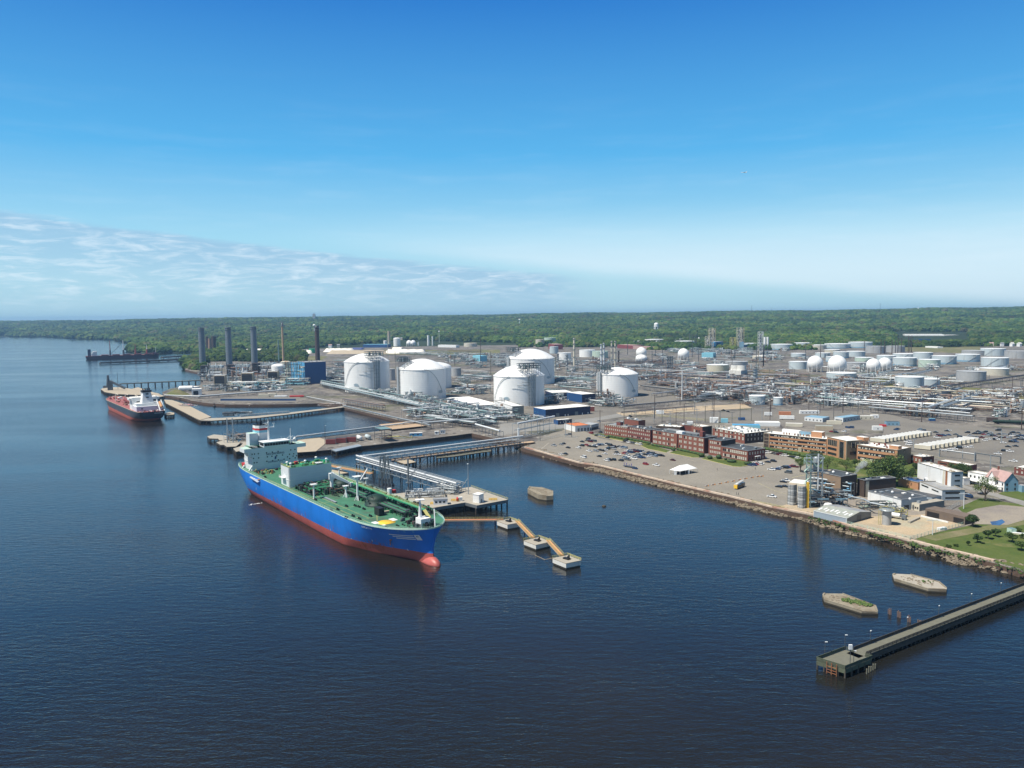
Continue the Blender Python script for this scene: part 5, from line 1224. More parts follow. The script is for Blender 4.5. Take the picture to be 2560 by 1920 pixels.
mb,dk3,_,_=hull_mesh(LV3,S3,'hull_maroon',True,umax=225);mb.build('hull',ship3)
mb=MB();n=len(dk3);mb.add([S3(u,h*.98,sheer(u,9.8,225))for u,h in dk3]+[S3(u,-h*.98,sheer(u,9.8,225))for u,h in dk3],[(i,i+1,n+i+1,n+i)for i in range(n-1)],'deck_red');mb.build('main_deck',ship3)
for i in range(5):mb=MB();SB2(mb,58+i*33,0,9.8,22,18,3.2,'brown_dark','maroon',S3);mb.build('hatch_cover',ship3)
mb=MB();SB2(mb,26,0,9.8,16,26,9,'white','roof_white',S3);SB2(mb,28,0,18.8,12,24,5,'white','roof_white',S3);mb.build('accommodation',ship3)
mb=MB();SB2(mb,12,0,9.8,9,9,20,'blue_dark_or_shade','black',S3);mb.build('funnel',ship3)
for i,u in enumerate((74,114,151,186)):
 h=(46,46,32,30)[i];m_=('steel_dark','steel_dark','crane_red','crane_red')[i]
 mb=MB();mb.cyl(S3(u,0,9.8),S3(u,0,26),3.0,m_,10,2.4);mb.cyl(S3(u,0,26),S3(u,0,9.8+h),1.3,'crane_red' if i%2==0 else 'white',8,0.8)
 if i==0:mb.bar(S3(u+4,0,16),S3(u+34,3,44),1.0,'steel')
 mb.build('deck_crane',ship3)
mb=MB();q=S3(214,0,11);mb.cyl(q,q+Vector((0,0,20)),0.9,'white',8,0.5);SB2(mb,210,0,10,12,14,6,'hull_maroon',None,S3);mb.build('foremast',ship3)
# ==================== ground cover on the land
def gs(name,pix,m,z,kind='structure'):return sheet(name,pix,m,z)
gs('car_park',[(1318,1118.5),(1395,1140),(1500,1162),(1694,1208),(1880,1251),(1962,1270),(2045,1222),(2035,1180),(2010,1150),(1895,1122),(1868,1168),(1500,1096),(1440,1068),(1385,1080),(1338,1105)],'asphalt_lot',3.06)
gs('road',[(1240,1092),(1300,1080),(1420,1070),(1500,1050),(1640,1030),(1640,1024),(1480,1036),(1300,1055),(1180,1042),(1170,1048),(1250,1066)],'road',3.05)
gs('yard_asphalt',[(1500,1062),(1640,1050),(1960,1060),(2210,1078),(2200,1100),(2290,1130),(2420,1155),(2700,1180),(2700,1090),(2300,1055),(2200,1030),(1900,1022),(1700,1040),(1560,1046)],'asphalt_grey',3.05)
gs('tank_pad',[(1560,1003),(1600,1012),(1690,1000),(1700,990),(1640,978),(1560,972),(1500,985)],'asphalt_grey',3.05)
gs('yard_asphalt',[(1100,1010),(1230,1050),(1330,1060),(1480,1045),(1600,1025),(1560,1010),(1390,1030),(1200,1010)],'asphalt_grey',3.07)
gs('pad',[(530,1000),(560,1004),(640,1006),(745,1005),(752,990),(700,986),(540,996)],'asphalt_grey',3.06)
gs('yard_asphalt',[(480,975),(560,985),(860,958),(850,945),(600,955),(500,962)],'asphalt_grey',3.06)
gs('bare_ground',[(1560,1040),(1700,1030),(1880,1020),(1860,1010),(1680,1018),(1540,1032)],'sand',3.09)
gs('lawn',[(1478,1087),(1560,1103),(1596,1112),(1632,1112),(1600,1103),(1513,1086),(1500,1083)],'grass',3.14)
gs('lawn',[(1602,1114.3),(1620,1122),(1666,1131.7),(1676,1127),(1622,1110)],'grass',3.14)
gs('lawn',[(1674,1132),(1731,1143.5),(1747.5,1143.5),(1768,1140),(1688,1125)],'grass',3.14)
gs('lawn',[(1754,1146.6),(1831.6,1165.8),(1850.6,1167),(1870,1163),(1862,1152),(1768,1141)],'grass',3.14)
gs('lawn',[(1905,1116),(2066,1138),(2140,1152),(2245,1165),(2300,1150),(2345,1165),(2300,1215),(2260,1232),(2180,1222),(2100,1185),(2040,1165),(1985,1148)],'grass',3.14)
gs('lawn',[(2496,1234),(2560,1252),(2600,1262),(2640,1225),(2560,1212),(2540,1216)],'grass',3.14)
gs('lawn',[(2345,1190),(2400,1205),(2470,1220),(2540,1212),(2460,1185),(2400,1178)],'scrub',3.10)
gs('street',[(2395,1216),(2480,1239),(2640,1290),(2640,1268),(2560,1252),(2460,1226),(2398,1210)],'road',3.12)
gs('yard_sand',[(2116,1310),(2238,1340),(2275,1351),(2330,1334),(2412,1312),(2330,1285),(2240,1290),(2180,1290)],'sand',3.08)
gs('yard_sand',[(1940,1268),(2035,1288),(2120,1310),(2060,1262),(1990,1255)],'sand',3.09)
gs('yard_asphalt',[(2010,1262),(2060,1290),(2180,1292),(2310,1290),(2330,1262),(2400,1235),(2380,1215),(2180,1235),(2050,1215)],'gravel',3.07)
gs('meadow',[(2275,1351),(2359,1372),(2482,1402),(2560,1424),(2700,1456),(2700,1270),(2560,1262),(2450,1245),(2395,1270),(2440,1310),(2330,1334)],'grass',3.10)
gs('track',[(2300,1342),(2340,1352),(2480,1325),(2560,1312),(2640,1300),(2640,1290),(2560,1300),(2440,1318)],'scrub',3.16)
gs('gravel_patch',[(2425,1296),(2440,1310),(2520,1312),(2560,1300),(2640,1290),(2620,1272),(2500,1262),(2440,1272),(2410,1285)],'gravel',3.20)
gs('puddle',[(2475,1304),(2480,1312),(2500,1313),(2513,1305),(2505,1298),(2492,1302)],'puddle',3.24)
for q in([(1740,935),(1900,945),(2000,935),(1960,925),(1800,922)],[(1880,955),(1970,968),(2060,960),(1980,948)],[(2120,962),(2230,968),(2300,952),(2200,945)],[(920,886),(1250,888),(1250,874),(900,876)],[(2260,878),(2440,884),(2450,876),(2270,870)],[(640,905),(800,903),(820,890),(640,893)],[(2330,990),(2480,1005),(2560,1000),(2560,975),(2400,968)],[(2180,1012),(2330,1020),(2340,1010),(2200,1003)]):
 gs('rough_grass',q,'scrub',3.08 if q[0][0]!=920 else 3.1)
gs('far_ground',[(2250,872),(2450,876),(2450,864),(2250,862)],'scrub',3.12)
mb=MB()
for p,d in along([G(x,y,1)for x,y in[(470,1002),(520,1010),(562,1013),(670,1013),(740,1012),(803,1010),(812,1012)]],0.9):
 for k in range(2):q=p+Vector((rs.uniform(-1,1),rs.uniform(-1,9),0));rock(mb,(q.x,q.y,0.4+(q.y-p.y)*0.28),rs.uniform(0.6,1.4))
tag(mb.build('slip_rocks'),'brown rock bank along the far side of the old slip','rocks',kind='stuff')
mb=MB();c=G(437,988,3);c.y+=8;vs=[]
for j in range(9):
 for i in range(24):a=2*math.pi*i/24;r=1-j/8;vs.append((c.x+19*r*math.cos(a),c.y+13*r*math.sin(a),3+7.5*math.cos(r*math.pi/2)**1.2+0.3*rs.random()))
mb.add(vs,[(j*24+i,j*24+(i+1)%24,(j+1)*24+(i+1)%24,(j+1)*24+i)for j in range(8)for i in range(24)],'scrub',True);struct(mb.build('mound'))
mb=MB()
def paint(mb,a,b,w=0.25,m='white',z=3.08,dash=0):
 a=G(*a,z)if len(a)==2 else Vector(a);b=G(*b,z)if len(b)==2 else Vector(b);d=b-a;L_=d.length;d.normalize();n=Vector((-d.y,d.x,0))*w/2
 segs=[(0,L_)]if not dash else[(i*dash*2,i*dash*2+dash)for i in range(int(L_/dash/2))]
 for s,e in segs:mb.add([a+d*s-n,a+d*e-n,a+d*e+n,a+d*s+n],[(0,1,2,3)],m)
paint(mb,(1575,1117),(1980,1206),0.4,'concrete',dash=9);paint(mb,(1980,1194),(2045,1180),0.4,'yellow_pale');paint(mb,(1345,1129),(1372,1107),0.7,'concrete');paint(mb,(1345,1124),(1440,1147),0.5,'concrete',dash=5)
for i in range(9):
 y=1104+i*6.5;paint(mb,(1560+i*15,y),(1590+i*16,y-8),0.15,'concrete')
paint(mb,(1940,1228),(1985,1240),0.2,'yellow_pale');paint(mb,(1895,1207),(1940,1228),0.2,'yellow_pale')
struct(mb.build('road_markings'))
mb=MB()
for pts in([(1478,1087),(1560,1103),(1596,1112)],[(1602,1114.3),(1620,1122),(1666,1131.7)],[(1674,1132),(1731,1143.5),(1747,1143.5)],[(1754,1146.6),(1831.6,1165.8),(1850.6,1167),(1870,1163)]):
 for a,b in zip(pts[:-1],pts[1:]):mb.bar(G(*a,3.15),G(*b,3.15),0.35,'yellow_pale',0.3)
struct(mb.build('kerb'))
mb=MB();mb.bar(G(1668,1131,3.16),G(1690,1125,3.16),2.2,'concrete',0.1);struct(mb.build('footpath'))
# ==================== buildings
WMESH={}
def pane_mesh(w,h,m,frame='blind'):
 k=(round(w,2),round(h,2),m)
 if k not in WMESH:
  mb=MB();mb.v=[];mb.add([(-w/2,-0.06,0),(w/2,-0.06,0),(w/2,-0.06,h),(-w/2,-0.06,h)],[(0,1,2,3)],m)
  mb.add([(-w/2-.1,-0.16,-0.14),(w/2+.1,-0.16,-0.14),(w/2+.1,0.02,-0.14),(-w/2-.1,0.02,-0.14),(-w/2-.1,-0.16,0),(w/2+.1,-0.16,0),(w/2+.1,0.02,0),(-w/2-.1,0.02,0)],[(0,1,5,4),(1,2,6,5),(3,0,4,7),(4,5,6,7)],'concrete')
  mb.add([(-w/2-.12,-0.03,0),(-w/2,-0.03,0),(-w/2,-0.03,h),(-w/2-.12,-0.03,h)],[(0,1,2,3)],'glass');mb.add([(w/2,-0.03,0),(w/2+.12,-0.03,0),(w/2+.12,-0.03,h),(w/2,-0.03,h)],[(0,1,2,3)],'glass')
  mb.add([(-w/2,-0.08,h*0.48),(w/2,-0.08,h*0.48),(w/2,-0.08,h*0.54),(-w/2,-0.08,h*0.54)],[(0,1,2,3)],'glass')
  o=mb.build('window');WMESH[k]=o.data;bpy.data.objects.remove(o)
 return WMESH[k]
def window(parent,p,ang,w,h,m='blind'):
 o=bpy.data.objects.new('window',pane_mesh(w,h,m));COL.objects.link(o);o.parent=parent
 root=parent
 while root.parent is not None:root=root.parent
 o.location=Vector(p)-root.location;o.rotation_euler=(0,0,ang);return o
class Bld:
 """rectangular block: front facade from base pixel Lp to base pixel Rp, top at row yt over Rp, depth in metres (or from pixel Dp)"""
 def __init__(s,name,Lp,Rp,yt,depth,wall,roof,label,cat='building',end=None,parapet=0.5,group=None,thing_=None,z0=3.0,h=None):
  a,b=G(*Lp,z0),G(*Rp,z0);s.z0=z0
  s.h=h or TOP(b,Rp[0],yt)-z0;d=(b-a).normalized();n=Vector((-d.y,d.x,0))
  if isinstance(depth,tuple):depth=max(3,(G(*depth,z0)-b).dot(n))
  s.a,s.b,s.d,s.n,s.depth=a,b,d,n,depth;s.L=(b-a).length
  s.t=thing_ or thing(name,a,label,cat,group)
  q=[a,b,b+n*depth,a+n*depth];z1=z0+s.h
  mb=MB();end=end or wall  # end colour is often darker: shade of the short sides is painted in
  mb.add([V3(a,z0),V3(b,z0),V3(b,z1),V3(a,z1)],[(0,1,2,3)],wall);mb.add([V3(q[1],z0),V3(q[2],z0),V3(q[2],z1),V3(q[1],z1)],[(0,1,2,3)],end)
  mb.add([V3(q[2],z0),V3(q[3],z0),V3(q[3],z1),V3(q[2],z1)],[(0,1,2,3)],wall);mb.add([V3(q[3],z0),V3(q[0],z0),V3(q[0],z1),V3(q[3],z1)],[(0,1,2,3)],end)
  s.wall=mb.build('wall',s.t)
  mb=MB();z=z1-(0.35 if parapet else 0)
  mb.add([V3(p,z)for p in q],[(0,1,2,3)],roof)
  if parapet:
   for i in range(4):p,p2=q[i],q[(i+1)%4];c=(q[0]+q[2])/2;mb.bar(V3(p,z1+0.05),V3(p2,z1+0.05),0.5,'concrete' if roof!='roof_dark' else 'roof_grey',0.25)
  s.roof=mb.build('roof',s.t);s.z1=z1
 def F(s,x,z):return V3(s.a+s.d*x,s.z0+z)
 def E(s,y,z):return V3(s.b+s.n*y,s.z0+z)
 def wins(s,rows,xs,w=1.3,h=1.9,m='blind',end=False,me=None):
  ang=math.atan2(s.d.y,s.d.x)if not end else math.atan2(s.n.y,s.n.x)
  for z in rows:
   for x in xs:
    p=s.F(x,z)if not end else s.E(x,z);mm=m if rs.random()>0.12 else 'glass'
    window(s.wall,p,ang,w,h,mm)
 def band(s,z,x0,x1,h,m='glass',end=False,name='window_band',off=0.08):
  mb=MB();f=s.E if end else s.F;nn=(s.d if end else-s.n)*off
  mb.add([f(x0,z)+nn,f(x1,z)+nn,f(x1,z+h)+nn,f(x0,z+h)+nn],[(0,1,2,3)],m)
  return mb.build(name,s.wall)
 def roofbox(s,x,y,sx_,sy_,h,m='steel',mt=None,name='roof_unit'):
  mb=MB();p=s.a+s.d*x+s.n*y;mb.box(V3(p,s.z1-0.35),(sx_,sy_,h),m,math.atan2(s.d.y,s.d.x),mt or m);return mb.build(name,s.roof)
 def clutter(s,n,x0=0.05,x1=0.95,y0=0.1,y1=0.9,mats=('white','steel','pipe_grey','roof_white'),hm=1.6,sm=2.6):
  for i in range(n):s.roofbox(rs.uniform(x0,x1)*s.L,rs.uniform(y0,y1)*s.depth,rs.uniform(0.6,sm),rs.uniform(0.6,sm),rs.uniform(0.4,hm),rs.choice(mats))
def frange(a,b,n):return[a+(b-a)*i/(n-1)for i in range(n)]
def pairs(a,b,n,gap=1.7):return[x+k for x in frange(a,b,n)for k in(-gap/2,gap/2)]
# --- red brick offices along the car park
B=Bld('brick_building',(1511.2,1087.5),(1568.9,1096.5),1068.6,12,'brick','roof_grey','left end of the long brick office, three rows of small windows')
B.wins((2.2,5.9,9.4),frange(1.6,B.L-2,11),1.1,1.4);B.roofbox(B.L*0.45,7,5,4,3.2,'brick_dark_or_shade','roof_dark','stair_head');B.clutter(5)
B=Bld('brick_building',(1569.2,1096.6),(1625.8,1107),1075,12.5,'brick_dark_or_shade','roof_dark','darker brick office section between two lighter ones',end='brick_dark_or_shade')
B.wins((2.2,5.9,9.4),frange(1.4,B.L-1.6,12),1.1,1.4);B.clutter(5)
B=Bld('brick_building',(1561,1082),(1596,1088),1051.5,9,'brick','roof_grey','tall narrow brick stair block rising behind the left office section');B.clutter(4)
B3=Bld('brick_building',(1631.5,1111),(1759.7,1134.5),1095,16,'brick','roof_dark','main brick office with a pale stone doorway in the middle',end='brick_dark_or_shade')
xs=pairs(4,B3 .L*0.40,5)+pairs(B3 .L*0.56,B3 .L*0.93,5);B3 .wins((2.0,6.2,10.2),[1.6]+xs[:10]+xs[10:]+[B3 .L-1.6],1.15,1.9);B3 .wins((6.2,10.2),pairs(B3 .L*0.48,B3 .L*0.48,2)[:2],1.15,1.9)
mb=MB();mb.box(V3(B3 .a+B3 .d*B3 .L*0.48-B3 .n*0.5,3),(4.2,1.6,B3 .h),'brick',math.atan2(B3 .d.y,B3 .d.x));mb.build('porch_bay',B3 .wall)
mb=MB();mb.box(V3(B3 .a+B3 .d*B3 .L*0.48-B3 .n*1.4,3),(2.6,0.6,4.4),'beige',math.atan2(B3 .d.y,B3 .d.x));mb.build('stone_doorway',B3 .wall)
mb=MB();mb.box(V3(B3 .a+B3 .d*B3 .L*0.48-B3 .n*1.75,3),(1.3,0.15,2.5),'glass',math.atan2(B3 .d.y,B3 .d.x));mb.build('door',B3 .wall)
B3 .roofbox(B3 .L*0.45,7,40,2,1.4,'steel','roof_grey');B3 .roofbox(B3 .L*0.5,4,7,4,2.2,'white');B3 .roofbox(B3 .L*0.88,6,3.5,3.5,4.5,'brick_dark_or_shade');B3 .clutter(10)
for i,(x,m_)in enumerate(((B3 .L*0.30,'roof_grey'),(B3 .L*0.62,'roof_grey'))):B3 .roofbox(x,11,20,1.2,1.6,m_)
B4=Bld('brick_building',(1771.2,1136),(1802.4,1141.5),1102.5,18,'brick','roof_dark','three storey brick block between the main office and the low wing',end='brick_black_or_shade');B4 .wins((2.0,5.6,9.6),pairs(3,B4 .L-2.2,3,1.8),1.1,1.7);B4 .clutter(4)
B5=Bld('brick_building',(1802.8,1141.7),(1868.9,1154.5),1127.2,(1903.5,1146),'brick','roof_dark','two storey brick wing with clipped shrubs in front',end='brick_dark_or_shade')
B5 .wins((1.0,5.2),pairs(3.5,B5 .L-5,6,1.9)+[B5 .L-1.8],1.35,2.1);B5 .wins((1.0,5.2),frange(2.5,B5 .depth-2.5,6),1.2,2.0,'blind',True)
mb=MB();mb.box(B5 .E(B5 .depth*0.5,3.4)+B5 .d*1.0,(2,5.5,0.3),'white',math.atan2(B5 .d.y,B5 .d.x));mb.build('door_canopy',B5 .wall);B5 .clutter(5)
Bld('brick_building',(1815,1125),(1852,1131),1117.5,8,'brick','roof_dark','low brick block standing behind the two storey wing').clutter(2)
B6=Bld('brick_building',(1728.5,1089),(1755.6,1094),1067,12,'brick','roof_white','brick block with rounded windows at the back left',end='brick_black_or_shade');B6 .wins((3.5,9.4),frange(4,B6 .L-4,3),2.0,2.8)
B7=Bld('brick_building',(1781.4,1094),(1861.4,1109.5),1084,(1907.5,1098),'brick','roof_white','big brick block behind, with a pale cluttered flat roof',end='brick_black_or_shade')
B7 .wins((3.0,7.0,10.4),pairs(5,B7 .L*0.6,4,2.0),1.5,2.3);B7 .wins((3.0,7.4),frange(B7 .L*0.72,B7 .L*0.95,3),1.8,2.6);B7 .wins((2.5,6.4,10),frange(4,B7 .depth-4,7),1.2,1.9,'blind',True);B7 .clutter(34,hm=1.4,sm=3)
Bld('brick_building',(1640,1086),(1700,1090),1068,14,'brick_black_or_shade','roof_white','dark brick block with a pale roof behind the left offices').clutter(8)
Bld('brick_building',(1700,1085),(1738,1088),1064,10,'brick_dark_or_shade','roof_grey','small dark brick block left of the rounded window block').clutter(4)
# --- the orange office block
OB=Bld('office_building',(1909,1119),(2065.7,1137),1098,17,'brick_orange','roof_white','long orange office block with four dark window bands',end='brick_tan_or_shade')
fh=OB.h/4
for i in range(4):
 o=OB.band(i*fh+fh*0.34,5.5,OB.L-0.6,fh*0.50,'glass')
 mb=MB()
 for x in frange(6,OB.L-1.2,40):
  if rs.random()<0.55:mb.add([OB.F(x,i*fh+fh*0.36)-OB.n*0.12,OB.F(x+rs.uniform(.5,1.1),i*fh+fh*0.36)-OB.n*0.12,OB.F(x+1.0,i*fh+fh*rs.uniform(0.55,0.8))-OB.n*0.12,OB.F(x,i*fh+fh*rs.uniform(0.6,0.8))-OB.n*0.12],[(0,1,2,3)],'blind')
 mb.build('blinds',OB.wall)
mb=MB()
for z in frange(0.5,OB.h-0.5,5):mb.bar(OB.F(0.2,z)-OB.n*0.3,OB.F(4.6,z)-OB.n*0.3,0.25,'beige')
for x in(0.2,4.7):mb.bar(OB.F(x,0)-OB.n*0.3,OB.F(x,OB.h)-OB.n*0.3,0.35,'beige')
mb.build('stair_frame',OB.wall);OB.band(0.2,0.5,4.4,OB.h-0.6,'brick_black_or_shade',name='stair_recess')
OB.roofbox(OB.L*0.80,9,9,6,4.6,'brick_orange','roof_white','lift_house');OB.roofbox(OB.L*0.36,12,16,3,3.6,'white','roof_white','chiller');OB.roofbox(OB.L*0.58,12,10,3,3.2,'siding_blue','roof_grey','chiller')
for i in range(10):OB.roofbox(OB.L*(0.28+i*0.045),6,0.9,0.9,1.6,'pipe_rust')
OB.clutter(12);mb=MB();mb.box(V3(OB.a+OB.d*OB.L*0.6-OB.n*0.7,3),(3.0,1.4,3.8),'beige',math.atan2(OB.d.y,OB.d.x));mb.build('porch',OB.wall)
OC=Bld('office_building',(2066.6,1138.5),(2116,1151),1102.6,(2143,1141),'brick_orange','roof_white','taller orange entrance block with a vertical window strip',end='brick_tan_or_shade')
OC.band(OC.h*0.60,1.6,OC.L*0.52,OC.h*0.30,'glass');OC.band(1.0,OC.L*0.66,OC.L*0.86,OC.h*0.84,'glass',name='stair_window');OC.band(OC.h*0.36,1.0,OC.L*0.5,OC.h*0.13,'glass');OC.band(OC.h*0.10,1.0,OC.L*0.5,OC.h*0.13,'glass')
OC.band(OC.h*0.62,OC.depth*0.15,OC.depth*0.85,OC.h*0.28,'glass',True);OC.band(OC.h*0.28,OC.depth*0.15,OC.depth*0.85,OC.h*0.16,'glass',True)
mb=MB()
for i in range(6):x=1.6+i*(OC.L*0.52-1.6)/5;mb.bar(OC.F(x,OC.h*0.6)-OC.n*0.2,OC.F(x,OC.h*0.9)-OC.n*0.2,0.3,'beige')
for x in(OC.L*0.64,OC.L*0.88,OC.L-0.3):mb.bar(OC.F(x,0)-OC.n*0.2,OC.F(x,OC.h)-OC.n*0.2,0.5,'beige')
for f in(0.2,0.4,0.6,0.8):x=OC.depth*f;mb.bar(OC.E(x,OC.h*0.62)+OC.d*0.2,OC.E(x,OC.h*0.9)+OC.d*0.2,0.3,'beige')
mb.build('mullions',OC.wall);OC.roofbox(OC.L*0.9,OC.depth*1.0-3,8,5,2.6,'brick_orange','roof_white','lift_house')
OD=Bld('office_building',(2141.5,1150.5),(2242.6,1166),1125,(2275.6,1158),'brick_orange','roof_white','right hand orange office wing with three dark window bands',end='brick_tan_or_shade')
fh=OD.h/3
for i in range(3):
 OD.band(i*fh+fh*0.30,0.8,OD.L-2.2,fh*0.52,'glass');mb=MB()
 for x in frange(1,OD.L-3.5,26):
  if rs.random()<0.5:mb.add([OD.F(x,i*fh+fh*0.33)-OD.n*0.12,OD.F(x+0.9,i*fh+fh*0.33)-OD.n*0.12,OD.F(x+0.9,i*fh+fh*0.62)-OD.n*0.12,OD.F(x,i*fh+fh*0.62)-OD.n*0.12],[(0,1,2,3)],'blind')
 mb.build('blinds',OD.wall);OD.band(i*fh+fh*0.4,OD.depth*0.42,OD.depth*0.55,fh*0.35,'glass',True)
OD.roofbox(OD.L*0.85,6,7,5,2.6,'brick_orange','roof_white','lift_house');OD.clutter(10,0.1,0.8,0.2,0.9,('brick_dark_or_shade','steel','pipe_rust'),2.0,1.4)
# --- low brick buildings right of it
b=Bld('brick_building',(2276,1157),(2304,1163),1142.6,12,'brick','roof_white','small brick building with a white roof beside the orange wing',end='brick_dark_or_shade');b.wins((2.5,),frange(2,b.L-2,3),1.6,1.8);b.wins((2.2,),frange(3,9,2),2.2,1.4,'blind',True);b.clutter(3)
b=Bld('brick_building',(2343.8,1167.5),(2423.6,1181),1163.7,9,'brick','roof_white','long low brick building with a pale sloping roof behind the round tree',end='brick_dark_or_shade');b.band(2.8,1.5,b.L*0.3,0.9);b.band(2.8,b.L*0.36,b.L*0.62,0.9)
b=Bld('brick_building',(2535,1186),(2600,1196),1176,14,'brick_dark_or_shade','roof_white','dark brick house at the right edge behind the pink roofed house');b.wins((1.5,4.5),frange(2,b.L-2,5),1.2,1.4)
b=Bld('flat_building',(1438,1080),(1475,1077),1062,22,'white','orange','white shed with a flat orange roof left of the brick offices',h=6.0)
for x in frange(4,b.L-2,4):b.band(0.2,x-1.2,x+1.0,3.2,'steel',name='roller_door')
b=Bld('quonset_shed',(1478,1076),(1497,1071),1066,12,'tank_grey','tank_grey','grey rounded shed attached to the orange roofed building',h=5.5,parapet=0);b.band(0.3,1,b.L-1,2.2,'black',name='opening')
b=Bld('blue_building',(1395,1062),(1430,1059),1052,9,'blue_dark_or_shade','roof_white','low dark blue building behind the tall pipe bridge',end='blue_mid',h=5);b.wins((1.5,),frange(3,b.L-3,4),1.0,1.6)
b=Bld('blue_building',(1334,1039),(1364,1045),1024,62,'blue_mid','roof_white','long dark blue warehouse with a white roof in front of the round tanks',end='blue_dark_or_shade',parapet=0)
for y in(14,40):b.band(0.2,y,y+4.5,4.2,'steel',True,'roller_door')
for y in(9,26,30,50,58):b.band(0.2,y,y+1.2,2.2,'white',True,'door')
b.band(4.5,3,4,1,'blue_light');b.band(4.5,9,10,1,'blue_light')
b=Bld('blue_building',(1417,1001),(1455,1007),986,22,'blue_mid','roof_white','dark blue pump building with a white roof between the round tanks',end='blue_dark_or_shade',parapet=0);b.band(0.2,3,4.2,2.2,'white',name='door')
b=Bld('blue_building',(1363,992),(1380,998),982,30,'blue_dark_or_shade','roof_white','small dark blue building beside the front round tank',parapet=0)
b=Bld('blue_building',(1118,1003),(1190,1024),1014,32,'blue_mid','roof_white','low blue warehouse with a pinkish white roof between two round tanks',end='blue_dark_or_shade',parapet=0);textmesh('SUNOCO',2.0,'white',face_matrix(b.E(14,5.0)+b.d*0.15,b.n,(0,0,1)),'lettering',b.wall)if False else None
mb=MB();mb.bar(b.E(11,4.5)+b.d*0.2,b.E(20,4.5)+b.d*0.2,0.1,'white',0.9);mb.build('lettering',b.wall)
b=Bld('white_building',(1236,1028),(1281,1044),1016,14,'tank_white','white','white box building in front of the near round tank',end='concrete',parapet=0.3)
for i in range(4):b.roofbox(4+i*5.5,6,0.5,0.5,5,'steel',name='vent_pipe')
mb=MB()
for k in range(9):mb.bar(b.E(0.8+k*1.4,0)+b.d*0.3,b.E(0.8+k*1.4,b.h)+b.d*0.3,0.25,'steel')
mb.build('pipework',b.wall)
# --- dark building, sheds, silos and towers by the river
b=Bld('dark_building',(2040,1232),(2100.6,1247),1191.5,(2139.5,1240),'brick_tan_or_shade','roof_dark','tall tan and black plant building with white roof domes',end='brick_black_or_shade',parapet=0.3)
for i in range(9):x=b.L*0.02+i*b.L*0.065;mb=MB();mb.add([b.F(x,7.4)-b.n*.1,b.F(x+1.1,7.4)-b.n*.1,b.F(x+1.1,9.2)-b.n*.1,b.F(x,9.2)-b.n*.1],[(0,1,2,3)],'glass');mb.build('window',b.wall)
for x,y in((8,6),(16,9)):mb=MB();p=b.a+b.d*x+b.n*y;mb.ball((p.x,p.y,b.z1+0.4),0.9,'white',10);mb.build('roof_dome',b.roof)
b.clutter(6,mats=('beige','roof_grey','steel'),hm=0.5,sm=3.5);BD=b
mb=MB();a=b.a+b.d*19+b.n*12;a=V3(a,b.z1);
for i in range(16):k=i/15;mb.ball((a.x+7.5*k+rs.uniform(-.5,.5),a.y+5*k+rs.uniform(-.5,.5),a.z+0.6+5.5*k**0.8),0.6+1.7*k,'steam',10,0.85,0.15)
m_=bpy.data.materials.new('steam');m_.use_nodes=True;t=m_.node_tree;t.nodes.remove(t.nodes['Principled BSDF']);pv=t.nodes.new('ShaderNodeVolumePrincipled');pv.inputs['Density'].default_value=0.35;pv.inputs['Color'].default_value=(0.95,0.97,1,1);t.links.new(pv.outputs[0],t.nodes['Material Output'].inputs['Volume']);MATS['steam']=m_
tag(mb.build('steam'),'plume of white steam drifting from the dark building roof','steam',kind='stuff')
b=Bld('dark_building',(2142,1238),(2160,1243.5),1201,24,'brick_black_or_shade','roof_dark','lower black building with bluish roof right of the tall one',end='brick_black_or_shade',parapet=0.3);b.band(0.3,1,3.5,b.h-1,'pipe_cream',True,'duct');b.clutter(6,hm=0.6)
b=Bld('white_building',(2169,1254),(2252.5,1277),1249,20,'white','roof_dark','low white walled workshop with a wide black roof',end='metal_wall',parapet=0.2)
for x,y in((20,14),(9,10),(26,5)):mb=MB();p=b.a+b.d*x+b.n*y;mb.ball((p.x,p.y,b.z1+0.3),0.8,'white',10);mb.build('roof_dome',b.roof)
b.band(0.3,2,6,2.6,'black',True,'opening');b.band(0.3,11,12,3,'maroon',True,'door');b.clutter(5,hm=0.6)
b=Bld('white_building',(2252,1246),(2330,1262),1248,10,'metal_wall','roof_dark','grey lean-to row joining the black roofed workshop to the white block',parapet=0,h=4.2);b.wins((0.4,),frange(3,b.L-3,6),1.6,2.4,'glass')
b=Bld('office_building',(2292.4,1212),(2376,1240),1180,(2397,1236),'white','roof_white','tall white rust-streaked block with four windows on its narrow side',end='metal_wall',parapet=0.3)
for i in range(4):b.band(2.4+i*b.h*0.22,b.depth*0.3,b.depth*0.75,1.0,'glass',True)
b.band(b.h*0.25,b.L*0.84,b.L*0.90,b.h*0.74,'rust',name='rust_streak');b.band(b.h*0.25,b.L*0.77,b.L*0.82,b.h*0.74,'cream',name='rust_streak')
mb=MB();p=b.F(b.L*0.34,5.8)-b.n*1.2;mb.cyl(p,p-b.n*1.2,1.6,'white',14);mb.cyl(p-b.n*1.2,p-b.n*1.3,0.8,'steel_dark',10);mb.build('fan',b.wall);b.clutter(10,mats=('beige','white','pipe_rust'),hm=0.8)
b=Bld('flat_building',(2299,1228),(2354.6,1251),1225,14,'white','roof_grey','two storey grey front of the tall white block',end='metal_wall',parapet=0.3);b.band(4.2,2,b.L*0.4,0.9);b.band(4.0,b.L*0.55,b.L*0.85,0.8);b.band(4,2,11,1.4,'glass',True);b.band(1,2,11,1.0,'glass',True)
b=Bld('flat_building',(2245,1214),(2295,1225),1203,10,'brick_orange','blue_mid','low orange and blue building tucked behind the large tree',h=5);b.clutter(4)
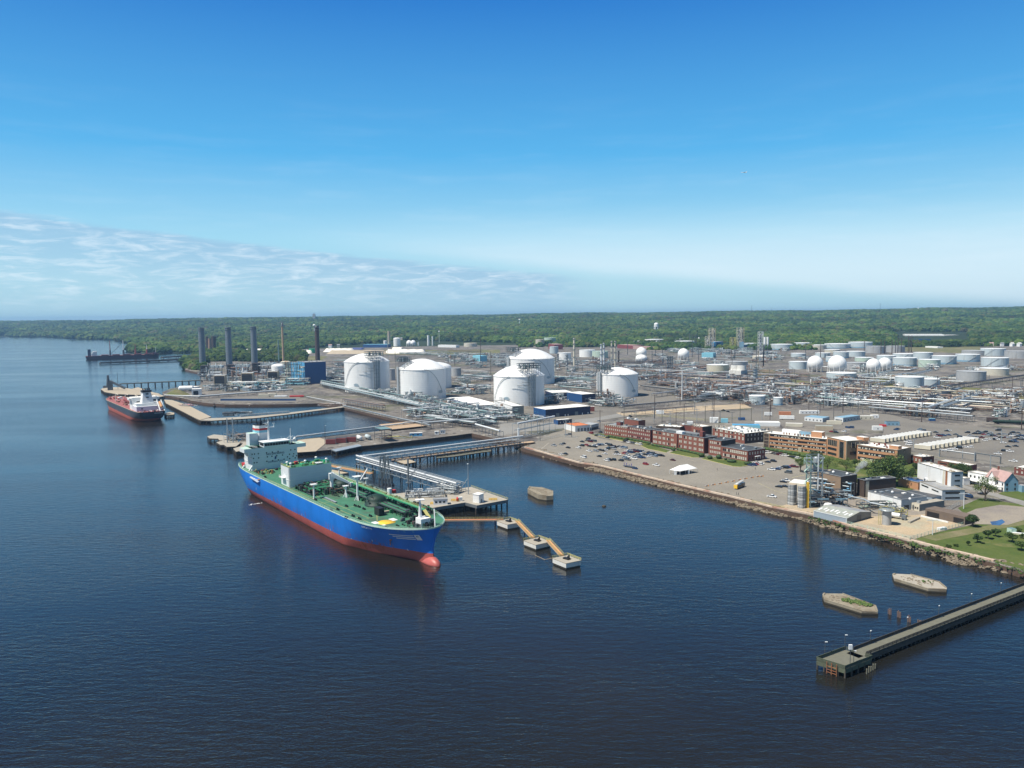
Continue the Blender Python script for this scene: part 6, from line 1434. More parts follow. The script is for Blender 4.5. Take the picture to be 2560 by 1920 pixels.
b=Bld('flat_building',(2277.8,1273.5),(2298,1278.5),1261,(2335,1262),'cream','concrete','small cream guard hut with an overhanging flat roof',end='steel',parapet=0);b.wins((1.2,),(b.L*0.55,b.L*0.8),0.7,1.1,'glass');b.roofbox(b.L*0.5,3,1.6,1.6,1.6,'pipe_grey');p=b.a
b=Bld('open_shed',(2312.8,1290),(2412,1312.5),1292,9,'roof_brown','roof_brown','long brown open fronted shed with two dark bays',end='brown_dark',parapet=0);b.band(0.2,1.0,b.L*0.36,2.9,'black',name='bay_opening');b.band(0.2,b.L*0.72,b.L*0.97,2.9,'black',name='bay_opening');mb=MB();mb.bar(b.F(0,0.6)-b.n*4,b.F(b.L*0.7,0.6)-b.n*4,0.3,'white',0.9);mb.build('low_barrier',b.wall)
Ls,Ms,Rs_=G(2034.5,1292,3),G(2116,1311,3),G(2174.5,1291,3);t=thing('metal_shed',Ls,'grey blue corrugated shed with a rusty low pitched roof by the sea wall','shed')
he=TOP(Ms,2116,1295.5);v2=Ms-Ls;Rs_=Ms+Vector((-v2 .y,v2 .x,0)).normalized()*(Rs_-Ms).length*0.92;Bk=Ls+(Rs_-Ms);rm0,rm1=(Ms+Rs_)/2,(Ls+Bk)/2;hr=he+1.8
mb=MB();mb.add([V3(Ls,3),V3(Ms,3),V3(Ms,he),V3(Ls,he)],[(0,1,2,3)],'metal_wall');mb.add([V3(Ms,3),V3(Rs_,3),V3(Rs_,he),V3(rm0,hr),V3(Ms,he)],[(0,1,2,3,4)],'steel');mb.add([V3(Rs_,3),V3(Bk,3),V3(Bk,he),V3(Rs_,he)],[(0,1,2,3)],'metal_wall');mb.add([V3(Bk,3),V3(Ls,3),V3(Ls,he),V3(rm1,hr),V3(Bk,he)],[(0,1,2,3,4)],'steel');wl2=mb.build('wall',t)
mb=MB();d=(Ms-Ls).normalized()*0.5;mb.add([V3(Ls-d,he+.02),V3(Ms+d,he+.02),V3(rm0+d,hr+.05),V3(rm1-d,hr+.05)],[(0,1,2,3)],'roof_metal');mb.add([V3(rm1-d,hr+.05),V3(rm0+d,hr+.05),V3(Rs_+d,he+.02),V3(Bk-d,he+.02)],[(0,1,2,3)],'roof_grey')
for i in range(9):
 a=(Ls+(Ms-Ls)*(i+0.5)/9);c2=rm1+(rm0-rm1)*(i+0.5)/9;f=rs.uniform(0.2,0.5);p1_,p2_=V3(a,he).lerp(V3(c2,hr),f),V3(a,he).lerp(V3(c2,hr),f+0.3);w=(Ms-Ls).normalized()*0.5;up=Vector((0,0,0.12));mb.add([p1_-w+up,p1_+w+up,p2_+w+up,p2_-w+up],[(0,1,2,3)],'white')
mb.build('roof',t);mb=MB();p=Ms.lerp(Rs_,0.5);dd=(Rs_-Ms).normalized();nn=Vector((dd.y,-dd.x,0))*0.1;mb.add([V3(p-dd*2+nn,3),V3(p+dd*2+nn,3),V3(p+dd*2+nn,6.4),V3(p-dd*2+nn,6.4)],[(0,1,2,3)],'steel_dark');mb.build('door',wl2)
mb=MB()
for v in(Ls,Ms):mb.bar(V3(v,3),V3(v,he),0.35,'pipe_white')
mb.bar(V3(Ls,he),V3(Ms,he),0.3,'pipe_white');mb.build('corner_trim',wl2)
def silo(cx,yb,w,yt,m,label,name='silo',bands=0,top=None,cat='silo',plat=False):
 f0=G(cx,yb,3);D=math.hypot(*f0[:2]);r=w/2/F*math.hypot(D,CH);c=f0+Vector((f0 .x,f0 .y,0)).normalized()*r;h=TOP(f0,cx,yt)-3
 t=thing(name,V3(c,3),label,cat);mb=MB();mb.cyl(V3(c,3),V3(c,3+h),r,m,24,mcap=top or m);mb.build('shell',t)
 if bands:
  mb=MB()
  for i in range(bands):z=3+h*(i+1)/(bands+1);mb.lathe((c.x,c.y,z),[(r,0),(r+.1,0),(r+.1,.25),(r,.25)],'pipe_white' if i%3==0 else 'steel',24)
  mb.build('hoops',t)
  mb=MB()
  for a in range(8):q=c+Vector((math.cos(a*.785),math.sin(a*.785),0))*(r+.1);mb.bar(V3(q,3),V3(q,3+h),0.12,'steel')
  mb.build('ribs',t)
 if plat:mb=MB();mb.lathe((c.x,c.y,3+h),[(r+1.6,0),(r+1.6,.3),(0.01,.3)],'pipe_grey',20);rr_=r+1.5;[rail(mb,c+Vector((math.cos(a)*rr_,math.sin(a)*rr_,0)),c+Vector((math.cos(a+.7)*rr_,math.sin(a+.7)*rr_,0)),3.3+h,'yellow_pale',1.0,1.2,2,.08)for a in frange(0,5.6,9)];mb.build('top_platform',t)
 return c,r,h,t
silo(1980,1264,20,1212,'tank_grey','left one of the two grey hooped silos by the steel tower',bands=9,top='beige');silo(2003.5,1271.5,17.5,1216,'tank_grey','right one of the two grey hooped silos by the steel tower',bands=9,top='beige')
c_,r_,h_,t_=silo(2216.5,1314,19,1277,'tank_grey','stout round grey silo with a wide flat top standing in the sandy yard',bands=0,plat=True)
mb=MB();q=c_-Vector((r_+1.6,0,0))
for s in(-0.6,0.6):mb.bar(V3(q+Vector((s,0,0)),3),V3(q+Vector((s,0,0)),3+h_),0.15,'yellow_pale')
for i in range(12):mb.bar(V3(q-Vector((.6,0,0)),3.5+i*h_/12),V3(q+Vector((.6,0,0)),3.5+i*h_/12),0.1,'yellow_pale')
mb.build('ladder',t_)
p=G(2034,1266,3);H_=TOP(p,2032,1138)-3;t=thing('steel_tower',p,'tall pale green steel tower with a braced head frame by the silos','tower')
mb=MB();w=3.4;cs=[(-w,-w),(w,-w),(w,w),(-w,w)]
for x,y in cs:mb.bar(p+Vector((x,y,0)),p+Vector((x,y,H_)),0.6,'pipe_teal' if x<0 else 'pipe_grey')
for i in range(9):
 z=H_*i/8
 for k in range(4):
  (x,y),(x2,y2)=cs[k],cs[(k+1)%4];mb.bar(p+Vector((x,y,z)),p+Vector((x2,y2,z)),0.35,'steel')
  if i<8 and i%2==k%2:mb.bar(p+Vector((x,y,z)),p+Vector((x2,y2,z+H_/8)),0.22,'steel')
mb.build('frame',t)
for z,s in((0.2,7),(0.45,7),(0.70,9),(0.86,7)):mb=MB();mb.box(p+Vector((0,0,H_*z)),(s,s,0.3),'steel');mb.build('platform',t)
mb=MB();z=H_*0.86
for x in(-4.5,4.5):mb.bar(p+Vector((x,-w,H_*0.98)),p+Vector((0,-w,H_*0.80)),0.35,'mint')
mb.bar(p+Vector((-7.5,-w,H_*0.97)),p+Vector((4.5,-w,H_*0.97)),0.4,'pipe_white');mb.bar(p+Vector((-7.5,-w,H_*0.97)),p+Vector((-4.5,-w,H_*0.72)),0.3,'mint');mb.bar(p+Vector((-7.5,-w,H_*0.97)),p+Vector((-7.5,-w,H_*0.86)),0.3,'mint');mb.bar(p+Vector((0.8,-w-.2,H_*0.35)),p+Vector((0.8,-w-.2,H_*1.05)),0.6,'pipe_white');mb.build('head_frame',t)
mb=MB();mb.cyl(p+Vector((1,0,H_*.72)),p+Vector((1,0,H_*.92)),1.8,'pipe_grey',12);mb.ball(p+Vector((1,0,H_*.93)),1.8,'pipe_grey',12);mb.build('vessel',t)
mb=MB();mb.box(p+Vector((-w-1.6,-w,0)),(1.3,1.0,H_*0.5),'yellow');mb.build('yellow_duct',t)
mb=MB()
for i in range(8):z=H_*(0.05+i*0.11);mb.bar(p+Vector((-w-3.6+(i%2)*3,-w+.5,z)),p+Vector((-w-.6-(i%2)*3,-w+.5,z+H_*0.10)),0.9,'mint',0.25)
mb.build('stairs',t)
pipe_cluster(G(2062,1264,3),22,12,9,['pipe_grey','siding_blue','steel_dark','steel','black'],50,'tangle of blue grey pipes between steel tower and dark building',seed=31,r=(.15,.35))
pipe_cluster(G(2078,1240,3),26,5,10,['siding_blue','blue_light','pipe_grey'],26,'blue inclined pipes against the tan wall',seed=32,r=(.3,.5),rz=A1)
pipe_cluster(G(2190,1272,3),20,8,4,['mint','steel_dark','pipe_grey','green_dark'],36,'pale green pipe skid in front of the black roofed workshop',seed=33)
pipe_cluster(G(2235,1290,3),12,6,5,['yellow_pale','pipe_grey','cream'],30,'yellowish pipe skid behind the stout round silo',seed=34)
def yardpipe(pts,z,r,m,label,name='overhead_pipe',posts=True):
 P_=[G(x,y,3)for x,y in pts];t=thing(name,P_[0],label,'pipe');mb=MB();mb.pipe([V3(q,z)for q in P_],r,m,8);mb.build('pipe',t)
 if posts:
  for p,d in along(P_,9):mb=MB();mb.bar(V3(p,3),V3(p,z),0.25,'steel');mb.build('post',t)
yardpipe([(2052,1252),(2100,1262),(2160,1276),(2175,1285),(2212,1292)],9.5,0.5,'pipe_grey','long grey overhead pipe running from the tower to the round silo');yardpipe([(2138,1232),(2175,1242)],9,0.35,'pipe_white','short white overhead pipe crossing to the workshop roof')
p=G(2070,1270,3);mb=MB();mb.lathe((p.x,p.y,3),[(2.6,0),(2.6,2.2),(1.8,3.0),(0.01,3.3)],'tank_white',20);o=mb.build('dome_tank',None,p)
tag(o,'small white domed tank behind the rusty roofed shed','tank')
def gable(Lp,Mp,depth,ye,rise,wall,roof,label,end=None,group=None,eave=0.5,name='house',wins=True,chim=False):
 a,b_=G(*Lp,3),G(*Mp,3);h=TOP(b_,Mp[0],ye);d=(b_-a).normalized();n=Vector((-d.y,d.x,0));q=[a,b_,b_+n*depth,a+n*depth];t=thing(name,a,label,'house',group)
 mb=MB();r0,r1=(q[0]+q[3])/2,(q[1]+q[2])/2
 mb.add([V3(a,3),V3(b_,3),V3(b_,h),V3(a,h)],[(0,1,2,3)],wall);mb.add([V3(q[1],3),V3(q[2],3),V3(q[2],h),V3(r1,h+rise),V3(q[1],h)],[(0,1,2,3,4)],end or wall);mb.add([V3(q[2],3),V3(q[3],3),V3(q[3],h),V3(q[2],h)],[(0,1,2,3)],wall);mb.add([V3(q[3],3),V3(q[0],3),V3(q[0],h),V3(r0,h+rise),V3(q[3],h)],[(0,1,2,3,4)],end or wall)
 w=mb.build('wall',t);mb=MB();e=d*eave;k=n*eave;dz=Vector((0,0,0.15));lo=Vector((0,0,-eave*rise/depth*2))
 for s,(c1,c2)in((-1,(q[0],q[1])),(1,(q[3],q[2]))):
  f=[V3(c1-e+k*s,h)+lo+dz,V3(c2+e+k*s,h)+lo+dz,V3(r1+e,h+rise)+dz,V3(r0-e,h+rise)+dz];mb.add(f+[v-Vector((0,0,.2))for v in f],[(0,1,2,3),(7,6,5,4),(0,4,5,1),(1,5,6,2),(3,7,4,0)],roof)
 r=mb.build('roof',t)
 if chim:mb=MB();mb.box(V3(r0 .lerp(r1,.3),h+rise*.5),(0.9,0.9,rise*.9),'brick');mb.build('chimney',r)
 if wins:
  L_=(b_-a).length;ang=math.atan2(d.y,d.x)
  for z in([1.0,3.9]if h>8 else[1.0]):
   for x in frange(1.6,L_-1.6,max(2,int(L_/3.4))):window(w,V3(a+d*x,3+z),ang,1.0,1.5,'glass')
   for y in frange(2,depth-2,max(2,int(depth/4))):window(w,V3(b_+n*y,3+z),math.atan2(n.y,n.x),1.0,1.5,'glass')
 return t,a,b_,d,n,h
t,a,b_,d,n,h=gable((2464,1216),(2510,1230),9.5,1203,5.2,'tank_white','shingle','big white house with a pinkish gabled roof and blue side wall',end='siding_blue',chim=True)
c=a+(b_-a)*0.42;mb=MB();w_=3.0;fr=c-n*1.2;A_,B_=fr-d*w_,fr+d*w_
mb.add([V3(A_,3),V3(B_,3),V3(B_,h),V3(fr,h+4.4),V3(A_,h)],[(0,1,2,3,4)],'tank_white');mb.add([V3(A_-d*.4-n*.4,h-.4),V3(fr-n*.4,h+4.7),V3(c+n*4,h+4.7),V3(A_-d*.4+n*3,h-.4)],[(0,1,2,3)],'shingle');mb.add([V3(fr-n*.4,h+4.7),V3(B_+d*.4-n*.4,h-.4),V3(B_+d*.4+n*3,h-.4),V3(c+n*4,h+4.7)],[(0,1,2,3)],'shingle');mb.build('front_gable',t)
mb=MB();mb.box(V3(a+(b_-a)*.5-n*3,6),((b_-a).length,3.2,.25),'white',math.atan2(d.y,d.x));mb.box(V3(a+(b_-a)*.5-n*3,3),((b_-a).length*.95,2.8,.4),'timber',math.atan2(d.y,d.x))
for k in range(5):q=a+(b_-a)*(k/4)-n*4.4;mb.bar(V3(q,3),V3(q,6),.2,'white')
mb.build('porch',t);mb=MB();q=b_+n*11.5+d*1.0;mb.box(V3(q,3),(4,3.4,4.4),'siding_blue',math.atan2(d.y,d.x),'roof_grey');mb.build('side_wing',t)
b=Bld('house',(2419,1207),(2464,1216),1187,8,'tank_white','roof_white','white flat roofed house joined to the left of the pink roofed one','house');b.wins((1.2,4.4),frange(2,b.L-2,4),0.9,1.4,'glass');mb=MB();mb.box(V3(b.a+b.d*b.L*.4-b.n*1.8,5.6),(b.L*.9,3.4,.25),'white',math.atan2(b.d.y,b.d.x));mb.build('porch_roof',b.wall)
b=Bld('house',(2390,1208),(2408,1213),1196,5,'white','roof_white','tiny white flat roofed garage left of the two white houses','house')
def boxthing(name,px,py,sz,rz,m,roof,label,cat='trailer',z=3.1,wheels=False,group=None,win=0):
 p=G(px,py,z);t=thing(name,p,label,cat,group);zb=0.9 if wheels else 0.0;mb=MB();mb.box((p.x,p.y,p.z+zb),sz,m,rz,roof);mb.build('box',t)
 ca,sa=math.cos(rz),math.sin(rz)
 if wheels:
  for x in(-0.32,0.36):mb=MB();q=Vector((p.x+ca*x*sz[0],p.y+sa*x*sz[0],p.z+0.5));mb.cyl(q+Vector((-sa,ca,0))*sz[1]/2,q-Vector((-sa,ca,0))*sz[1]/2,0.5,'tyre',10);mb.build('wheel',t)
 for i in range(win):x=(-0.5+(i+0.7)/(win+0.4))*sz[0];q=Vector((p.x+ca*x+sa*(sz[1]/2+.06),p.y+sa*x-ca*(sz[1]/2+.06),p.z+zb+1.1));mb=MB();mb.box(q,(1.0,0.1,0.9),'glass',rz);mb.build('window',t)
 return t
boxthing('trailer',1967,1049,(15,2.8,3.4),R(-14),'tank_white','roof_white','long white semi trailer parked in front of the red container',wheels=True)
boxthing('container',1962,1037,(13,3,3.6),R(-12),'catwalk','catwalk','rust red shipping container behind the long white semi trailer','container')
boxthing('trailer',2023,1034,(22,4,3.6),R(0),'white','roof_white','long white office trailer behind the grey blue-roofed buildings',win=5)
boxthing('trailer',2163,1048,(16,4,3.8),R(-4),'cream','roof_white','cream office trailer right of the grey blue-roofed buildings',win=3);boxthing('trailer',2186,1045,(8,4,3.6),R(-4),'white','roof_white','short white trailer tucked behind the cream one',win=2)
boxthing('truck_box',1920,1040,(8,3,3.4),R(-10),'white','white','white box truck body left of the long semi trailer','truck',wheels=True)
boxthing('container',1854,1050,(7,2.6,2.8),R(-10),'blue_mid','blue_mid','dark blue skip box in the yard behind the brick offices','container');boxthing('container',1811,1056,(7,4,4),R(-10),'cyan','cyan','bright blue container behind the big brick block','container');boxthing('trailer',1785,1056,(9,5,5.4),R(-14),'tank_white','white','tall white trailer left of the bright blue container')
boxthing('trailer',1725,1062,(6,4,3.6),R(-20),'pipe_white','white','small white box left of the tall white trailer');boxthing('canopy',1865,1072,(26,10,4.4),R(-10),'cyan','blue_light','row of bright blue tents behind the big brick roof','tents')
boxthing('canopy',1918,1064,(24,10,4),R(-10),'white','roof_white','row of white tents behind the orange office roof','tents');boxthing('shed',2060,1074,(16,8,4),R(-16),'beige','roof_metal','low tan roofed shed just behind the orange office','shed')
boxthing('trailer',1985,1066,(16,4,3.4),R(-16),'cream','roof_white','cream trailer behind the white chiller on the orange office');boxthing('trailer',2085,1060,(14,4,3.4),R(-14),'cream','cream','pale yellow trailer right of the tan roofed shed')
boxthing('booth',2230,1063,(13,5,4),R(-5),'siding_blue','roof_dark','small blue grey building with a white end in the open yard','building',win=3);boxthing('booth',2193,1075,(9,4,4),R(-8),'white','roof_white','white and yellow guard shelter in the open yard','hut',win=1);boxthing('dumpster',2207,1066,(6,3,2),R(-8),'red','red','bright red skip beside the small blue grey building','skip')
boxthing('dumpster',2330,1052,(6,3,2.4),R(-5),'blue_mid','cyan','blue skip under the dark pipe rack at right','skip');boxthing('shed',1480,1028,(6,4,6),R(-5),'brick_dark_or_shade','roof_white','narrow brick hut among pipes left of the brick offices','hut');boxthing('cabinet',1650,1034,(9,6,3.5),R(-8),'white','white','white equipment skid in the pipe yard behind the offices','skid')
for(L_,M_,Rr,yt,lb_)in(((2011,1052),(2056.4,1056),(2085.8,1053),1045.8,'grey prefab building with a blue roof, left one of the pair'),((2086,1053),(2107.5,1055.5),(2146,1049),1044.5,'grey prefab building with a blue roof, right one of the pair')):
 b=Bld('prefab_building',L_,M_,yt,(G(*Rr,3)-G(*M_,3)).length,'pipe_white','siding_blue',lb_,end='metal_wall',parapet=0);b.wins((1.2,),frange(2,b.L-2,5),1.0,1.2,'glass');b.wins((1.2,),frange(4,b.depth-4,5),1.0,1.2,'glass',True)
def trailer_proto():
 t=thing('office_trailer',(0,0,3.1),'x','trailer');mb=MB();mb.box((0,0,3.7),(12.5,3.2,3.3),'cream',0,'tank_white');mb.build('box',t)
 mb=MB();mb.box((6.5,0,4.3),(0.6,1.5,2.2),'steel',0);mb.build('air_conditioner',t);mb=MB();mb.box((0,0,3.1),(12,2.8,0.6),'black',0);mb.build('skirt',t);return t
tp=trailer_proto();first=True
for row,(x0,y0,x1,y1,n_)in enumerate([(2216,1108,2329,1090,13),(2330,1126,2449,1106,12)]):
 for i in range(n_):
  p=G(x0+(x1-x0)*i/(n_-1),y0+(y1-y0)*i/(n_-1),3.1)-E1*7
  lab='cream white office trailer number %d from the left in the %s trailer row'%(i+1,['rear','front'][row])
  if first:tp.location=p;tp.rotation_euler.z=A1;tp['label']=lab;tp['group']='rows of white office trailers';first=False
  else:dup(tp,p,A1,lab,'rows of white office trailers')
# ==================== tanks, plant, pipe racks
LMK=[(919,940,'the left round white tank'),(1056,950,'the second round white tank'),(1298,975,'the near round white tank'),(1327,915,'the rear round white tank'),(1543,960,'the right round white tank'),(780,930,'the blue boiler building'),(620,950,'the gas turbine units'),(1600,1090,'the brick offices'),(1990,1100,'the orange offices'),(1797,920,'the rusty cream tank'),(2103,945,'the wide blue tank'),(2275,965,'the tall blue tank pair'),(1892,1005,'the twin small blue tanks'),(1710,890,'the lone white sphere'),(2090,910,'the large white spheres'),(1795,850,'the first steel tower'),(1865,850,'the yellow steel tower'),(2400,945,'the grey ribbed tank'),(2480,900,'the stacked pair of tanks'),(2370,1110,'the white trailer rows'),(2070,1045,'the prefab buildings'),(1420,1030,'the long blue warehouse'),(1150,1010,'the low blue warehouse'),(1400,900,'the tan column'),(1600,900,'the white twin columns'),(2480,1030,'the black rail tank car'),(2240,1000,'the grain wagons'),(1000,855,'the salt piles')]
def near(px,py):
 b=min(LMK,key=lambda l:(l[0]-px)**2+(3*(l[1]-py))**2);dx,dy=px-b[0],3*(py-b[1])
 rel=('right of ' if dx>0 else 'left of ')if abs(dx)>abs(dy)else('in front of ' if dy>0 else 'behind ')
 return rel+b[2]
def auto(o):AUTO.append(o);return o
def tank(cx,w,yt,yb,m,desc,dome=0.0,stair=True,roof=None,base_band=None,rings=0,name='storage_tank',cat='tank',group=None,z0=3.0,auto_=True,rails=False):
 f0=G(cx,yb,z0);D=math.hypot(*f0[:2]);r=w/2/F*math.hypot(D,CH);u=Vector((f0 .x,f0 .y,0)).normalized();c=f0+u*r;h=TOP(f0,cx,yt)-z0
 t=thing(name,V3(c,z0),desc+(' '+near(cx,yb)if auto_ else ''),cat,group)
 if auto_:auto(t)
 mb=MB();prof=[(r,0),(r,h)];mb.lathe((c.x,c.y,z0),prof,m,40)
 if base_band:mb.lathe((c.x,c.y,z0),[(r+.06,0),(r+.06,h*0.22)],base_band,40)
 mb.build('shell',t);mb=MB()
 if dome:mb.lathe((c.x,c.y,z0),[(r+0.3,h-0.4),(r+0.3,h),(r,h+0.05)]+[(r*math.cos(a),h+dome*math.sin(a)**1.0)for a in frange(0.12,1.5,8)]+[(0.01,h+dome)],roof or m,40)
 else:mb.lathe((c.x,c.y,z0),[(r,h-0.05),(r+.25,h-0.05),(r+.25,h+.35),(r-.1,h+.35),(r*0.6,h+r*.03),(0.01,h+r*0.05)],roof or m,40)
 mb.build('roof',t)
 if stair:
  mb=MB();s=rs.choice((-1,1));a0=math.atan2(-u.y,-u.x)+rs.uniform(-0.7,0.5);n=14;sp_a=s*min(1.4,h*1.35/r)
  for i in range(n):
   a,a2=a0+sp_a*i/n,a0+sp_a*(i+1)/n;p,q=[c+Vector((math.cos(x),math.sin(x),0))*(r+.45)for x in(a,a2)]
   mb.bar(V3(p,z0+h*i/n),V3(q,z0+h*(i+1)/n),0.5,'tank_grey',0.35);mb.bar(V3(p,z0+h*i/n+1),V3(q,z0+h*(i+1)/n+1),0.12,'pipe_white')
  mb.build('spiral_stair',t)
 if rails:
  mb=MB();k=40
  for i in range(k):a,a2=2*math.pi*i/k,2*math.pi*(i+1)/k;p,q=[c+Vector((math.cos(x),math.sin(x),0))*(r-.2)for x in(a,a2)];mb.bar(V3(p,z0+h),V3(p,z0+h+1.3),.12,'steel');mb.bar(V3(p,z0+h+1.3),V3(q,z0+h+1.3),.12,'steel')
  mb.build('handrail',t)
 return t,c,r,h
def lng(cx,w,yt,yb,ytop,desc,pipes=None,group='large domed white gas tanks',struct_x=None,logo=0.0,bands=True):
 t,c,r,h=tank(cx,w,yt,yb,'tank_white',desc,0.0,False,auto_=False,name='gas_tank',cat='gas tank',group=group)
 for o in kids(t):
  if o.name.startswith('roof'):bpy.data.objects.remove(o)
 hd=TOP(c,cx,ytop)-3-h;mb=MB();mb.lathe((c.x,c.y,3),[(r+.5,h-.6),(r+.5,h),(r,h+.05)]+[(r*(1-f),h+hd*(1-(1-f)**2)**1.0)for f in frange(0.02,.98,14)]+[(0.01,h+hd)],'tank_white',48);mb.build('dome_roof',t)
 u=Vector((c.x,c.y,0)).normalized();rt=Vector((u.y,-u.x,0));mb=MB()
 for i in range(26):
  a=math.pi*1.22+i*0.022*2;
 k=60
 for i in range(k):a,a2=2*math.pi*i/k,2*math.pi*(i+1)/k;p,q=[c+Vector((math.cos(x),math.sin(x),0))*(r-.3)for x in(a,a2)];mb.bar(V3(p,3+h),V3(p,3+h+1.2),.14,'steel');mb.bar(V3(p,4.2+h),V3(q,4.2+h),.14,'steel')
 mb.build('handrail',t)
 if struct_x is not None:
  a=math.atan2(-u.y,-u.x)+struct_x;p=c+Vector((math.cos(a),math.sin(a),0))*(r+1.6);tg=Vector((-math.sin(a),math.cos(a),0));mb=MB()
  for i in range(4):mb.cyl(V3(p+tg*(i*2.0-3),3),V3(p+tg*(i*2.0-3),3+h+3),0.9 if i%2 else 0.6,['pipe_white','pipe_grey'][i%2],8)
  mb.build('riser_pipes',t);mb=MB()
  for s in(-4.6,4.6):mb.bar(V3(p+tg*s,3),V3(p+tg*s,3+h+2),0.6,'steel')
  for i in range(9):z=3+h*i/8;mb.bar(V3(p-tg*4.6,z),V3(p+tg*4.6,z),0.5,'steel')
  mb.build('riser_frame',t)
  b_=c+Vector((math.cos(a),math.sin(a),0))*(r*0.78);mb=MB();z=3+h+hd*0.8
  for i in range(5):
   for j in range(4):q=b_+tg*(i*6.4-13)+Vector((math.cos(a),math.sin(a),0))*(j*5-7);mb.bar(V3(q,3+h),V3(q,z+6.5),.35,'steel');
   for zz in(z,z+3.2,z+6):mb.bar(V3(b_+tg*(i*6.4-13)-Vector((math.cos(a),math.sin(a),0))*7,zz),V3(b_+tg*(i*6.4-13)+Vector((math.cos(a),math.sin(a),0))*9,zz),.55,'steel')
  for j in range(4):
   for zz in(z,z+3.2,z+6):q=b_+Vector((math.cos(a),math.sin(a),0))*(j*5-7);mb.bar(V3(q-tg*13.5,zz),V3(q+tg*13,zz),.6,'steel_dark' if zz>z else 'steel')
  for i in range(44):q=b_+tg*rs.uniform(-13,13)+Vector((math.cos(a),math.sin(a),0))*rs.uniform(-6,8);mb.cyl(V3(q,z),V3(q,z+rs.uniform(2,6.5)),.5,rs.choice(['steel','pipe_white','pipe_teal']),6)
  mb.build('roof_platform',t)
  for k_ in range(3):
   mb=MB();z=3+h*(0.62+0.09*k_);aa=[a-0.02-(0.18+.1*(2-k_))*i/8*2 for i in range(9)]
   for x,y in zip(aa[:-1],aa[1:]):mb.bar(V3(c+Vector((math.cos(x),math.sin(x),0))*(r+.5),z),V3(c+Vector((math.cos(y),math.sin(y),0))*(r+.5),z),.35,'steel' if k_ else 'pipe_white')
   mb.build('branch_pipe',t)
 mb=MB();a0=math.atan2(-u.y,-u.x)-0.35 if(struct_x or 0)>0 else math.atan2(-u.y,-u.x)+0.1
 s=-1 if(struct_x or 0)>0 else 1
 pts=[(a0+s*0.85*f,3+h*(1-f**2*.55*1.4+0))for f in frange(0,1,14)]
 for(a,z),(a2,z2)in zip(pts[:-1],pts[1:]):mb.bar(V3(c+Vector((math.cos(a),math.sin(a),0))*(r+.7),z),V3(c+Vector((math.cos(a2),math.sin(a2),0))*(r+.7),z2),.35,'pipe_grey',.6)
 mb.build('stairway',t)
 a=math.atan2(-u.y,-u.x)+logo;mb=MB();pc=c+Vector((math.cos(a),math.sin(a),0))*(r+.15);tg=Vector((-math.sin(a),math.cos(a),0));nrm=Vector((math.cos(a),math.sin(a),0));hh=3+h*.26
 n=18;ell=[V3(pc+tg*4.2*math.cos(2*math.pi*i/n)+nrm*0.15,hh+2.2*math.sin(2*math.pi*i/n))for i in range(n)];mb.add(ell,[tuple(range(n))],'tank_blue')
 for k_ in range(3):z=hh+1.1-k_*1.0;mb.add([V3(pc-tg*2.8+nrm*.3,z),V3(pc+tg*2.8+nrm*.3,z),V3(pc+tg*2.8+nrm*.3,z+.3),V3(pc-tg*2.8+nrm*.3,z+.3)],[(0,1,2,3)],'siding_blue')
 mb.build('emblem',t)
 return t,c,r,h
lng(919,112.6,905.5,982,883,'left hand large white domed gas tank, with pipes up its right side',struct_x=0.42,logo=-0.5)
lng(1056,121.4,924.5,1002,896.6,'second large white domed gas tank, its pipes on the left side',struct_x=-1.25,logo=0.85)
lng(1327,123,897.7,962,871.8,'rear large white domed gas tank behind another one',struct_x=-1.1,logo=0.8)
lng(1298,130.7,942,1016,912.6,'near large white domed gas tank standing behind the white box building',struct_x=0.5,logo=-0.5)
lng(1543,104.8,936.9,994,918,'right hand large white domed gas tank with a dark shadow on its right',struct_x=-0.95,logo=0.9)
tank(1080,100,921.6,972,'tank_white','white domed tank half hidden behind the second gas tank',9,False,auto_=False)
tank(1140,26,921,941,'tank_grey','small grey tank right of the hidden white domed tank',0,False,auto_=False);tank(978,20,923,951,'tank_grey','small grey tank peeping between the first two gas tanks',0,False,auto_=False)
tank(697,33,915.5,938,'tank_white','white domed tank beside the blue boiler building',4.5,True,auto_=False);tank(715,22,905,925,'tank_cream','cream topped tank directly behind the white domed one by the blue building',2,False,auto_=False)
tank(781,15.5,872.5,883,'green_bright','small bright green tank by the white salt pile',0,False,auto_=False)
tank(992.5,17,846,866,'tank_white','white domed tank standing behind the salt piles',3,False,auto_=False);tank(963,8,852,866,'tank_white','thin white tank left of the domed tank behind the salt piles',1,False,auto_=False)
tank(1176,33,858.5,867,'tank_cream','low cream tank alone near the woods',0,False,auto_=False)
A_=lambda x,y:(1500+x/4.174,760+y/4.174);B_=lambda x,y:(2030+x/4.174,760+y/4.174)
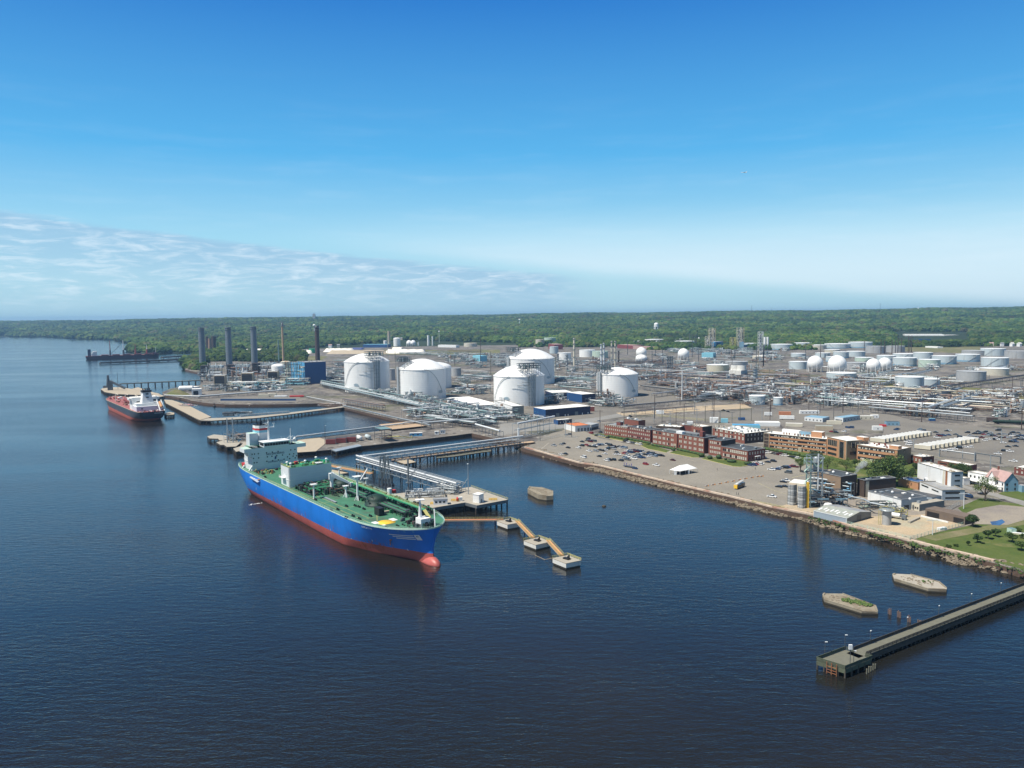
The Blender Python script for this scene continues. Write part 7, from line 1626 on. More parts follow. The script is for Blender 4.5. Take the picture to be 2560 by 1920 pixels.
for f,lst in((A_,[(302,466,390,430,'tank_blue'),(468,660,372,425,'tank_cream'),(540,713,392,436,'tank_green'),(752,930,370,415,'tank_grey'),(782,980,390,446,'tank_mint'),(1010,1105,370,410,'tank_grey'),(1510,1650,412,458,'tank_blue'),(1787,1997,424,480,'tank_blue'),(2028,2200,408,465,'tank_blue'),(1117,1335,640,712,'tank_cream'),(1312,1535,606,655,'tank_grey'),(2000,2140,518,556,'tank_blue'),(1980,2155,606,682,'tank_blue'),(1558,1713,965,1054,'tank_blue'),(1812,1902,982,1058,'tank_blue'),(1768,1885,938,1005,'tank_blue')]),(B_,[(50,250,395,425,'tank_blue'),(145,383,420,465,'tank_blue'),(395,612,402,460,'tank_blue'),(-20,140,430,472,'tank_cream'),(140,285,480,512,'tank_cream'),(228,373,503,566,'tank_blue'),(370,540,498,552,'tank_blue'),(575,750,444,516,'tank_grey'),(790,950,442,506,'tank_grey'),(690,857,542,604,'tank_blue'),(865,1073,524,562,'tank_blue'),(865,1068,566,652,'tank_blue'),(1075,1238,510,580,'tank_blue'),(1130,1315,585,664,'tank_mint'),(1275,1478,546,630,'tank_blue'),(1523,1720,530,604,'tank_blue'),(1590,1790,490,540,'tank_grey'),(1788,1985,470,542,'tank_blue'),(1797,2013,566,654,'tank_blue'),(1783,2013,678,748,'tank_cream'),(1538,1778,710,808,'tank_grey'),(2040,2240,496,570,'tank_grey'),(890,1137,768,888,'tank_blue'),(1140,1310,788,870,'tank_blue'),(168,440,728,808,'tank_blue'),(350,565,618,692,'tank_grey'),(40,180,514,560,'tank_blue'),(150,250,552,602,'tank_blue'),(460,625,562,602,'tank_mint')])):
 for x0,x1,y0,y1,m_ in lst:
  cx,yt=f((x0+x1)/2,y0);_,yb=f(0,y1);big=(x1-x0)/4.174
  desc={'tank_blue':'pale blue storage tank','tank_grey':'dull grey storage tank','tank_cream':'rust stained cream storage tank','tank_green':'dark green storage tank','tank_mint':'pale green storage tank'}[m_]
  tank(cx,big,yt,yb,m_,desc,0,m_ in('tank_blue','tank_mint')and big>36,group='storage tanks of the refinery',roof='tank_white' if m_!='tank_grey' else None,base_band='siding_blue' if m_=='tank_blue' and rs.random()<.35 else None)
for px_,py_,w_,m_ in((1375,862,30,'tank_mint'),(1411,900,34,'tank_white'),(1468,893,40,'tank_white'),(1350,866,22,'tank_cream'),(1500,896,40,'tank_mint'),(1385,884,22,'tank_blue')):tank(px_,w_,py_-17,py_,m_,{'tank_mint':'pale green storage tank','tank_white':'low white storage tank','tank_cream':'rust stained cream storage tank','tank_blue':'pale blue storage tank'}[m_],0,False,group='storage tanks of the refinery')
def sphere(cx,cy,rp,desc,sq=1.0):
 f0=G(cx,cy+rp*1.02,3);D=math.hypot(*f0[:2]);r=rp/F*math.hypot(D,CH);c=V3(f0+Vector((f0 .x,f0 .y,0)).normalized()*2,3);t=thing('sphere_tank',c,desc+' '+near(cx,cy+rp),'sphere tank','white spherical gas tanks');auto(t)
 mb=MB();mb.ball((c.x,c.y,3+r*sq+(1.5 if sq==1 else 0)),r,'tank_white',28,sq);mb.build('sphere',t)
 for i in range(10):a=2*math.pi*i/10+.2;p=c+Vector((math.cos(a),math.sin(a),0))*r*.97;mb=MB();mb.cyl(V3(p,3),V3(p,3+r),0.45,'tank_white',8);mb.build('leg',t)
 mb=MB();mb.lathe((c.x,c.y,3+2*r*sq+1.5),[(1.6,-.4),(1.6,.8),(.01,.8)],'pipe_grey',12);mb.build('top_platform',t)
for x,y,r_,s_ in((431,512,55,1),(431,548,60,.68),(870,528,57,1)):sphere(*A_(x,y),r_/4.174,'white sphere tank',s_)
for x,y,r_ in((30,630,74),(260,642,86),(637,652,64),(757,638,60)):sphere(*B_(x,y),r_/4.174,'white sphere tank')
for x,r_ in((1023,7),(1033,7)):sphere(x,858.5,r_,'small white sphere tank')
# --- gas turbine units with their stacks
def stack(px,yb,yt,w,m,desc,cap=None,name='chimney',taper=0.85,bands=0,z0=3.0,plat=None):
 p=G(px,yb,z0);D=math.hypot(*p[:2]);r=w/2/F*math.hypot(D,CH);h=TOP(p,px,yt)-z0;t=thing(name,p,desc,'chimney')
 mb=MB();mb.cyl(p,p+Vector((0,0,h)),r,m,20,r*taper,mcap='black');mb.build('shaft',t)
 if cap:mb=MB();mb.lathe((p.x,p.y,z0+h*.93),[(r*taper+.15,0),(r*taper+.25,h*.075),(0.01,h*.075)],cap,20);mb.build('cap',t)
 if bands:
  mb=MB()
  for i in range(bands):z=z0+h*(i+1)/(bands+1);k=1-(1-taper)*(i+1)/(bands+1);mb.lathe((p.x,p.y,z),[(r*k,0),(r*k+.25,0),(r*k+.25,.5),(r*k,.5)],'steel',20)
  mb.build('hoops',t)
 if plat:
  for f in plat:mb=MB();k=1-(1-taper)*f;mb.lathe((p.x,p.y,z0+h*f),[(r*k,0),(r*k+1.3,0),(r*k+1.3,1.0),(r*k+1.1,1.0),(r*k+1.1,.2),(r*k,.2)],'steel',20);mb.build('platform',t)
 return t,p,r,h
for i,(sx_,yt_,yb_,fx,fy0,fy1,fw)in enumerate([(504.5,819,914,549,938,960,27),(571,817.5,912,618,932,958,28),(634,816,908,682,928,950,25)]):
 side=['left hand','middle','right hand'][i]
 p0_=G(sx_+4,yb_+28,3);hh=TOP(p0_,sx_+4,yb_)-3
 stack(sx_+2.5,yb_+2,yt_,14.5,'stack',side+' one of the three banded blue grey chimneys',None,taper=0.92,bands=22,plat=(0.93,0.98))
 t=thing('turbine_unit',p0_,side+' gas turbine unit with a big dark louvred air intake','power unit','gas turbine units below the grey chimneys');
 d=E1*-1;mb=MB()
 w_=24
 for k in range(5):
  for j in range(2):
   q=p0_+Vector((k*9-4,j*16,0));mb.bar(q,q+Vector((0,0,hh*.95)),.8,'steel_dark')
 for zz in(.3,.55,.8,.97):
  for j in range(2):mb.bar(p0_+Vector((-4,j*16,hh*zz)),p0_+Vector((32,j*16,hh*zz)),.7,'steel_dark')
 mb.build('steel_frame',t);mb=MB();mb.box(p0_+Vector((0,8,0)),(13,15,hh),'brown_dark');mb.build('stack_base',t)
 mb=MB();mb.box(p0_+Vector((24,8,hh*.78)),(26,13,hh*.2),'tank_blue');mb.box(p0_+Vector((24,4,hh*.35)),(22,9,hh*.12),'white');mb.box(p0_+Vector((24,2,hh*.14)),(26,9,hh*.1),'white');mb.build('boiler_casing',t)
 for k in range(14):q=p0_+Vector((rs.uniform(8,40),rs.uniform(0,14),hh*.95));mb=MB()if k==0 else mb;mb.bar(q,q+Vector((0,0,rs.uniform(2,7))),.6,rs.choice(['steel','white','pipe_teal']))
 mb.build('roof_pipes',t)
 q=G(fx,fy1+14,3);zb,zt_=TOP(q,fx,fy1),TOP(q,fx,fy0);wd=fw/F*q.length;mb=MB();mb.box((q.x,q.y+5,zb),(wd,9,zt_-zb),'beige',0,'white');mb.build('intake_house',t)
 mb=MB();mb.box((q.x,q.y+.3,zb+.8),(wd*.86,.5,(zt_-zb)*.84),'louvre')
 for k in range(5):mb.box((q.x,q.y-.05,zb+.8+k*(zt_-zb)*.17),(wd*.86,.3,.35),'steel_dark')
 mb.build('louvres',t)
 mb=MB();[mb.bar((q.x+s*wd*.4,q.y+5,3),(q.x+s*wd*.4,q.y+5,zb),.7,'steel_dark')for s in(-1,0,1)];mb.box((q.x,q.y+5,3),(wd*.8,7,(zb-3)*.8),'steel_dark');mb.build('intake_legs',t)
 mb=MB();mb.box((q.x+wd*.5+8,q.y+4,3),(8,5,(zb-3)*1.35),'cream');mb.build('duct',t)
 pipe_cluster(q+Vector((wd*.5+30,4,0)),46,16,12,['pipe_grey','cyan','steel','cream','white','steel_dark'],70,'blue and cream switchgear and pipes right of the %s turbine unit'%side,name='switchgear',cat='switchgear',seed=40+i,r=(.3,.7))
t=boxthing('building',566,988,(30,10,9),R(2),'metal_wall','roof_white','small grey building with a white roof below the turbine units','building')if False else Bld('low_building',(606,977),(632,977),968,12,'metal_wall','roof_white','small grey flat building in front of the middle turbine unit',parapet=0).t
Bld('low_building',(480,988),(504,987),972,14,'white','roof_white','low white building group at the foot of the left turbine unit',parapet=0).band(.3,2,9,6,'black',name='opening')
Bld('low_building',(455,976),(480,978),968,14,'white','roof_white','white round roofed shed left of the turbine units',parapet=0);htank(G(466,978,3),20,4,R(10),'white horizontal tank near the left turbine unit')
stack(709,913,808,5.6,'timber','thin tan brown chimney with a dark tip','steel_dark',taper=.8,plat=(.93,));stack(697.5,908,850,3.2,'pipe_teal','short thin grey green chimney left of the tan one');stack(643.5,906,862,2.6,'steel','very thin grey pipe stack right of the banded chimneys')
stack(794.5,904,814.5,11.5,'brown_dark','tall black brown chimney behind the blue building','black',taper=.86,plat=(.88,.955));stack(535.5,880,841,10,'brown_dark','dark brown tower behind the first banded chimney',taper=1.0);stack(526,884,846,10,'pipe_rust','tan waisted tower in front of the dark brown one',taper=.8);stack(519,880,842,7,'brown_dark','left dark brown tower beside the tan waisted one',taper=1)
b=Bld('boiler_building',(746,956),(763,961),906,(813,957.5),'blue_light','roof_grey','big blue boiler building beside the black chimney',end='blue_mid',parapet=.4);b.clutter(8,mats=('white','roof_grey'),hm=2)  # right side gets a darker blue, its shade put into the colour
Bld('boiler_building',(728,955),(744,955.5),906,10,'blue_light','roof_grey','narrow bright blue stair tower left of the boiler building',parapet=0)
t=thing('pipe_structure',G(720,962,3),'pale green open pipe structure left of the blue boiler building','steel structure');mb=MB();p=G(735,962,3)
for i in range(5):
 for j in range(3):q=p+Vector((i*7-18,j*7,0));mb.bar(q,q+Vector((0,0,40)),.6,'mint' if(i+j)%2 else 'steel')
 for z in range(5,41,6):mb.bar(p+Vector((-18,0,z)),p+Vector((10,0,z)),.6,'mint');mb.bar(p+Vector((-18+i*7,0,z)),p+Vector((-18+i*7,14,z)),.5,'steel')
mb.build('frame',t);mb=MB()
for i in range(34):q=p+Vector((rs.uniform(-20,12),rs.uniform(-1,14),rs.uniform(2,34)));mb.cyl(q,q+rs.choice([Vector((8,0,0)),Vector((0,0,7)),Vector((-6,0,0))]),rs.uniform(.4,1.0),rs.choice(['mint','pipe_white','steel','cream']),6)
mb.build('pipes',t)
for px,yb,yt,w,m_,lb_ in((973,868,828,7,'beige','tan narrow tower left of the domed tank behind the salt'),(1071,864,838,5.5,'white','thicker of two white columns behind the salt piles'),(1081.6,864,840.5,3.6,'white','thinner of two white columns behind the salt piles'),(1046,864,855,3,'white','short white column beside the small spheres')):stack(px,yb,yt,w,m_,lb_,name='column',taper=1)
for px,yb,yt,w,m_ in((1435.5,918,845,5,'cream'),(1503,926,860,4.6,'pipe_white'),(1509.5,926,857,4.2,'pipe_white'),(1529,924,852,4,'tank_cream'),(1538,924,852,4.2,'tank_cream'),(1546.5,914,876,3.5,'brown_dark'),(1669,932,890,4,'steel'),(1675,932,890,4,'steel'),(1680,932,890,3,'steel'),(1888,960,922,10,'pipe_grey'),(1395,902,884,4,'steel'),(1417,925,888,5,'tank_grey'),(1388,928,893,4,'cream'),(1895,938,865,1.6,'beige'),(1890,938,865,1.6,'steel')):
 t,p,r,h=stack(px,yb,yt,w,m_,{'cream':'cream','pipe_white':'white','tank_cream':'yellowish','brown_dark':'dark','steel':'steel','pipe_grey':'wide grey','tank_grey':'grey','beige':'tan'}[m_]+' process column '+near(px,yb),name='process_column',taper=1,plat=(.35,.6,.8,.96));t['category']='column';t['group']='process columns of the refinery';auto(t)
def lattice(px,yb,yt,w,m,label,lv=7,extras=None,dp=None,cat='tower',vessels=0,name='process_tower'):
 p=G(px,yb,3);W_=w/F*p.length;h=TOP(p,px,yt)-3;dp=dp or W_;t=thing(name,p,label,cat);mb=MB()
 for x in(-.5,.5):
  for y in(0,1):mb.bar(p+Vector((x*W_,y*dp,0)),p+Vector((x*W_,y*dp,h)),W_*.09,m)
 for i in range(lv+1):
  z=h*i/lv
  for y in(0,1):mb.bar(p+Vector((-.5*W_,y*dp,z)),p+Vector((.5*W_,y*dp,z)),W_*.07,m)
  for x in(-.5,.5):mb.bar(p+Vector((x*W_,0,z)),p+Vector((x*W_,dp,z)),W_*.07,m)
  if i<lv:mb.bar(p+Vector((-.5*W_,0,z)),p+Vector((.5*W_,0,z+h/lv)),W_*.035,m);mb.bar(p+Vector((.5*W_,0,z)),p+Vector((.5*W_,dp,z+h/lv)),W_*.035,m)
 mb.build('frame',t);mb=MB();mb.box(p+Vector((0,dp*.5,0)),(W_*.35,dp*.3,h*.9),'steel_dark')
 for i in range(8):mb.cyl(p+Vector((rs.uniform(-.3,.3)*W_,dp*.4,h*i/9)),p+Vector((rs.uniform(-.3,.3)*W_,dp*.4,h*(i+1.2)/9)),W_*.1,rs.choice(['white','cream','steel']),8)
 mb.build('equipment',t)
 for i in range(vessels):mb=MB();q=p+Vector((W_*(.9+i*.7),0,h*.35));mb.cyl(q,q+Vector((0,0,h*.38)),W_*.28,'tank_white',12);mb.cyl(q,q-Vector((0,0,h*.12)),W_*.28,'tank_white',12,.3);mb.bar(q,V3(q,3),.8,'steel');mb.build('silo_vessel',t)
 return t
for x,yb,yt,w,m_,lb_,lv in((1162,478,252,38,'cream','left one of the three tall lattice towers near the woods',8),(1190,470,254,30,'beige','darker lattice frame joined behind the left tall tower',8),(1455,478,248,38,'cream','middle one of the three tall lattice towers near the woods',8),(1485,470,246,34,'beige','darker lattice frame joined behind the middle tall tower',8),(1392,478,350,46,'yellow_pale','shorter yellowish lattice structure left of the middle tower',5),(1125,478,338,38,'cream','shorter pale lattice structure left of the left tower',5),(1680,490,290,40,'pipe_white','right one of the three tall lattice towers near the woods',7)):
 X,Y=A_(x,yb);lattice(X,Y,A_(x,yt)[1],w/4.174,m_,lb_,lv,vessels=2 if x==1680 else 0)
for L_,Rr,yt,dp,w_,r_,lb_ in((A_(1145,470),A_(1200,472),A_(0,392)[1],40,'blue_light','roof_white','bright blue building at the foot of the left lattice tower'),(A_(1195,472),A_(1250,470),A_(0,402)[1],30,'blue_mid','roof_white','darker blue annexe right of the bright blue building'),(A_(1450,478),A_(1500,478),A_(0,400)[1],40,'siding_blue','blue_light','pale blue building at the foot of the middle lattice tower'),(A_(1500,478),A_(1553,476),A_(0,428)[1],30,'blue_mid','blue_light','low dark blue annexe right of the pale blue building'),(A_(1060,558),A_(1180,560),A_(0,512)[1],30,'cyan','cyan','long turquoise building in front of the blue plant'),(A_(1590,570),A_(1690,578),A_(0,545)[1],30,'cream','roof_white','cream building behind the cooling tower'),(A_(180,460),A_(345,470),A_(0,432)[1],40,'maroon','shingle','long dark red shed in front of the cream and green tanks'),(A_(345,470),A_(583,478),A_(0,445)[1],16,'shingle','shingle','pink walled enclosure below the dark green tank'),((1371,872),(1386,874),861,30,'maroon','shingle','small red building with a pinkish roof behind the gas tanks'),(A_(580,718),A_(690,725),A_(0,690)[1],20,'tank_white','roof_grey','white flat building amid the brown pipes'),((1182,902),(1200,904),890,20,'cyan','cyan','turquoise box building near the grey poles'),(B_(970,352),B_(1380,352),B_(0,318)[1],90,'tank_white','roof_white','very long white warehouse in the far woods'),(B_(1065,392),B_(1240,390),B_(0,366)[1],40,'blue_mid','blue_dark_or_shade','dark blue warehouse below the long white one'),(B_(1380,350),B_(1540,346),B_(0,322)[1],50,'tank_grey','roof_white','grey extension at the right end of the long white warehouse'),(B_(1180,455),B_(1310,462),B_(0,446)[1],20,'tank_white','roof_white','low white shed below the dark blue warehouse'),((907,869),(967,869),861,40,'blue_mid','cyan','long blue warehouse behind the salt piles'),(B_(280,905),B_(500,905),B_(0,885)[1],22,'maroon','maroon','long dark red roofed shed among the pipe racks'),((1095,868),(1140,869),863,20,'white','roof_white','low white building right of the thin white columns')):
 Bld('building',L_,Rr,yt,dp,w_,r_,lb_,parapet=0)
b=Bld('cooling_tower',A_(1345,765),A_(1470,772),A_(0,694)[1],22,'concrete_white','roof_white','pale box cooling tower with two round fan stacks on top',end='metal_wall',parapet=0)
for x in(.25,.8):mb=MB();p=b.a+b.d*b.L*x+b.n*11;mb.cyl(V3(p,b.z1),V3(p,b.z1+9),8.5,'concrete_white',16,7.5,mcap='black');mb.build('fan_stack',b.roof)
def pile(x0,x1,yb,yt,dp,m,label):
 a,b_=G(x0,yb,3),G(x1,yb,3);h=TOP(a.lerp(b_,.5),(x0+x1)/2,yt)-3;t=thing('covered_pile',a,label,'covered pile','covered salt piles');mb=MB();n=14;vs=[]
 for i in range(n+1):
  k=i/n;e=.72*min(1,k*14,(1-k)*14)**.5
  for j in range(7):f=j/6;vs.append((a.x+(b_.x-a.x)*k,a.y+(b_.y-a.y)*k+dp*f,3+h*e*math.sin(math.pi*f)**.6*(1+.06*math.sin(i*2.1))))
 mb.add(vs,[(i*7+j,(i+1)*7+j,(i+1)*7+j+1,i*7+j+1)for i in range(n)for j in range(6)],m,True);mb.build('tarpaulin',t)
for q in((586,636,884,870,70,'tarp','left white covered pile showing between banded chimneys'),(618,664,882,869,60,'tarp','white covered pile right of the middle banded chimney'),(672,735,883,873,60,'tarp','flat white covered pile behind the tan chimney'),(724,776,884,873,60,'tarp','white covered pile beside the bright green tank'),(807,880,880,868.5,60,'tarp','long white covered pile right of the black chimney'),(878,905,874,868,50,'tarp_blue','short dark blue covered pile behind the white one'),(815,965,885,873,50,'beige','very long beige pile in the foreground of the salt yard'),(960,1062,884,870,50,'tarp','long white pile right of the beige one'),(1030,1062,883,873,40,'tarp_blue','dark blue tarpaulin at the right end of the salt yard'),(978,1004,878,865,50,'tarp','small peaked white pile below the domed tank')):pile(*q)
#  pipe racks
HUE={'g':['pipe_grey','pipe_white','steel','pipe_grey'],'w':['pipe_white','pipe_white','pipe_grey','pipe_teal'],'b':['pipe_brown','pipe_rust','steel_dark','pipe_brown','pipe_grey'],'c':['pipe_cream','pipe_cream'],'d':['steel_dark','black','brown_dark','pipe_grey'],'t':['pipe_teal','pipe_white','pipe_teal','steel']}
HN={'g':'grey','w':'white','b':'brown','c':'cream','d':'dark','t':'pale green'}
def rack(a,b_,h,n,w,hue,r=0.32,levels=1,label=None,step=12,z0=3.0,post='steel'):
 a,b_=(G(*a,z0)if len(a)==2 else Vector(a)),(G(*b_,z0)if len(b_)==2 else Vector(b_));d=(b_-a);L_=d.length
 if L_<3:return
 d.normalize();nn=Vector((-d.y,d.x,0));mx,my=PX((a+b_)/2)
 t=thing('pipe_rack',a,label or '%s pipe rack %s'%(HN[hue],near(mx,my)),'pipe rack','pipe racks crossing the refinery')
 if not label:auto(t)
 for lv in range(levels):
  z=z0+h-lv*2.6
  for i in range(n):
   mb=MB();s=(i+.5)/n*w+rs.uniform(-.1,.1);rr=r*rs.uniform(.6,1.3);mb.cyl(V3(a+nn*s,z+rr),V3(b_+nn*s,z+rr),rr,rs.choice(HUE[hue]),6);mb.build('pipe',t)
 mb=MB();k=max(1,int(L_/step))
 for i in range(k+1):
  p=a+d*(L_*i/k)
  for s in(0,w):mb.bar(V3(p+nn*s,z0),V3(p+nn*s,z0+h),.3,post)
  for lv in range(levels):mb.bar(V3(p,z0+h-lv*2.6-.15),V3(p+nn*w,z0+h-lv*2.6-.15),.3,post)
 for s in(0,w):mb.bar(V3(a+nn*s,z0+h-.2),V3(b_+nn*s,z0+h-.2),.25,post)
 mb.build('support_frame',t);return t
rack((1687,952),(2030,976),7,2,4,'c',.5,label='long cream pipe line in front of the cooling tower',step=16);rack((2030,976),(2620,1021),7,2,4,'c',.5,label='long cream pipe line continuing to the right edge',step=16);rack((2030,986),(2640,1040),6,1,2,'c',.5,label='second cream pipe line just in front of the first',step=16)
rack((2250,993),(2620,938),5,5,8,'d',.5,label='broad dark pipe band climbing to the right edge past the grey tank',step=14);rack((2030,1012),(2420,1050),7,3,5,'w',.35,label='white pipes above the dark rail wagons',step=10);rack((2170,1032),(2430,1056),6,4,7,'d',.5,label='low black pipe rack in front of the prefab buildings',step=8)
rack((1560,1024),(1907,993),4,4,8,'d',.4,label='dark pipe band beside the road behind the brick offices',step=14);rack((1560,1040),(1740,1024),3.5,3,6,'d',.4,label='lower dark pipe band with yellow markers',step=14)
rack((1500,918),(1654,908),6,5,8,'d',.4,label='dark pipe rack from the right gas tank toward the white spheres');rack((1600,950),(1890,936),7,5,9,'g',.4,2,label='long grey pipe rack running to the cooling tower');rack((1600,975),(1760,995),6,4,8,'d',.6,label='thick dark pipes sloping down behind the tank pad');rack((1640,994),(1860,966),5,5,8,'b',.4)
for i in range(6):
 s=i*6.5;rack(G(800-i*2,968-i*1.5,3)+E2*s*.3,G(1235-i*3,1070-i*6,3)+E2*s*.3,[5.5,7,4,8,6,4.5][i],3,4,'wtgtwg'[i],.42,1+(i%2),label=['first','second','third','fourth','fifth','sixth'][i]+' long row of pale pipes back from the slip wall',step=10)
rack((857,1021),(1010,1057),3.2,1,1.5,'w',.6,label='white pipe line along the slip wall',step=8);rack((1010,1057),(1075,1072),3.2,1,1.5,'w',.6,label='white pipe line behind the timber platform corner',step=8);rack((765,996),(850,1013),2.5,1,1.5,'w',.6,label='white pipe line at the head of the thin jetty',step=8)
rack((856,1012),(955,1030),7.5,4,5,'b',.35,2,label='rusty pipe gantry beside the slip wall',step=7,post='pipe_rust');rack((498,997),(733,979),3.0,2,3,'w',.75,label='fat white pipes along the power plant road',step=14);rack((410,994),(498,997),3,1,2,'w',.7,label='bent white pipe by the grassy mound',step=9)
rack((1060,1026),(1250,1052),8,4,6,'w',.4,2,step=9);rack((1010,1046),(1200,1026),9,3,5,'t',.45,1,step=10);rack((1060,1075),(1290,1056),7,4,7,'g',.4,1,step=10);rack((1180,1078),(1240,1096),6,1,8,'w',1.0,label='fat white pipe beside the end of the dark slip',step=7)
rack((960,1003),(1160,1050),6,4,6,'w',.4);rack((1120,1040),(1300,1020),5,4,6,'t',.4)
def fill(poly,n,hues,dirs=(0,1),hh=(3.5,8),lmin=40,lmax=140,seed=0,nmax=6):
 r2=random.Random(seed);xs=[p[0]for p in poly];ys=[p[1]for p in poly];k=0;tries=0
 while k<n and tries<n*40:
  tries+=1;px,py=r2 .uniform(min(xs),max(xs)),r2 .uniform(min(ys),max(ys))
  if not inpoly(px,py,poly):continue
  c=G(px,py,3);d=(E1,E2)[r2 .choice(dirs)];L_=r2 .uniform(lmin,lmax)*(1+c.length/3000);a,b_=c-d*L_/2,c+d*L_/2
  if not(inpoly(*PX(a),poly)and inpoly(*PX(b_),poly)):continue
  if any(inpoly(*q,K)for q in(PX(a),PX(b_),PX(c))for K in KEEP):continue
  rack(a,b_,r2 .uniform(*hh),r2 .randint(3,nmax),r2 .uniform(4,9),r2 .choice(hues),r2 .uniform(.25,.45),r2 .choice((1,1,2)),step=14);k+=1
KEEP=[[(1480,990),(1700,1000),(1690,975),(1600,960),(1480,960)],[(1225,1025),(1370,1020),(1365,930),(1230,930)]]
fill([(1380,905),(1640,905),(1900,925),(2040,940),(2040,1000),(1900,1012),(1700,1005),(1620,970),(1610,930),(1380,930)],95,'bbdgbg',seed=1)
fill([(2030,948),(2250,950),(2560,975),(2560,1040),(2300,1040),(2030,1015)],42,'bgcdg',seed=2);fill([(960,872),(1250,880),(1390,905),(1390,930),(1220,925),(1140,900),(960,885)],26,'bgtg',seed=3);fill([(1140,925),(1235,935),(1235,1000),(1130,1000)],12,'gtwb',seed=4,lmax=80);fill([(1365,935),(1490,935),(1490,990),(1380,985)],12,'gtwg',seed=5,lmax=80)
fill([(1840,900),(2100,915),(2300,920),(2560,905),(2560,960),(2300,950),(2100,962),(1900,915)],16,'wgtg',dirs=(0,1),seed=6,hh=(2,4));fill([(2240,985),(2560,1010),(2560,1062),(2300,1050)],10,'dbgb',seed=7);fill([(815,905),(890,900),(880,965),(815,965)],8,'tgwb',seed=8,lmax=60);fill([(1640,860),(1960,870),(2030,900),(1740,915)],12,'gtwb',seed=9,hh=(2,5))
def punit(px,py,sx_,sy_,h,mats,seed,desc='cluster of pipes and drums'):
 c=G(px,py,3);r2=random.Random(seed);t=pipe_cluster(c,sx_,sy_,h,mats,34,desc+' '+near(px,py),name='process_unit',group='process units between the pipe racks',rz=A1+(R(90)if seed%2 else 0),cat='process unit',r=(.25,.6),seed=seed);auto(t)
 for i in range(r2 .randint(2,4)):mb=MB();q=c+Vector((r2 .uniform(-.4,.4)*sx_,r2 .uniform(-.4,.4)*sy_,0));rr=r2 .uniform(.8,2.0);m_=r2 .choice(['tank_white','tank_blue','pipe_grey','pipe_rust','tank_grey']);mb.cyl(q,q+Vector((0,0,r2 .uniform(.5,1.3)*h)),rr,m_,10);mb.build('vessel',t)
 for i in range(2):mb=MB();q=c+Vector((r2 .uniform(-.3,.3)*sx_,r2 .uniform(-.3,.3)*sy_,h*r2 .uniform(.2,.7)));rr=r2 .uniform(.9,1.7);d=Vector((math.cos(A1),math.sin(A1),0));mb.cyl(q-d*4,q+d*4,rr,r2 .choice(['pipe_white','tank_grey','pipe_rust']),10);mb.build('drum',t)
PM=[['pipe_grey','pipe_white','steel','pipe_teal'],['pipe_brown','pipe_rust','steel_dark','pipe_grey'],['pipe_brown','steel_dark','beige','pipe_grey']]
rU=random.Random(77)
fill([(795,962),(1000,1012),(1215,1062),(1290,1052),(1225,1030),(1115,1018),(980,988),(860,955)],26,'wtgtbd',seed=10,lmin=25,lmax=90)
fill([(960,1012),(1120,1050),(1240,1062),(1200,1075),(1060,1062)],10,'gdtb',seed=11,lmin=15,lmax=50)
UP=[(1160,960),(1190,985),(1210,950),(1150,985),(1385,950),(1410,965),(1440,950),(1460,970),(1395,985),(1475,940),(1430,930),(1480,1002),(1505,1000),(1525,1002),(1500,1015),(1550,1015),(1330,1050),(1080,1035),(1110,1045),(1140,1055),(1180,1050),(1210,1060),(1050,1042),(840,950),(860,935),(830,925),(870,960),(850,915),(1400,915),(1430,905),(1460,915),(1490,905),(1520,912),(1560,925),(1580,940),(1610,950),(1620,925),(1640,960),(1660,945),(1680,975),(1700,960),(1720,985),(1740,965),(1760,950),(1780,990),(1800,970),(1830,985),(1850,955),(1860,1000),(1880,975),(1900,1005),(1920,985),(1940,1000),(1960,985),(1980,1010),(2000,995),(2040,1005),(2060,985),(2080,1010),(2100,990),(2050,960),(2070,955),(2130,1000),(2160,990),(2180,1010),(2200,1000),(1740,880),(1770,885),(1800,880),(1830,885),(1860,882),(1890,895),(1920,885),(1940,900),(1900,905),(1700,915),(1650,890),(1240,900),(1210,890),(1180,900),(1150,892),(1110,890),(1260,890),(2260,1010),(2320,1000),(2360,1012),(2420,1020),(2480,1005),(2540,1020),(2300,1040),(2500,1040),(2350,985),(2150,930),(2250,925),(2330,925),(2200,945),(2540,925),(2440,925),(1840,870),(1800,868),(1320,1000),(1385,1005)]
UP+=[(a[0]*.5+b[0]*.5+rU.uniform(-8,8),a[1]*.5+b[1]*.5+rU.uniform(-5,5))for a,b in zip(UP[28:-26],UP[29:-25])]
for PL,n_ in(([(1380,905),(1640,905),(1900,925),(2040,940),(2040,1000),(1900,1012),(1700,1005),(1620,970),(1610,930),(1380,930)],60),([(2030,948),(2250,950),(2560,975),(2560,1040),(2300,1040),(2030,1015)],34),([(960,885),(1250,890),(1390,900),(1380,925),(1220,925),(1130,915)],26),([(1640,872),(1960,876),(2030,900),(1740,915)],16),([(850,968),(1000,1008),(1215,1056),(1290,1052),(1225,1030),(1115,1018),(980,988),(870,958)],26)):
 k=0
 while k<n_:
  q=(rU.uniform(960,2560)if PL[0][0]!=850 else rU.uniform(850,1290),rU.uniform(870,1060))
  if inpoly(*q,PL):UP.append(q);k+=1
UP=[q for q in UP if not any(inpoly(*q,K)for K in KEEP)]
for i,(px,py)in enumerate(UP):
 sz=rU.uniform(15,32)*(1+G(px,py).length/4000);brown=1 if 1480<px<2200 and py>900 else(2 if px>2200 else 0)
 punit(px,py,sz,sz*.6,rU.uniform(5,13),PM[brown if rU.random()<.75 else 0],100+i)
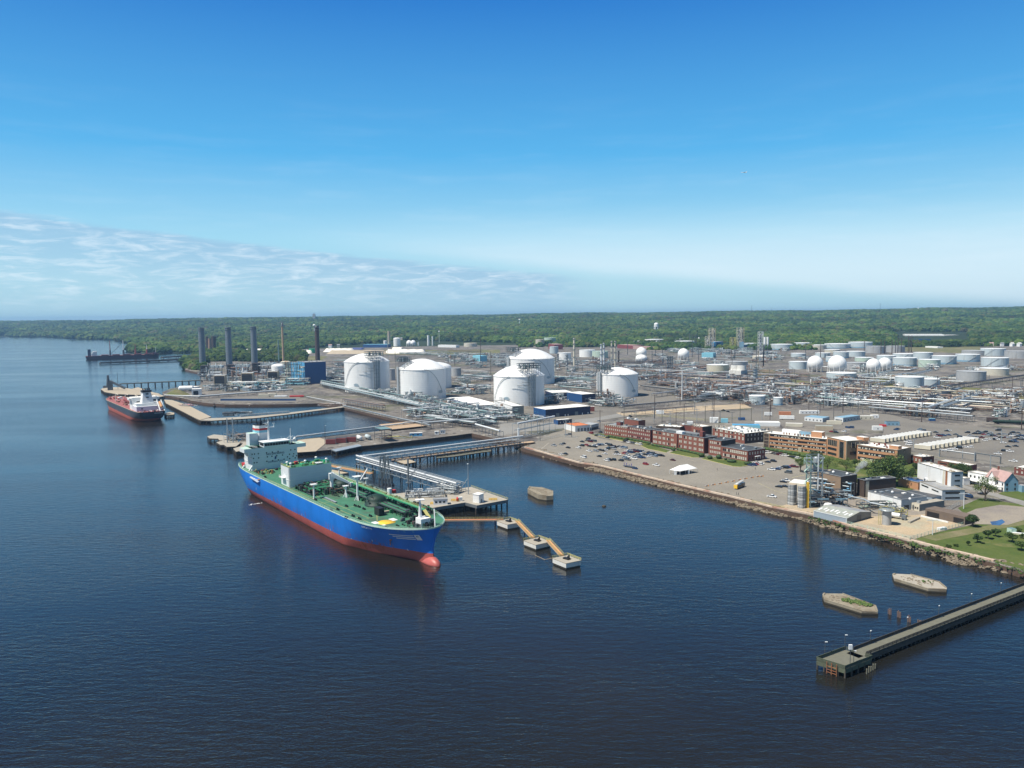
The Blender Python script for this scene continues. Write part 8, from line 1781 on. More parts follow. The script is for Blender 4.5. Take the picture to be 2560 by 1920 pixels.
for i,(px,py,w_,h_)in enumerate([(520,952,40,22),(560,966,44,14),(590,950,44,24),(600,968,40,12),(630,965,44,14),(655,948,44,26),(665,966,44,12),(700,964,40,14),(712,948,36,20),(540,975,36,8),(575,978,36,8),(650,976,36,8),(700,976,36,8),(640,930,50,16),(690,930,40,20),(835,940,40,12),(850,955,40,10),(825,955,36,8)]):punit(px,py,w_,w_*.5,h_,[PM[0],['steel_dark','steel','cream','pipe_grey','black'],['siding_blue','steel_dark','white','rust']][i%3],300+i)
#  poles and masts
def pole(px,yb,yt,w,m,desc,cross=False,auto_=True,name='pole',group='tall dark poles of the refinery',z0=3.0):
 p=G(px,yb,z0);r=w/2/F*p.length;h=TOP(p,px,yt)-z0;t=thing(name,p,desc+(' '+near(px,yb)if auto_ else ''),name.replace('_',' '),group)
 if auto_:auto(t)
 mb=MB();mb.cyl(p,p+Vector((0,0,h)),r,m,6,r*.8);mb.build('shaft',t)
 if cross:mb=MB();mb.bar(p+Vector((-3,0,h*.95)),p+Vector((3,0,h*.95)),.3,m);mb.build('crossarm',t)
for x,y0,y1 in((288,390,530),(543,490,670),(580,470,545),(650,460,535),(935,310,440),(962,315,555),(990,320,460),(1003,318,460),(1028,480,600),(1272,310,470),(1405,440,580),(2145,410,580),(1535,320,420),(1860,360,430)):X,yb=A_(x,y1);pole(X,yb,A_(x,y0)[1],1.7,'steel_dark','thin dark pole')
X,yb=A_(1705,652);pole(X,yb,A_(0,430)[1],3.4,'black','thick black pole')
for x,y0,y1 in((570,945,1195),(1188,955,1185),(1780,950,1145)):X,yb=A_(x,y1);pole(X,yb,A_(x,y0)[1],1.9,'brown_dark','tall wooden pole',True)
X,yb=A_(855,1010);pole(X,yb,A_(0,690)[1],2.8,'pipe_white','tall pale grey mast')
for x,y0,y1 in((88,400,562),(543,385,545),(718,370,525),(755,370,520),(833,370,520),(868,370,540),(895,350,510),(930,350,510),(1003,330,505),(1020,335,500),(1037,330,505)):X,yb=B_(x,y1);pole(X,yb,B_(x,y0)[1],1.9,'brown_dark','thin dark pole')
for x,y0,y1 in((322,930,1135),(1143,1030,1232),(2185,1090,1312)):X,yb=B_(x,y1);pole(X,yb,B_(x,y0)[1],2.1,'brown_dark','tall wooden pole',True)
for px,yt,yb in((970,842,898),(988,877,905),(1202,845,918),(1227,878,938),(1345,868,905),(1137,888,915),(600,905,905),(1528,892,960),(1500,898,935),(1414,1048,1092),(1350,1060,1102),(1500,1025,1078),(1429,1050,1093),(1560,1020,1060),(1635,1015,1058),(1655,1025,1062),(1710,1010,1052),(1742,1022,1056),(1763,1015,1056),(1850,1005,1052),(1925,1012,1050),(1590,1030,1056),(1675,1028,1060),(1690,1030,1062),(1780,1030,1058),(1800,1028,1055),(1830,1030,1056),(1878,1020,1052),(1905,1018,1050)):
 if yt<yb:pole(px,yb,yt,1.5,rs.choice(['brown_dark','steel','pipe_grey','timber_grey']),'slender yard pole',yb>1000)
for px,yt,yb,lb_ in((2284,1096,1122,'lamp post at the left end of the front trailer row'),(2348,1122,1142,'grey gantry post in front of the trailer rows, left one'),(2406,1126,1148,'grey gantry post in front of the trailer rows, middle one'),(2436,1130,1154,'grey gantry post in front of the trailer rows, right one'),(2503,1076,1108,'lamp post among the parked cars at upper right'),(2409,1232,1272,'thin white lamp post beside the long brown shed'),(2331,1298,1338,'thin white lamp post at the corner of the sandy yard'),(2475,1138,1182,'wooden pole behind the pink roofed house')):pole(px,yb,yt,2.0,'pipe_white' if 'white' in lb_ else 'pipe_grey',lb_,'post' in lb_ and 'lamp' in lb_,False,'lamp_post','lamp posts and gantry posts at right')
rack((2348,1141),(2438,1154),5.5,1,1,'g',.25,label='thin overhead pipe gantry in front of the trailer rows',step=22);rack((2436,1150),(2500,1160),5.5,1,1,'t',.25,label='pale overhead pipe behind the long brick building',step=10)
k=0
while k<64:
 px,py=rU.uniform(1390,2560),rU.uniform(905,1050)
 if py<905+(px-1390)*.03 or(px<1700 and py>960)or(1480<px<1600):continue
 k+=1;g_=G(px,py,3);pole(px,py,PX(g_+Vector((0,0,rU.uniform(9,20))))[1],1.3,rU.choice(['brown_dark','steel','steel_dark']),'slender yard pole',k%3==0)
def wagon(px,py,L_,m,label,tankc=True,ang=None):
 p=G(px,py,3);ang=A1*.55 if ang is None else ang;t=thing('rail_wagon',p,label,'rail wagon','rail wagons');d=Vector((math.cos(ang),math.sin(ang),0));c=p+Vector((0,0,2.9));mb=MB()
 if tankc:mb.cyl(c-d*L_/2,c+d*L_/2,1.6,m,14);mb.ball(c-d*L_/2,1.6,m,12);mb.ball(c+d*L_/2,1.6,m,12);mb.cyl(c,c+Vector((0,0,2.2)),.7,m,8)
 else:mb.box(p+Vector((0,0,1.2)),(L_,3,3.4),m,ang)
 mb.build('body',t);mb=MB();mb.box(p+Vector((0,0,.8)),(L_,2.4,.5),'black',ang);mb.build('frame',t)
 for s in(-.38,.38):mb=MB();q=p+d*s*L_;mb.box(q,(2.4,2.2,1.0),'black',ang);mb.build('bogie',t)
wagon(2523,1061,26,'green_dark','long dark green rail tank car right of the car parks');wagon(2480,1055,10,'brown_dark','short dark wagon coupled left of the green tank car',False);wagon(2276,1005,24,'shingle','orange tan hopper wagon with faded red lettering',False);wagon(2331,1011,22,'steel_dark','dark tank car right of the orange hopper wagon');wagon(2228,1001,22,'tank_mint','pale green hopper wagon left of the orange one',False);wagon(2195,998,16,'tank_white','pale grey hopper wagon furthest left in the train',False)
wagon(2235,1030,20,'steel_dark','left black tank car under the white pipes');wagon(2275,1035,20,'steel_dark','right black tank car under the white pipes')
struct(MB().build('rail_track'))if False else None
#  far things in the woods
def far_house(px,py,w,h,m,roof,desc,k):
 D0=3000
 for it in range(30):
  d=ray(px,py);D=D0;s=D/math.hypot(d.x,d.y);z=CH+d.z*s;x,y=d.x*s,d.y*s;hz2=hillz(x,y)+6
  if z<hz2:break
  D0*=1.035
 W_=w/F*D;H_=max(5,h/F*D);t=thing('house',(x,y,hz2-6),desc,'house','far pale houses among the woods');auto(t);mb=MB();mb.box((x,y,hz2-6),(W_,W_*.7,6+H_*.6),m,k);mb.build('wall',t);mb=MB();z0=hz2+H_*.6;ca,sa=math.cos(k),math.sin(k);L2,W2_=W_/2+.5,W_*.35+.5
 q=[(x+a*L2*ca-b_*W2_*sa,y+a*L2*sa+b_*W2_*ca,z0)for a,b_ in((-1,-1),(1,-1),(1,1),(-1,1))];r0,r1=(x-L2*ca,y-L2*sa,z0+H_*.5),(x+L2*ca,y+L2*sa,z0+H_*.5);mb.add(q+[r0,r1],[(0,1,5,4),(2,3,4,5),(1,2,5),(3,0,4)],roof);mb.build('roof',t)
HS=[(81,816),(98,817),(165,814),(200,813),(232,811),(222,827),(285,836),(322,838),(300,832),(262,843),(290,845),(150,838),(60,838),(20,838),(110,837),(180,840),(130,829),(362,829),(395,828),(646,834),(673,835),(480,823),(535,797),(842,822),(850,826),(870,823),(880,828),(898,825),(916,824),(932,822),(845,828),(905,829),(826,867),(846,867),(1155,812),(1050,812),(1004,848),(885,848),(1100,812),(1510,836),(1525,830),(1530,834),(1518,832),(1540,806),(1506,820),(1520,819),(1545,822),(1556,829),(1570,830),(1580,831),(1600,830),(1564,805),(1615,808),(1620,810),(1645,808),(1725,798),(1735,798),(1745,797),(1792,804),(1815,803),(1820,803),(1834,798),(1935,784),(1950,785),(1990,788),(2095,797),(2118,797),(2102,786),(2112,787),(2262,774),(2296,769),(2345,787),(2390,794),(2460,792),(2470,792),(2515,787),(2135,807),(2170,795),(2250,800),(2340,870),(2300,866),(2315,868),(2356,868),(2365,865),(2375,864),(2385,870),(2420,862),(2430,860),(2436,864),(2450,866),(2455,862),(2478,862),(2490,858),(2500,860),(2510,857),(2520,860),(2505,864),(2530,866),(2548,868),(1505,845),(1515,846),(1525,846),(1535,846),(1545,847),(1500,841),(1512,842),(1528,843),(1542,843),(1560,846),(1570,843),(1300,850),(1330,852),(1280,852),(1445,852),(1460,852),(1475,853),(1425,852),(1300,820),(1350,818),(1420,815),(1465,822)]
for i,(px,py)in enumerate(HS):far_house(px,py,rs.uniform(3,8)if py<855 else rs.uniform(6,11),rs.uniform(1.6,3.2)if py<855 else 4.5,rs.choice(['tank_white','tank_white','cream','white']),rs.choice(['roof_white','roof_grey','roof_white','shingle']),'pale house among the trees far behind, '+('left of the chimneys' if px<480 else 'above the power plant' if px<830 else 'above the salt yard' if px<1250 else 'above the gas tanks' if px<1600 else 'above the steel towers' if px<2050 else 'above the right tank farm'),rs.uniform(-.6,.6))
def wtower(px,yb,yt,w,label,ball=True,legs=0,m='tank_white'):
 d=ray(px,yb);D=3200
 while CH+d.z*D/math.hypot(d.x,d.y)>hillz(d.x*D/math.hypot(d.x,d.y),d.y*D/math.hypot(d.x,d.y))+14 and D<9000:D*=1.02
 s=D/math.hypot(d.x,d.y);x,y=d.x*s,d.y*s;z0=hillz(x,y);zt_=TOP((x,y),px,yt);r=w/2/F*D;t=thing('water_tower',(x,y,z0),label,'water tower')
 mb=MB();
 if legs:
  for i in range(legs):a=6.283*i/legs;mb.cyl((x+r*.9*math.cos(a),y+r*.9*math.sin(a),z0),(x+r*.9*math.cos(a),y+r*.9*math.sin(a),zt_-r*1.6),r*.16,m,8)
 else:mb.cyl((x,y,z0),(x,y,zt_-r),r*.22,m,10)
 mb.build('stem',t);mb=MB();mb.ball((x,y,zt_-r*.8),r,m,16,.8);
 if legs:mb.cyl((x,y,zt_-r*1.9),(x,y,zt_-r*.8),r,m,16)
 mb.build('tank',t)
wtower(1640.5,826,806.5,11,'white legged water tower in the woods above the red shed',legs=6);wtower(1098,849,827,4.2,'thin white water tower right of the white columns');wtower(786,832,810.5,7,'white ball water tower beside the black chimney');wtower(1299,812,797,5,'small white water tower above the rear gas tank');wtower(1747,860,844,6,'short white water tower near the left lattice tower')
def ridge_mast(px,yt,w,label,m='steel',D=7800,box=False,name='radio_mast'):
 d=ray(px,790);s=D/math.hypot(d.x,d.y);x,y=d.x*s,d.y*s;z0=hillz(x,y);zt_=TOP((x,y),px,yt);W_=w/F*D;t=thing(name,(x,y,z0),label,'tower');mb=MB();(mb.box((x,y,z0),(W_,W_,zt_-z0),m)if box else mb.cyl((x,y,z0),(x,y,zt_),W_/2,m,6,W_/4));
 if box:mb.box((x,y,zt_),(W_*.5,W_*.5,8),m)
 mb.build('block' if box else 'shaft',t)
ridge_mast(785,785.5,6,'grey tower block alone on the horizon ridge','tank_grey',7600,True,'tower_block');ridge_mast(1879,763,1.0,'thin radio mast on the ridge, left one above the steel towers');ridge_mast(1929,768,1.0,'thin radio mast on the ridge, right one above the steel towers');ridge_mast(2200,758,1.0,'thin radio mast on the ridge above the dark pole group');ridge_mast(2295,768,3,'small white mast on the ridge at far right','tank_white');ridge_mast(652,790,1,'thin radio mast on the ridge above the right banded chimney')
mb=MB();pr_=[(1536,784,5.5),(1540,790,7),(1546,797,9),(1551,805,12)];pts=[]
for px,py,w_ in pr_:
 D=3000;d=ray(px,py)
 while D<12000:
  s=D/math.hypot(d.x,d.y)
  if CH+d.z*s<hillz(d.x*s,d.y*s)+13:break
  D*=1.01
 pts.append((Vector((d.x*s,d.y*s,hillz(d.x*s,d.y*s)+14)),w_/F*D))
for(a,wa),(b_,wb)in zip(pts[:-1],pts[1:]):mb.add([a-Vector((wa/2,0,0)),a+Vector((wa/2,0,0)),b_+Vector((wb/2,0,0)),b_-Vector((wb/2,0,0))],[(0,3,2,1)],'gravel')
struct(mb.build('far_road'))
d=ray(1860,431);D=3600;c=Vector((0,0,CH))+d*(D/d.length);t=thing('airliner',c,'tiny grey airliner high in the blue sky','airplane');mb=MB();X=Vector((-1,.15,.02)).normalized();mb.cyl(c-X*11,c+X*11,1.3,'plane',10,.9);mb.cyl(c+X*11,c+X*14,.9,'plane',10,.2);mb.build('fuselage',t)
for s in(-1,1):mb=MB();mb.add([c+X*3,c-X*2,c-X*5+Vector((0,s*13,1)),c-X*4+Vector((0,s*13,1))],[(0,1,2,3)],'plane');mb.add([c+X*3-Vector((0,0,.3)),c-X*2-Vector((0,0,.3)),c-X*5+Vector((0,s*13,.8)),c-X*4+Vector((0,s*13,.8))],[(3,2,1,0)],'plane');mb.build('wing',t)
mb=MB();mb.bar(c-X*9,c-X*12+Vector((0,0,4.5)),.5,'plane',2.4);mb.build('tail_fin',t)
# ==================== cars, people, tent, trees
CARW={}
def car_parts(kind):
 """body outline along x (nose at +x), glasshouse and wheels"""
 L_,W_,H_=dict(saloon=(4.7,1.85,1.45),suv=(4.8,1.95,1.8),pickup=(5.7,2.0,1.9),van=(5.4,2.0,2.2))[kind]
 hb=H_*.56;x0,x1=-L_/2,L_/2
 side=[(x0,.3),(x1,.3),(x1,hb*.75),(x1-.25,hb*.92),(x1-L_*.26,hb),(x0+(.15 if kind=='pickup' else.1),hb),(x0,hb*.8)]
 def ext(mb,prof,w0,w1,z0,z1,m):
  n=len(prof);f=lambda z:w0+(w1-w0)*(z-z0)/(z1-z0);vs=[(x,-f(z)/2,z)for x,z in prof]+[(x,f(z)/2,z)for x,z in prof]
  mb.add(vs,[tuple(range(n)),tuple(range(n,2*n))[::-1]]+[(i,i+n,(i+1)%n+n,(i+1)%n)for i in range(n)],m)
 mb=MB();ext(mb,side,W_,W_,.3,hb,'car_white')
 cab={'saloon':(-.36,-.22,.12,.27),'suv':(-.48,-.43,.14,.27),'pickup':(-.10,-.07,.17,.28),'van':(-.49,-.47,.2,.33)}[kind]
 a,b,c,d=[k*L_ for k in cab]
 ext(mb,[(b+.02,H_-.08),(c-.02,H_-.08),(c-.1,H_),(b+.1,H_)],W_*.80,W_*.72,H_-.08,H_,'car_white')
 if kind=='pickup':mb.add([(x0+.25,-W_*.4,hb+.01),(a-.1,-W_*.4,hb+.01),(a-.1,W_*.4,hb+.01),(x0+.25,W_*.4,hb+.01)],[(0,1,2,3)],'black')
 body=mb.build('body');mb=MB();ext(mb,[(a,hb),(d,hb),(c,H_-.08),(b,H_-.08)],W_*.96,W_*.80,hb,H_-.08,'glass');win=mb.build('windows');wh=[]
 for sx in(-.32,.32):
  for sy in(-1,1):mb=MB();mb.cyl((sx*L_,sy*(W_/2-.22),.34),(sx*L_,sy*(W_/2+.01),.34),.34,'tyre',10);wh.append(mb.build('wheel'))
 return[body,win]+wh
PROTO={k:car_parts(k)for k in('saloon','suv','pickup','van')}
BODY={}
CN=dict(K='black',W='white',S='silver',G='dark grey',R='red',B='dark blue',M='dark maroon',L='pale blue');CM=dict(K='black',W='white',S='silver',G='grey',R='red',B='blue',M='maroon',L='lightblue')
USED=set()
def car(px,py,c,where,kind=None,ang=None,z=3.1,lot=''):
 kind=kind or rs.choices(('saloon','suv','pickup','van'),(5,4,1,.6))[0];k=(kind,c)
 if k not in BODY:
  me=PROTO[kind][0].data.copy();
  for i,m_ in enumerate(me.materials):
   if m_.name=='car_white':me.materials[i]=MATS['car_'+CM[c]]
  BODY[k]=me
 t=thing('parked_car',G(px,py,z),'%s %s %s'%(CN[c],{'suv':'estate car','van':'van','saloon':'saloon car','pickup':'pickup truck'}[kind],where),'car','cars parked '+lot);t.rotation_euler.z=(A1-R(6)if ang is None else ang)+rs.uniform(-.06,.06)+rs.choice((0,math.pi));auto(t)
 for j,o in enumerate(PROTO[kind]):
  if k not in USED and j==0 or kind not in USED and j:n=o.copy()
  n=o.copy();COL.objects.link(n);n.parent=t
  if j==0:n.data=BODY[k]
 return t
X2=lambda x,y:(1400+x/7.373,980+y/7.373+1.2)
C1="""410,915,K 520,862,K 500,895,G 600,895,K 635,905,G 560,912,M 405,988,K 490,975,R 545,1000,K 340,1030,W 645,985,W 710,975,B 760,972,L 815,970,W 860,955,K 900,965,G 540,1090,W 665,1088,S 745,1070,K 790,1080,K 840,1068,W 875,1048,K 905,1035,G 940,1040,S 985,1045,S 985,1012,M 1015,1012,K 1085,1005,G 1105,1035,W 1160,1020,B 1200,1028,L 825,1140,W 725,1185,K 1040,1110,K 1020,1150,W 1078,1152,W 1185,1130,R 1240,1080,W 1300,1075,S 1290,1112,B 1340,1112,K 1370,1070,M 1405,1098,M 1430,1080,K 1462,1095,B 1515,1095,S 860,1262,W 915,1252,K 985,1250,K 1125,1262,K 1190,1210,L 1245,1248,G 1268,1188,W 1325,1200,W 1365,1230,W 1380,1182,K 1420,1192,S 1450,1178,K 1475,1207,B 1535,1208,B 1560,1152,K 1600,1158,K 1625,1187,W 1655,1142,B 1690,1172,S 1730,1152,K 1750,1182,L 1800,1162,K 1835,1170,K 1885,1175,K 435,1205,W 2080,1255,M 1580,1330,R 1775,1352,W 1380,1408,B 675,800,K 735,805,S 805,818,S 880,840,K 575,755,R 745,738,K 1210,910,K 1265,928,W 1350,942,G 1410,950,W 1470,962,W 65,950,K 20,965,S 150,1025,K 20,1150,W 105,1140,K -115,985,S 1640,1115,K 1700,1130,G 1480,1150,W 1230,1150,S 930,985,K 640,1010,K"""
for q in C1 .split():
 x,y,c=q.split(',');x,y=float(x),float(y);px,py=X2(x,y)
 car(px,py,c,'in the %s of the riverside car park'%('back' if y<960 else 'middle' if y<1110 else 'front'),'pickup' if(x,y)in((1775,1352),(540,1090))else None,lot='in the riverside car park')
X3=lambda x,y:(1900+x/7.373,1130+y/7.373+1.2)
for q in "155,10,W 80,5,S 245,25,K 310,40,G 365,50,M 415,60,W 480,70,W 560,85,K 635,100,K 705,115,W 140,185,K 250,170,K 20,215,W 210,325,W 320,315,B 365,292,S 450,290,K 510,282,B 590,265,R 640,272,M 430,550,K 475,530,W 345,640,K 455,635,K 215,825,W 520,380,G".split():
 x,y,c=q.split(',');x,y=float(x),float(y);car(*X3(x,y),c,'in the small lot below the orange offices','pickup' if x in(210,215)else None,lot='below the orange offices',ang=A1+(0 if y<200 else R(5)))
for x,y,c in((1890,975,'B'),(1955,972,'B'),(2000,955,'R'),(2060,958,'W'),(1990,925,'W'),(2130,830,'W'),(2140,745,'W')):car(1620+x/7.373,1032+y/7.373,c,'at the end of the two storey brick wing',lot='by the brick wing')
X4=lambda x,y:(2260+x/7.373,1000+y/7.373+1)
for q in "585,595,K 790,570,K 825,560,W 1170,600,K 1300,620,K 1370,580,K 1385,622,K 1480,635,R 1500,590,K 1590,605,S 1600,660,K 1680,665,M 1750,630,K 1740,560,K 1860,640,S 1945,640,K 2100,605,G 2080,670,K 2180,660,B 2150,700,S 1940,700,S 2030,740,B 2100,720,K 1980,770,K 2060,770,B 1830,790,W 1490,745,W 1580,725,W 1650,730,K 1700,725,W 650,660,M 730,655,B 820,645,B 950,635,G 610,692,W 1040,690,K 1230,660,S 1330,690,K 1420,690,M 360,565,K 290,545,L 765,940,W 850,930,W 925,905,W 1010,885,K 1130,872,W 1220,870,W 1920,860,K 2055,850,K 1730,995,W 1850,940,K 1950,948,W 2010,1130,W 60,775,W 100,785,W 90,825,W 1640,640,G 1790,690,K 1860,690,M 2200,730,K 2230,690,S 2150,650,K 2010,660,W 1560,630,K 1430,610,G 1530,660,S 2000,600,K 2050,640,S 2240,650,K 2260,760,G 2300,700,W 2290,820,K".split():
 x,y,c=q.split(',');x,y=float(x),float(y);car(*X4(x,y),c,'in the %s of the upper right car park'%('back' if y<640 else 'middle' if y<780 else 'front'),'pickup' if x in(610,765,1730,2010,1950)else None,lot='in the upper right car park',ang=A1+R(8))
for px,py,c,w in((2454,1236,'K','on the street beside the white houses'),(2422,1243,'B','on the street beside the white houses'),(2402,1236,'R','on the street beside the white houses'),(2078,1080,'R','behind the orange office roof'),(2090,1082,'K','behind the orange office roof'),(2110,1080,'W','behind the orange office roof'),(2240,1075,'B','in the open yard'),(2244,1073,'K','in the open yard'),(2119,1070,'B','in the open yard'),(2128,1070,'B','in the open yard'),(1583,1062,'W','behind the left brick offices'),(1597,1064,'S','behind the left brick offices'),(1545,1060,'S','behind the left brick offices'),(1553,1058,'W','behind the left brick offices'),(1497,1055,'S','by the narrow road'),(1576,1042,'K','by the narrow road'),(1415,1088,'S','by the tall pipe bridge'),(1423,1087,'G','by the tall pipe bridge'),(1820,1030,'K','in the pipe yard'),(1808,1027,'K','in the pipe yard')):car(px,py,c,w,lot='elsewhere',ang=A1+rs.uniform(-.4,.4))
for k in PROTO:
 for o in PROTO[k]:bpy.data.objects.remove(o)
# --- white marquee, fire truck, trailer float
c=[G(1674,1185,3.08),G(1700,1189,3.08),G(1743,1181,3.08)];d=(c[2]-c[1]);n_=(c[0]-c[1]);c3=c[0]+d;t=thing('marquee',c[1],'white peaked marquee tent standing alone in the car park','tent');P_=[c[0],c[1],c[2],c3];m0,m1=(c[0]+c[1])/2,(c[2]+c3)/2;r0,r1=m0 .lerp(m1,.28),m0 .lerp(m1,.72);mb=MB();e=3.2;hgt=6.4
mb.add([V3(P_[0],3+e),V3(P_[1],3+e),V3(P_[2],3+e),V3(P_[3],3+e),V3(r0,3+hgt),V3(r1,3+hgt)],[(0,1,4),(1,2,5,4),(2,3,5),(3,0,4,5)],'tank_white');mb.build('canopy',t)
for i in range(4):
 a,b=P_[i],P_[(i+1)%4]
 for f in(0,.33,.66):mb=MB();mb.bar(V3(a.lerp(b,f),3),V3(a.lerp(b,f),3+e),.16,'white');mb.build('pole',t)
mb=MB();q=P_[1].lerp(P_[2],.5);mb.bar(V3(q,3.1),V3(q,3+e),1.2,'white',.1);q=P_[0].lerp(P_[1],.55);mb.bar(V3(q,3.1),V3(q,3+e),2.0,'white',.1);mb.build('side_curtain',t);mb=MB();cc=sum(P_,Vector())/4;mb.box(V3(cc,3.08),(9,3,1.6),'black',.4);mb.build('tables',t)
c=G(1848,1220,3.1);t=thing('fire_truck',c,'white and dark ladder fire truck with a yellow rear on the car park','fire truck');u=(G(1868,1213,3.1)-G(1828,1228,3.1)).normalized();an=math.atan2(u.y,u.x);W=lambda a,z,b=0:c+u*a+Vector((-u.y,u.x,0))*b+Vector((0,0,z))
mb=MB();mb.box(W(-1,.7),(8.5,2.5,2.0),'car_black',an);mb.box(W(-5.0,.6),(1.0,2.4,2.4),'yellow',an);mb.build('body',t);mb=MB();mb.box(W(4.6,.7),(2.8,2.5,2.4),'car_grey',an);mb.build('cab',t);mb=MB();mb.box(W(6.05,1.9),(.1,2.1,.9),'glass',an);mb.build('windscreen',t)
mb=MB();[mb.bar(W(-5.6,3.1,s),W(5.6,4.4,s),.25,'white',.6)for s in(-.6,.6)];[mb.bar(W(-5.4+i*.7,3.3+i*.08,-.6),W(-5.4+i*.7,3.3+i*.08,.6),.12,'white')for i in range(16)];mb.build('ladder',t);mb=MB();mb.box(W(-3,2.7),(1.8,1.6,.9),'white',an);mb.build('turntable',t)
for a in(-3.6,-2.4,3.6):
 for s in(-1,1):mb=MB();mb.cyl(W(a,.5,s*.9),W(a,.5,s*1.27),.5,'tyre',12);mb.build('wheel',t)
c=G(1572,1168,3.1);t=thing('flatbed_trailer',c,'low flatbed float with purple figures at the river side of the car park','trailer');mb=MB();mb.box(c+Vector((0,0,.6)),(9,2.6,.4),'steel_dark',A1);mb.build('deck',t);mb=MB();[mb.bar(c+E1*x+Vector((0,0,1)),c+E1*x+Vector((0,0,2.4+.8*(x<-3))),.35,'cloth_purple')for x in(-4.2,-2,.3,2.4)];[mb.ball(tuple(c+E1*x+Vector((0,0,2.7))),.4,'cloth_purple',8)for x in(-2,2.4)];mb.build('display_figures',t)
for x in(-2.4,2.6):mb=MB();q=c+E1*x;mb.cyl(q+Vector((.68,.73,.4)),q-Vector((.68,.73,-.4)),.4,'tyre',10);mb.build('wheel',t)
for i,(x,y)in enumerate([(1080,1368),(1200,1345),(1322,1325),(1440,1300),(1560,1278),(1680,1253),(1790,1233),(1905,1213),(2020,1193),(2090,1190)]):
 mb=MB();q=G(1620+x/7.373,1030+y/7.373,3.1);mb.box(q,(2.6,.5,.35),'catwalk_orange',A1+R(80));mb.box(q+Vector((0,0,.35)),(2.6,.25,.45),'concrete_white',A1+R(80));mb.box(q+Vector((1.3,0,0)),(.3,.7,.9),'catwalk_orange',A1+R(80));o=mb.build('road_barrier',None,q);tag(o,'orange and white road barrier in the slanting row','barrier','row of road barriers across the car park');auto(o)
# --- people
def person(px,py,label,cloth='cloth_dark',ang=0.0,stride=.25):
 c=G(px,py,3.08);J=[(0,0,.95),(0,0,1.2),(0,0,1.45),(0,0,1.56),(.03,0,1.70),(0,.2,1.42),(.05,.26,1.15),(.12,.24,.88),(0,-.2,1.42),(-.05,-.26,1.15),(.02,-.26,.88),(0,.1,.9),(stride*.5,.11,.5),(stride*.6,.11,.08),(stride*.6+.16,.11,.04),(0,-.1,.9),(-stride*.3,-.11,.5),(-stride,-.11,.08),(-stride+.16,-.11,.04)]
 E=[(0,1),(1,2),(2,3),(3,4),(2,5),(5,6),(6,7),(2,8),(8,9),(9,10),(0,11),(11,12),(12,13),(13,14),(0,15),(15,16),(16,17),(17,18)];RR=[.16,.16,.17,.06,.115,.07,.05,.04,.07,.05,.04,.1,.075,.055,.05,.1,.075,.055,.05]
 me=bpy.data.meshes.new('person');me.from_pydata(J,E,[]);me.materials.append(MATS[cloth]);o=bpy.data.objects.new('person',me);COL.objects.link(o);o.location=c;o.rotation_euler.z=ang;tag(o,label,'person')
 md=o.modifiers.new('skin','SKIN');
 for v,r in zip(me.skin_vertices[0].data,RR):v.radius=(r,r)
 me.skin_vertices[0].data[0].use_root=True;o.modifiers.new('sub','SUBSURF').levels=1;o.modifiers['sub'].render_levels=1
 mb=MB();mb.ball((.04,0,1.71),.11,'skin',10);mb.v=[(x,y,z)for x,y,z in mb.v];h=mb.build('head',None);h.parent=o;mb=MB();mb.ball((.01,0,1.76),.115,'brown_dark',10,.8);h=mb.build('hair',None);h.parent=o
person(1793,1176,'person in dark clothes walking on the open car park right of the tent',ang=.4,stride=.4);person(1888,1174,'person in dark clothes standing near the red parked car',ang=1.2,stride=.1)
person(1841,1237,'left one of two people in dark clothes beside the fire truck',ang=0,stride=.15);person(1846,1238,'right one of two people in dark clothes beside the fire truck',ang=2.6,stride=.2)
# --- trees, shrubs and hedges
def leafball(mb,c,r,n,mats,size,sq=.8,rnd=None):
 rnd=rnd or rs
 for i in range(n):
  d=Vector((rnd.gauss(0,1),rnd.gauss(0,1),rnd.gauss(0,1))).normalized()*r*(rnd.random()**.35);p=Vector(c)+Vector((d.x,d.y,d.z*sq));a=Vector((rnd.gauss(0,1),rnd.gauss(0,1),rnd.gauss(0,1))).normalized()*size*rnd.uniform(.6,1.4);b=a.cross(Vector((rnd.gauss(0,1),rnd.gauss(0,1),rnd.gauss(0,1)))).normalized()*size*rnd.uniform(.4,.9)
  mb.add([p-a,p+b,p+a,p-b],[(0,1,2,3)],rnd.choice(mats))
def tree(px,yb,w,yt,mats,label,dens=1.0,trunk=.22,name='tree',cat='tree',group=None,limbs=6,z=3.1):
 p=G(px,yb,z);W_=w/F*p.length;h=TOP(p,px,yt)-z;t=thing(name,p,label,cat,group);mb=MB();th=h*trunk;r=W_/2
 mb.cyl(p,p+Vector((0,0,th+h*.25)),.035*h,'bark',8,.02*h);tips=[]
 for i in range(limbs):
  a=6.283*i/limbs+rs.uniform(-.4,.4);q=p+Vector((math.cos(a)*r*rs.uniform(.45,.75),math.sin(a)*r*rs.uniform(.45,.75),h*rs.uniform(.45,.8)));mb.cyl(p+Vector((0,0,th)),q,.014*h,'bark',5,.006*h);tips.append(q)
 tips.append(p+Vector((0,0,h*.82)));tips.append(p+Vector((r*.15,0,h*.6)));mb.build('trunk',t);mb=MB()
 for q in tips:
  for k in range(2):c=q+Vector((rs.uniform(-.2,.2)*r,rs.uniform(-.2,.2)*r,rs.uniform(-.08,.06)*h));leafball(mb,c,r*rs.uniform(.32,.5),int(170*dens),mats,max(.28,W_*.022),.75)
 mb.build('crown',t);return t
Gn,Gd,Gl=['leaf','leaf','leaf_dark','leaf_light'],['leaf_dark','leaf_dark','leaf'],['leaf_light','leaf_light','leaf']
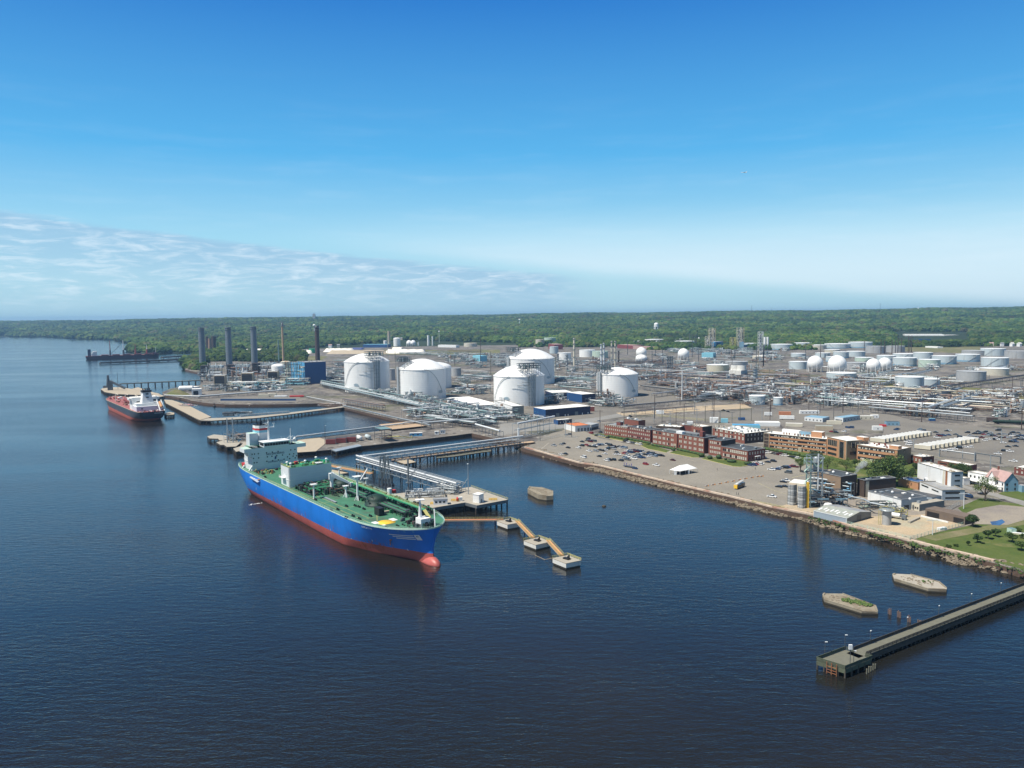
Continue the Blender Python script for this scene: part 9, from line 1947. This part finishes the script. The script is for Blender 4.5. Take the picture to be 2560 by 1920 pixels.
tree(2068,1177,46,1138,Gl,'yellow green airy tree in front of the long orange office',.55);tree(2115,1180,42,1143,Gl+['leaf'],'yellow green tree in front of the stair window block',.6);tree(2222,1214,84,1139,Gn,'very large green tree in front of the right orange wing',1.5,limbs=9);tree(2001,1180,30,1140,Gl,'yellow green tree left of the steel tower',.7)
tree(2165,1173,36,1148,['blossom','blossom','leaf_light'],'low tree covered in pale blossom by the orange wing',.9,.15);tree(2288,1188,22,1154,Gd,'dark upright tree at the right end of the orange wing',1.0,.1);tree(2401,1189,46,1160,Gd,'round dark tree before the long low brick building',1.5,.12,limbs=8);tree(2463,1252,46,1187,Gl+['leaf'],'tall airy tree with drooping branches in front of the white houses',.7,limbs=8)
tree(2431,1317,26,1285,Gd,'dense dark bush tree at the end of the brown shed',1.2,.05);tree(2141,1168,24,1146,Gn,'small green tree between the yellow green ones and the blossom tree',.9);tree(2186,1180,24,1158,Gn,'green bush tree right of the blossom tree',.9);tree(2040,1148,34,1128,Gd,'dark shrubby tree against the foot of the long orange office',.9,.1);tree(2245,1200,30,1168,Gn,'green tree under the corner of the right orange wing',.8);tree(2270,1205,24,1175,Gd,'dark tree beside the black and tan end wall',.8)
for i,(px,yb,w,yt)in enumerate([(2470,1347,19,1323),(2489,1341,18,1320),(2443,1357,21,1336),(2421,1364,8,1351),(2531,1356,28,1333),(2553,1376,28,1352),(2371,1372,14,1362),(2556,1346,14,1334),(2390,1366,9,1360),(2543,1330,16,1320)]):auto(tree(px,yb,w,yt,Gd if i<4 else Gn,'small round tree on the riverside lawn',.8,.25,group='small trees on the riverside lawn',limbs=4))
def bush(px,py,w,h,label,m=Gd,dens=240):
 p=G(px,py,3.1);r=w/2/F*p.length;mb=MB();mb.ball((p.x,p.y,p.z+h*.45),r*.9,m[0],12,h/r*.5,.06);leafball(mb,p+Vector((0,0,h*.45)),r,dens,m,.22,h/r*.5);o=mb.build('bush',None,p);tag(o,label,'bush','clipped bushes in front of the brick offices');return o
for px,py,w,h,lb_ in((1774.6,1147,15,3,'broad clipped bush left of the two storey wing'),(1797,1147,16,3.8,'tall round clipped bush by the two storey wing'),(1754,1142,17,3.6,'dark bush between main office and wing'),(1829,1155,26,2.4,'long low clipped bush before the wing'),(1814,1150,8,1.8,'smallest clipped bush before the wing'),(1868,1161,18,2.6,'dark bush at the corner of the wing'),(1875,1161,12,2.2,'bush behind the row of red and white cars'),(1683,1127,12,2.8,'round bush left of the stone doorway'),(1567,1099,10,2.4,'round bush before the left office section')):bush(px,py,w,h,lb_)
def hedge(a,b,w,h,label,m=Gd):
 a,b=G(*a,3.1),G(*b,3.1);mb=MB();n=int((b-a).length/1.5)
 for i in range(n):q=a.lerp(b,i/n);mb.ball((q.x,q.y,3.1+h*.4),w*.6*rs.uniform(.85,1.1),m[i%3],8,h/w,.12);leafball(mb,(q.x,q.y,3.1+h*.5),w*.62,26,m,.2,h/w)
 o=mb.build('hedge',None,a);tag(o,label,'hedge','hedges along the office fronts')
hedge((1522,1092),(1566,1100),2,2,'dark hedge under the leftmost brick office section');hedge((1572,1099),(1627,1110),2,2,'dark hedge under the darker brick office section');hedge((1632,1114),(1690,1125),2.2,2,'hedge left of the stone doorway');hedge((1695,1125),(1752,1138),2.2,2,'hedge right of the stone doorway');hedge((1912,1124),(2000,1140),3,2.6,'thick hedge along the long orange office');hedge((2005,1141),(2060,1150),3,2.2,'hedge at the right part of the long orange office',Gn)
def fence(pts,h,m,label,step=3):
 P_=[G(x,y,3.1)for x,y in pts];t=thing('fence',P_[0],label,'fence','fences');mb=MB();[mb.bar(V3(p,3),V3(p,3+h),.14,m)for p,d in along(P_,step)];mb.build('posts',t);mb=MB()
 for a,b in zip(P_[:-1],P_[1:]):
  for k in range(6):z=3+h*(k+1)/6;mb.bar(V3(a,z),V3(b,z),.06,m)
 mb.build('wire_mesh',t)
fence([(2116,1312),(2238,1341),(2275,1351),(2330,1335),(2412,1313)],2.2,'mint','pale green wire fence round the sandy yard');fence([(2400,1262),(2345,1290),(2336,1288)],2.4,'tank_grey','grey fence between the brown shed and the street');fence([(1880,1256),(1962,1272)],1.6,'yellow_pale','low yellow fence on the sea wall by the silos');fence([(1345,1103),(1400,1092),(1445,1096)],2.4,'pipe_grey','grey fence at the back of the car park near the pipe bridge');fence([(1560,1050),(1640,1040),(1760,1052),(1860,1045)],2.2,'yellow_pale','yellowish fence behind the brick offices')
t=thing('round_shack',G(2010,1231,3.1),'cream rounded warehouse behind the grey silos','building');mb=MB();a=G(1972,1228,3.1);b=G(2040,1236,3.1);d=(b-a);n_=Vector((-d.y,d.x,0)).normalized();mb.hexa([a,b,b+n_*12,a+n_*12],[V3(v,9)for v in(a,b,b+n_*12,a+n_*12)],'cream','roof_white');mb.build('wall',t)
p=G(2192,1296,3.1);t=thing('tanker_truck',G(2238,1296,3.1),'silver tanker truck parked behind the round silo','truck');c=G(2238,1296,3.1);u=E1;mb=MB();mb.cyl(c-u*4+Vector((0,0,2)),c+u*2.5+Vector((0,0,2)),1.2,'tank_white',14);mb.build('tank',t);mb=MB();mb.box(c+u*4.6,(2.2,2.4,2.6),'steel',A1);mb.build('cab',t)
for a in(-3,-1.8,4.4):
 for s in(-1,1):mb=MB();q=c+u*a+Vector((.68,.73,0))*s;mb.cyl(q+Vector((0,0,.5)),q+Vector((.2*s,.2*s,.5)),.5,'tyre',10);mb.build('wheel',t)
boxthing('barrier_block',2285,1302,(14,1.4,1.0),A1+R(85),'concrete','concrete','long low grey concrete barrier in the sandy yard','barrier');boxthing('boat',2355,1324,(5,2,1.2),R(20),'white','white','small white covered boat beside the green fence','boat');boxthing('boat',2548,1336,(7,2,.8),R(-30),'cream','white','upturned pale boat on the lawn by the shrubs','boat');boxthing('play_hut',2529,1332,(3,3,2.4),R(10),'mint','pipe_teal','small pale green hut on the riverside lawn','hut')
for i,(px,py,w_,m_)in enumerate([(660,992,15,'cream'),(681,990,12,'cream'),(702,992,18,'tank_white'),(742,992,20,'red')]):boxthing(['excavator_parts','equipment_pile','covered_pile','equipment_pile'][i],px,py,(w_,5,4 if i<2 else 2),.1,m_,m_,['cream machinery on the paved pad by the slip, left one','cream machinery on the paved pad, right one','white covered heap on the paved pad by the slip','red covered heap on the paved pad by the slip'][i],'machinery')
for i in range(11):px=563+i*16.5;boxthing('jersey_barrier',px,1001.5,(13,1.2,2.6),R(0),'blue_mid','steel','blue grey barrier in the row along the slip edge','barrier',group='row of barriers along the old slip');AUTO.append(bpy.context.scene.objects[-1])if False else None
#  last words of the labels: position among true look-alikes
by={}
for o in bpy.data.objects:
 if o.parent is None and 'label' in o and o.get('kind')!='stuff':by.setdefault(o['label'],[]).append(o)
ORD=['leftmost','second','third','fourth','fifth','sixth','seventh','eighth','ninth','tenth']
bpy.context.view_layer.update()
for lab,L_ in by.items():
 if len(L_)>1:
  L_.sort(key=lambda o:PX(o.location)[0])
  for i,o in enumerate(L_):
   o['label']=lab+', '+('leftmost' if i==0 else 'rightmost' if i==len(L_)-1 else(ORD[i]if i<10 else '%dth'%(i+1))+' from left')
   if 'group' not in o:o['group']='repeated '+o['category']+'s'
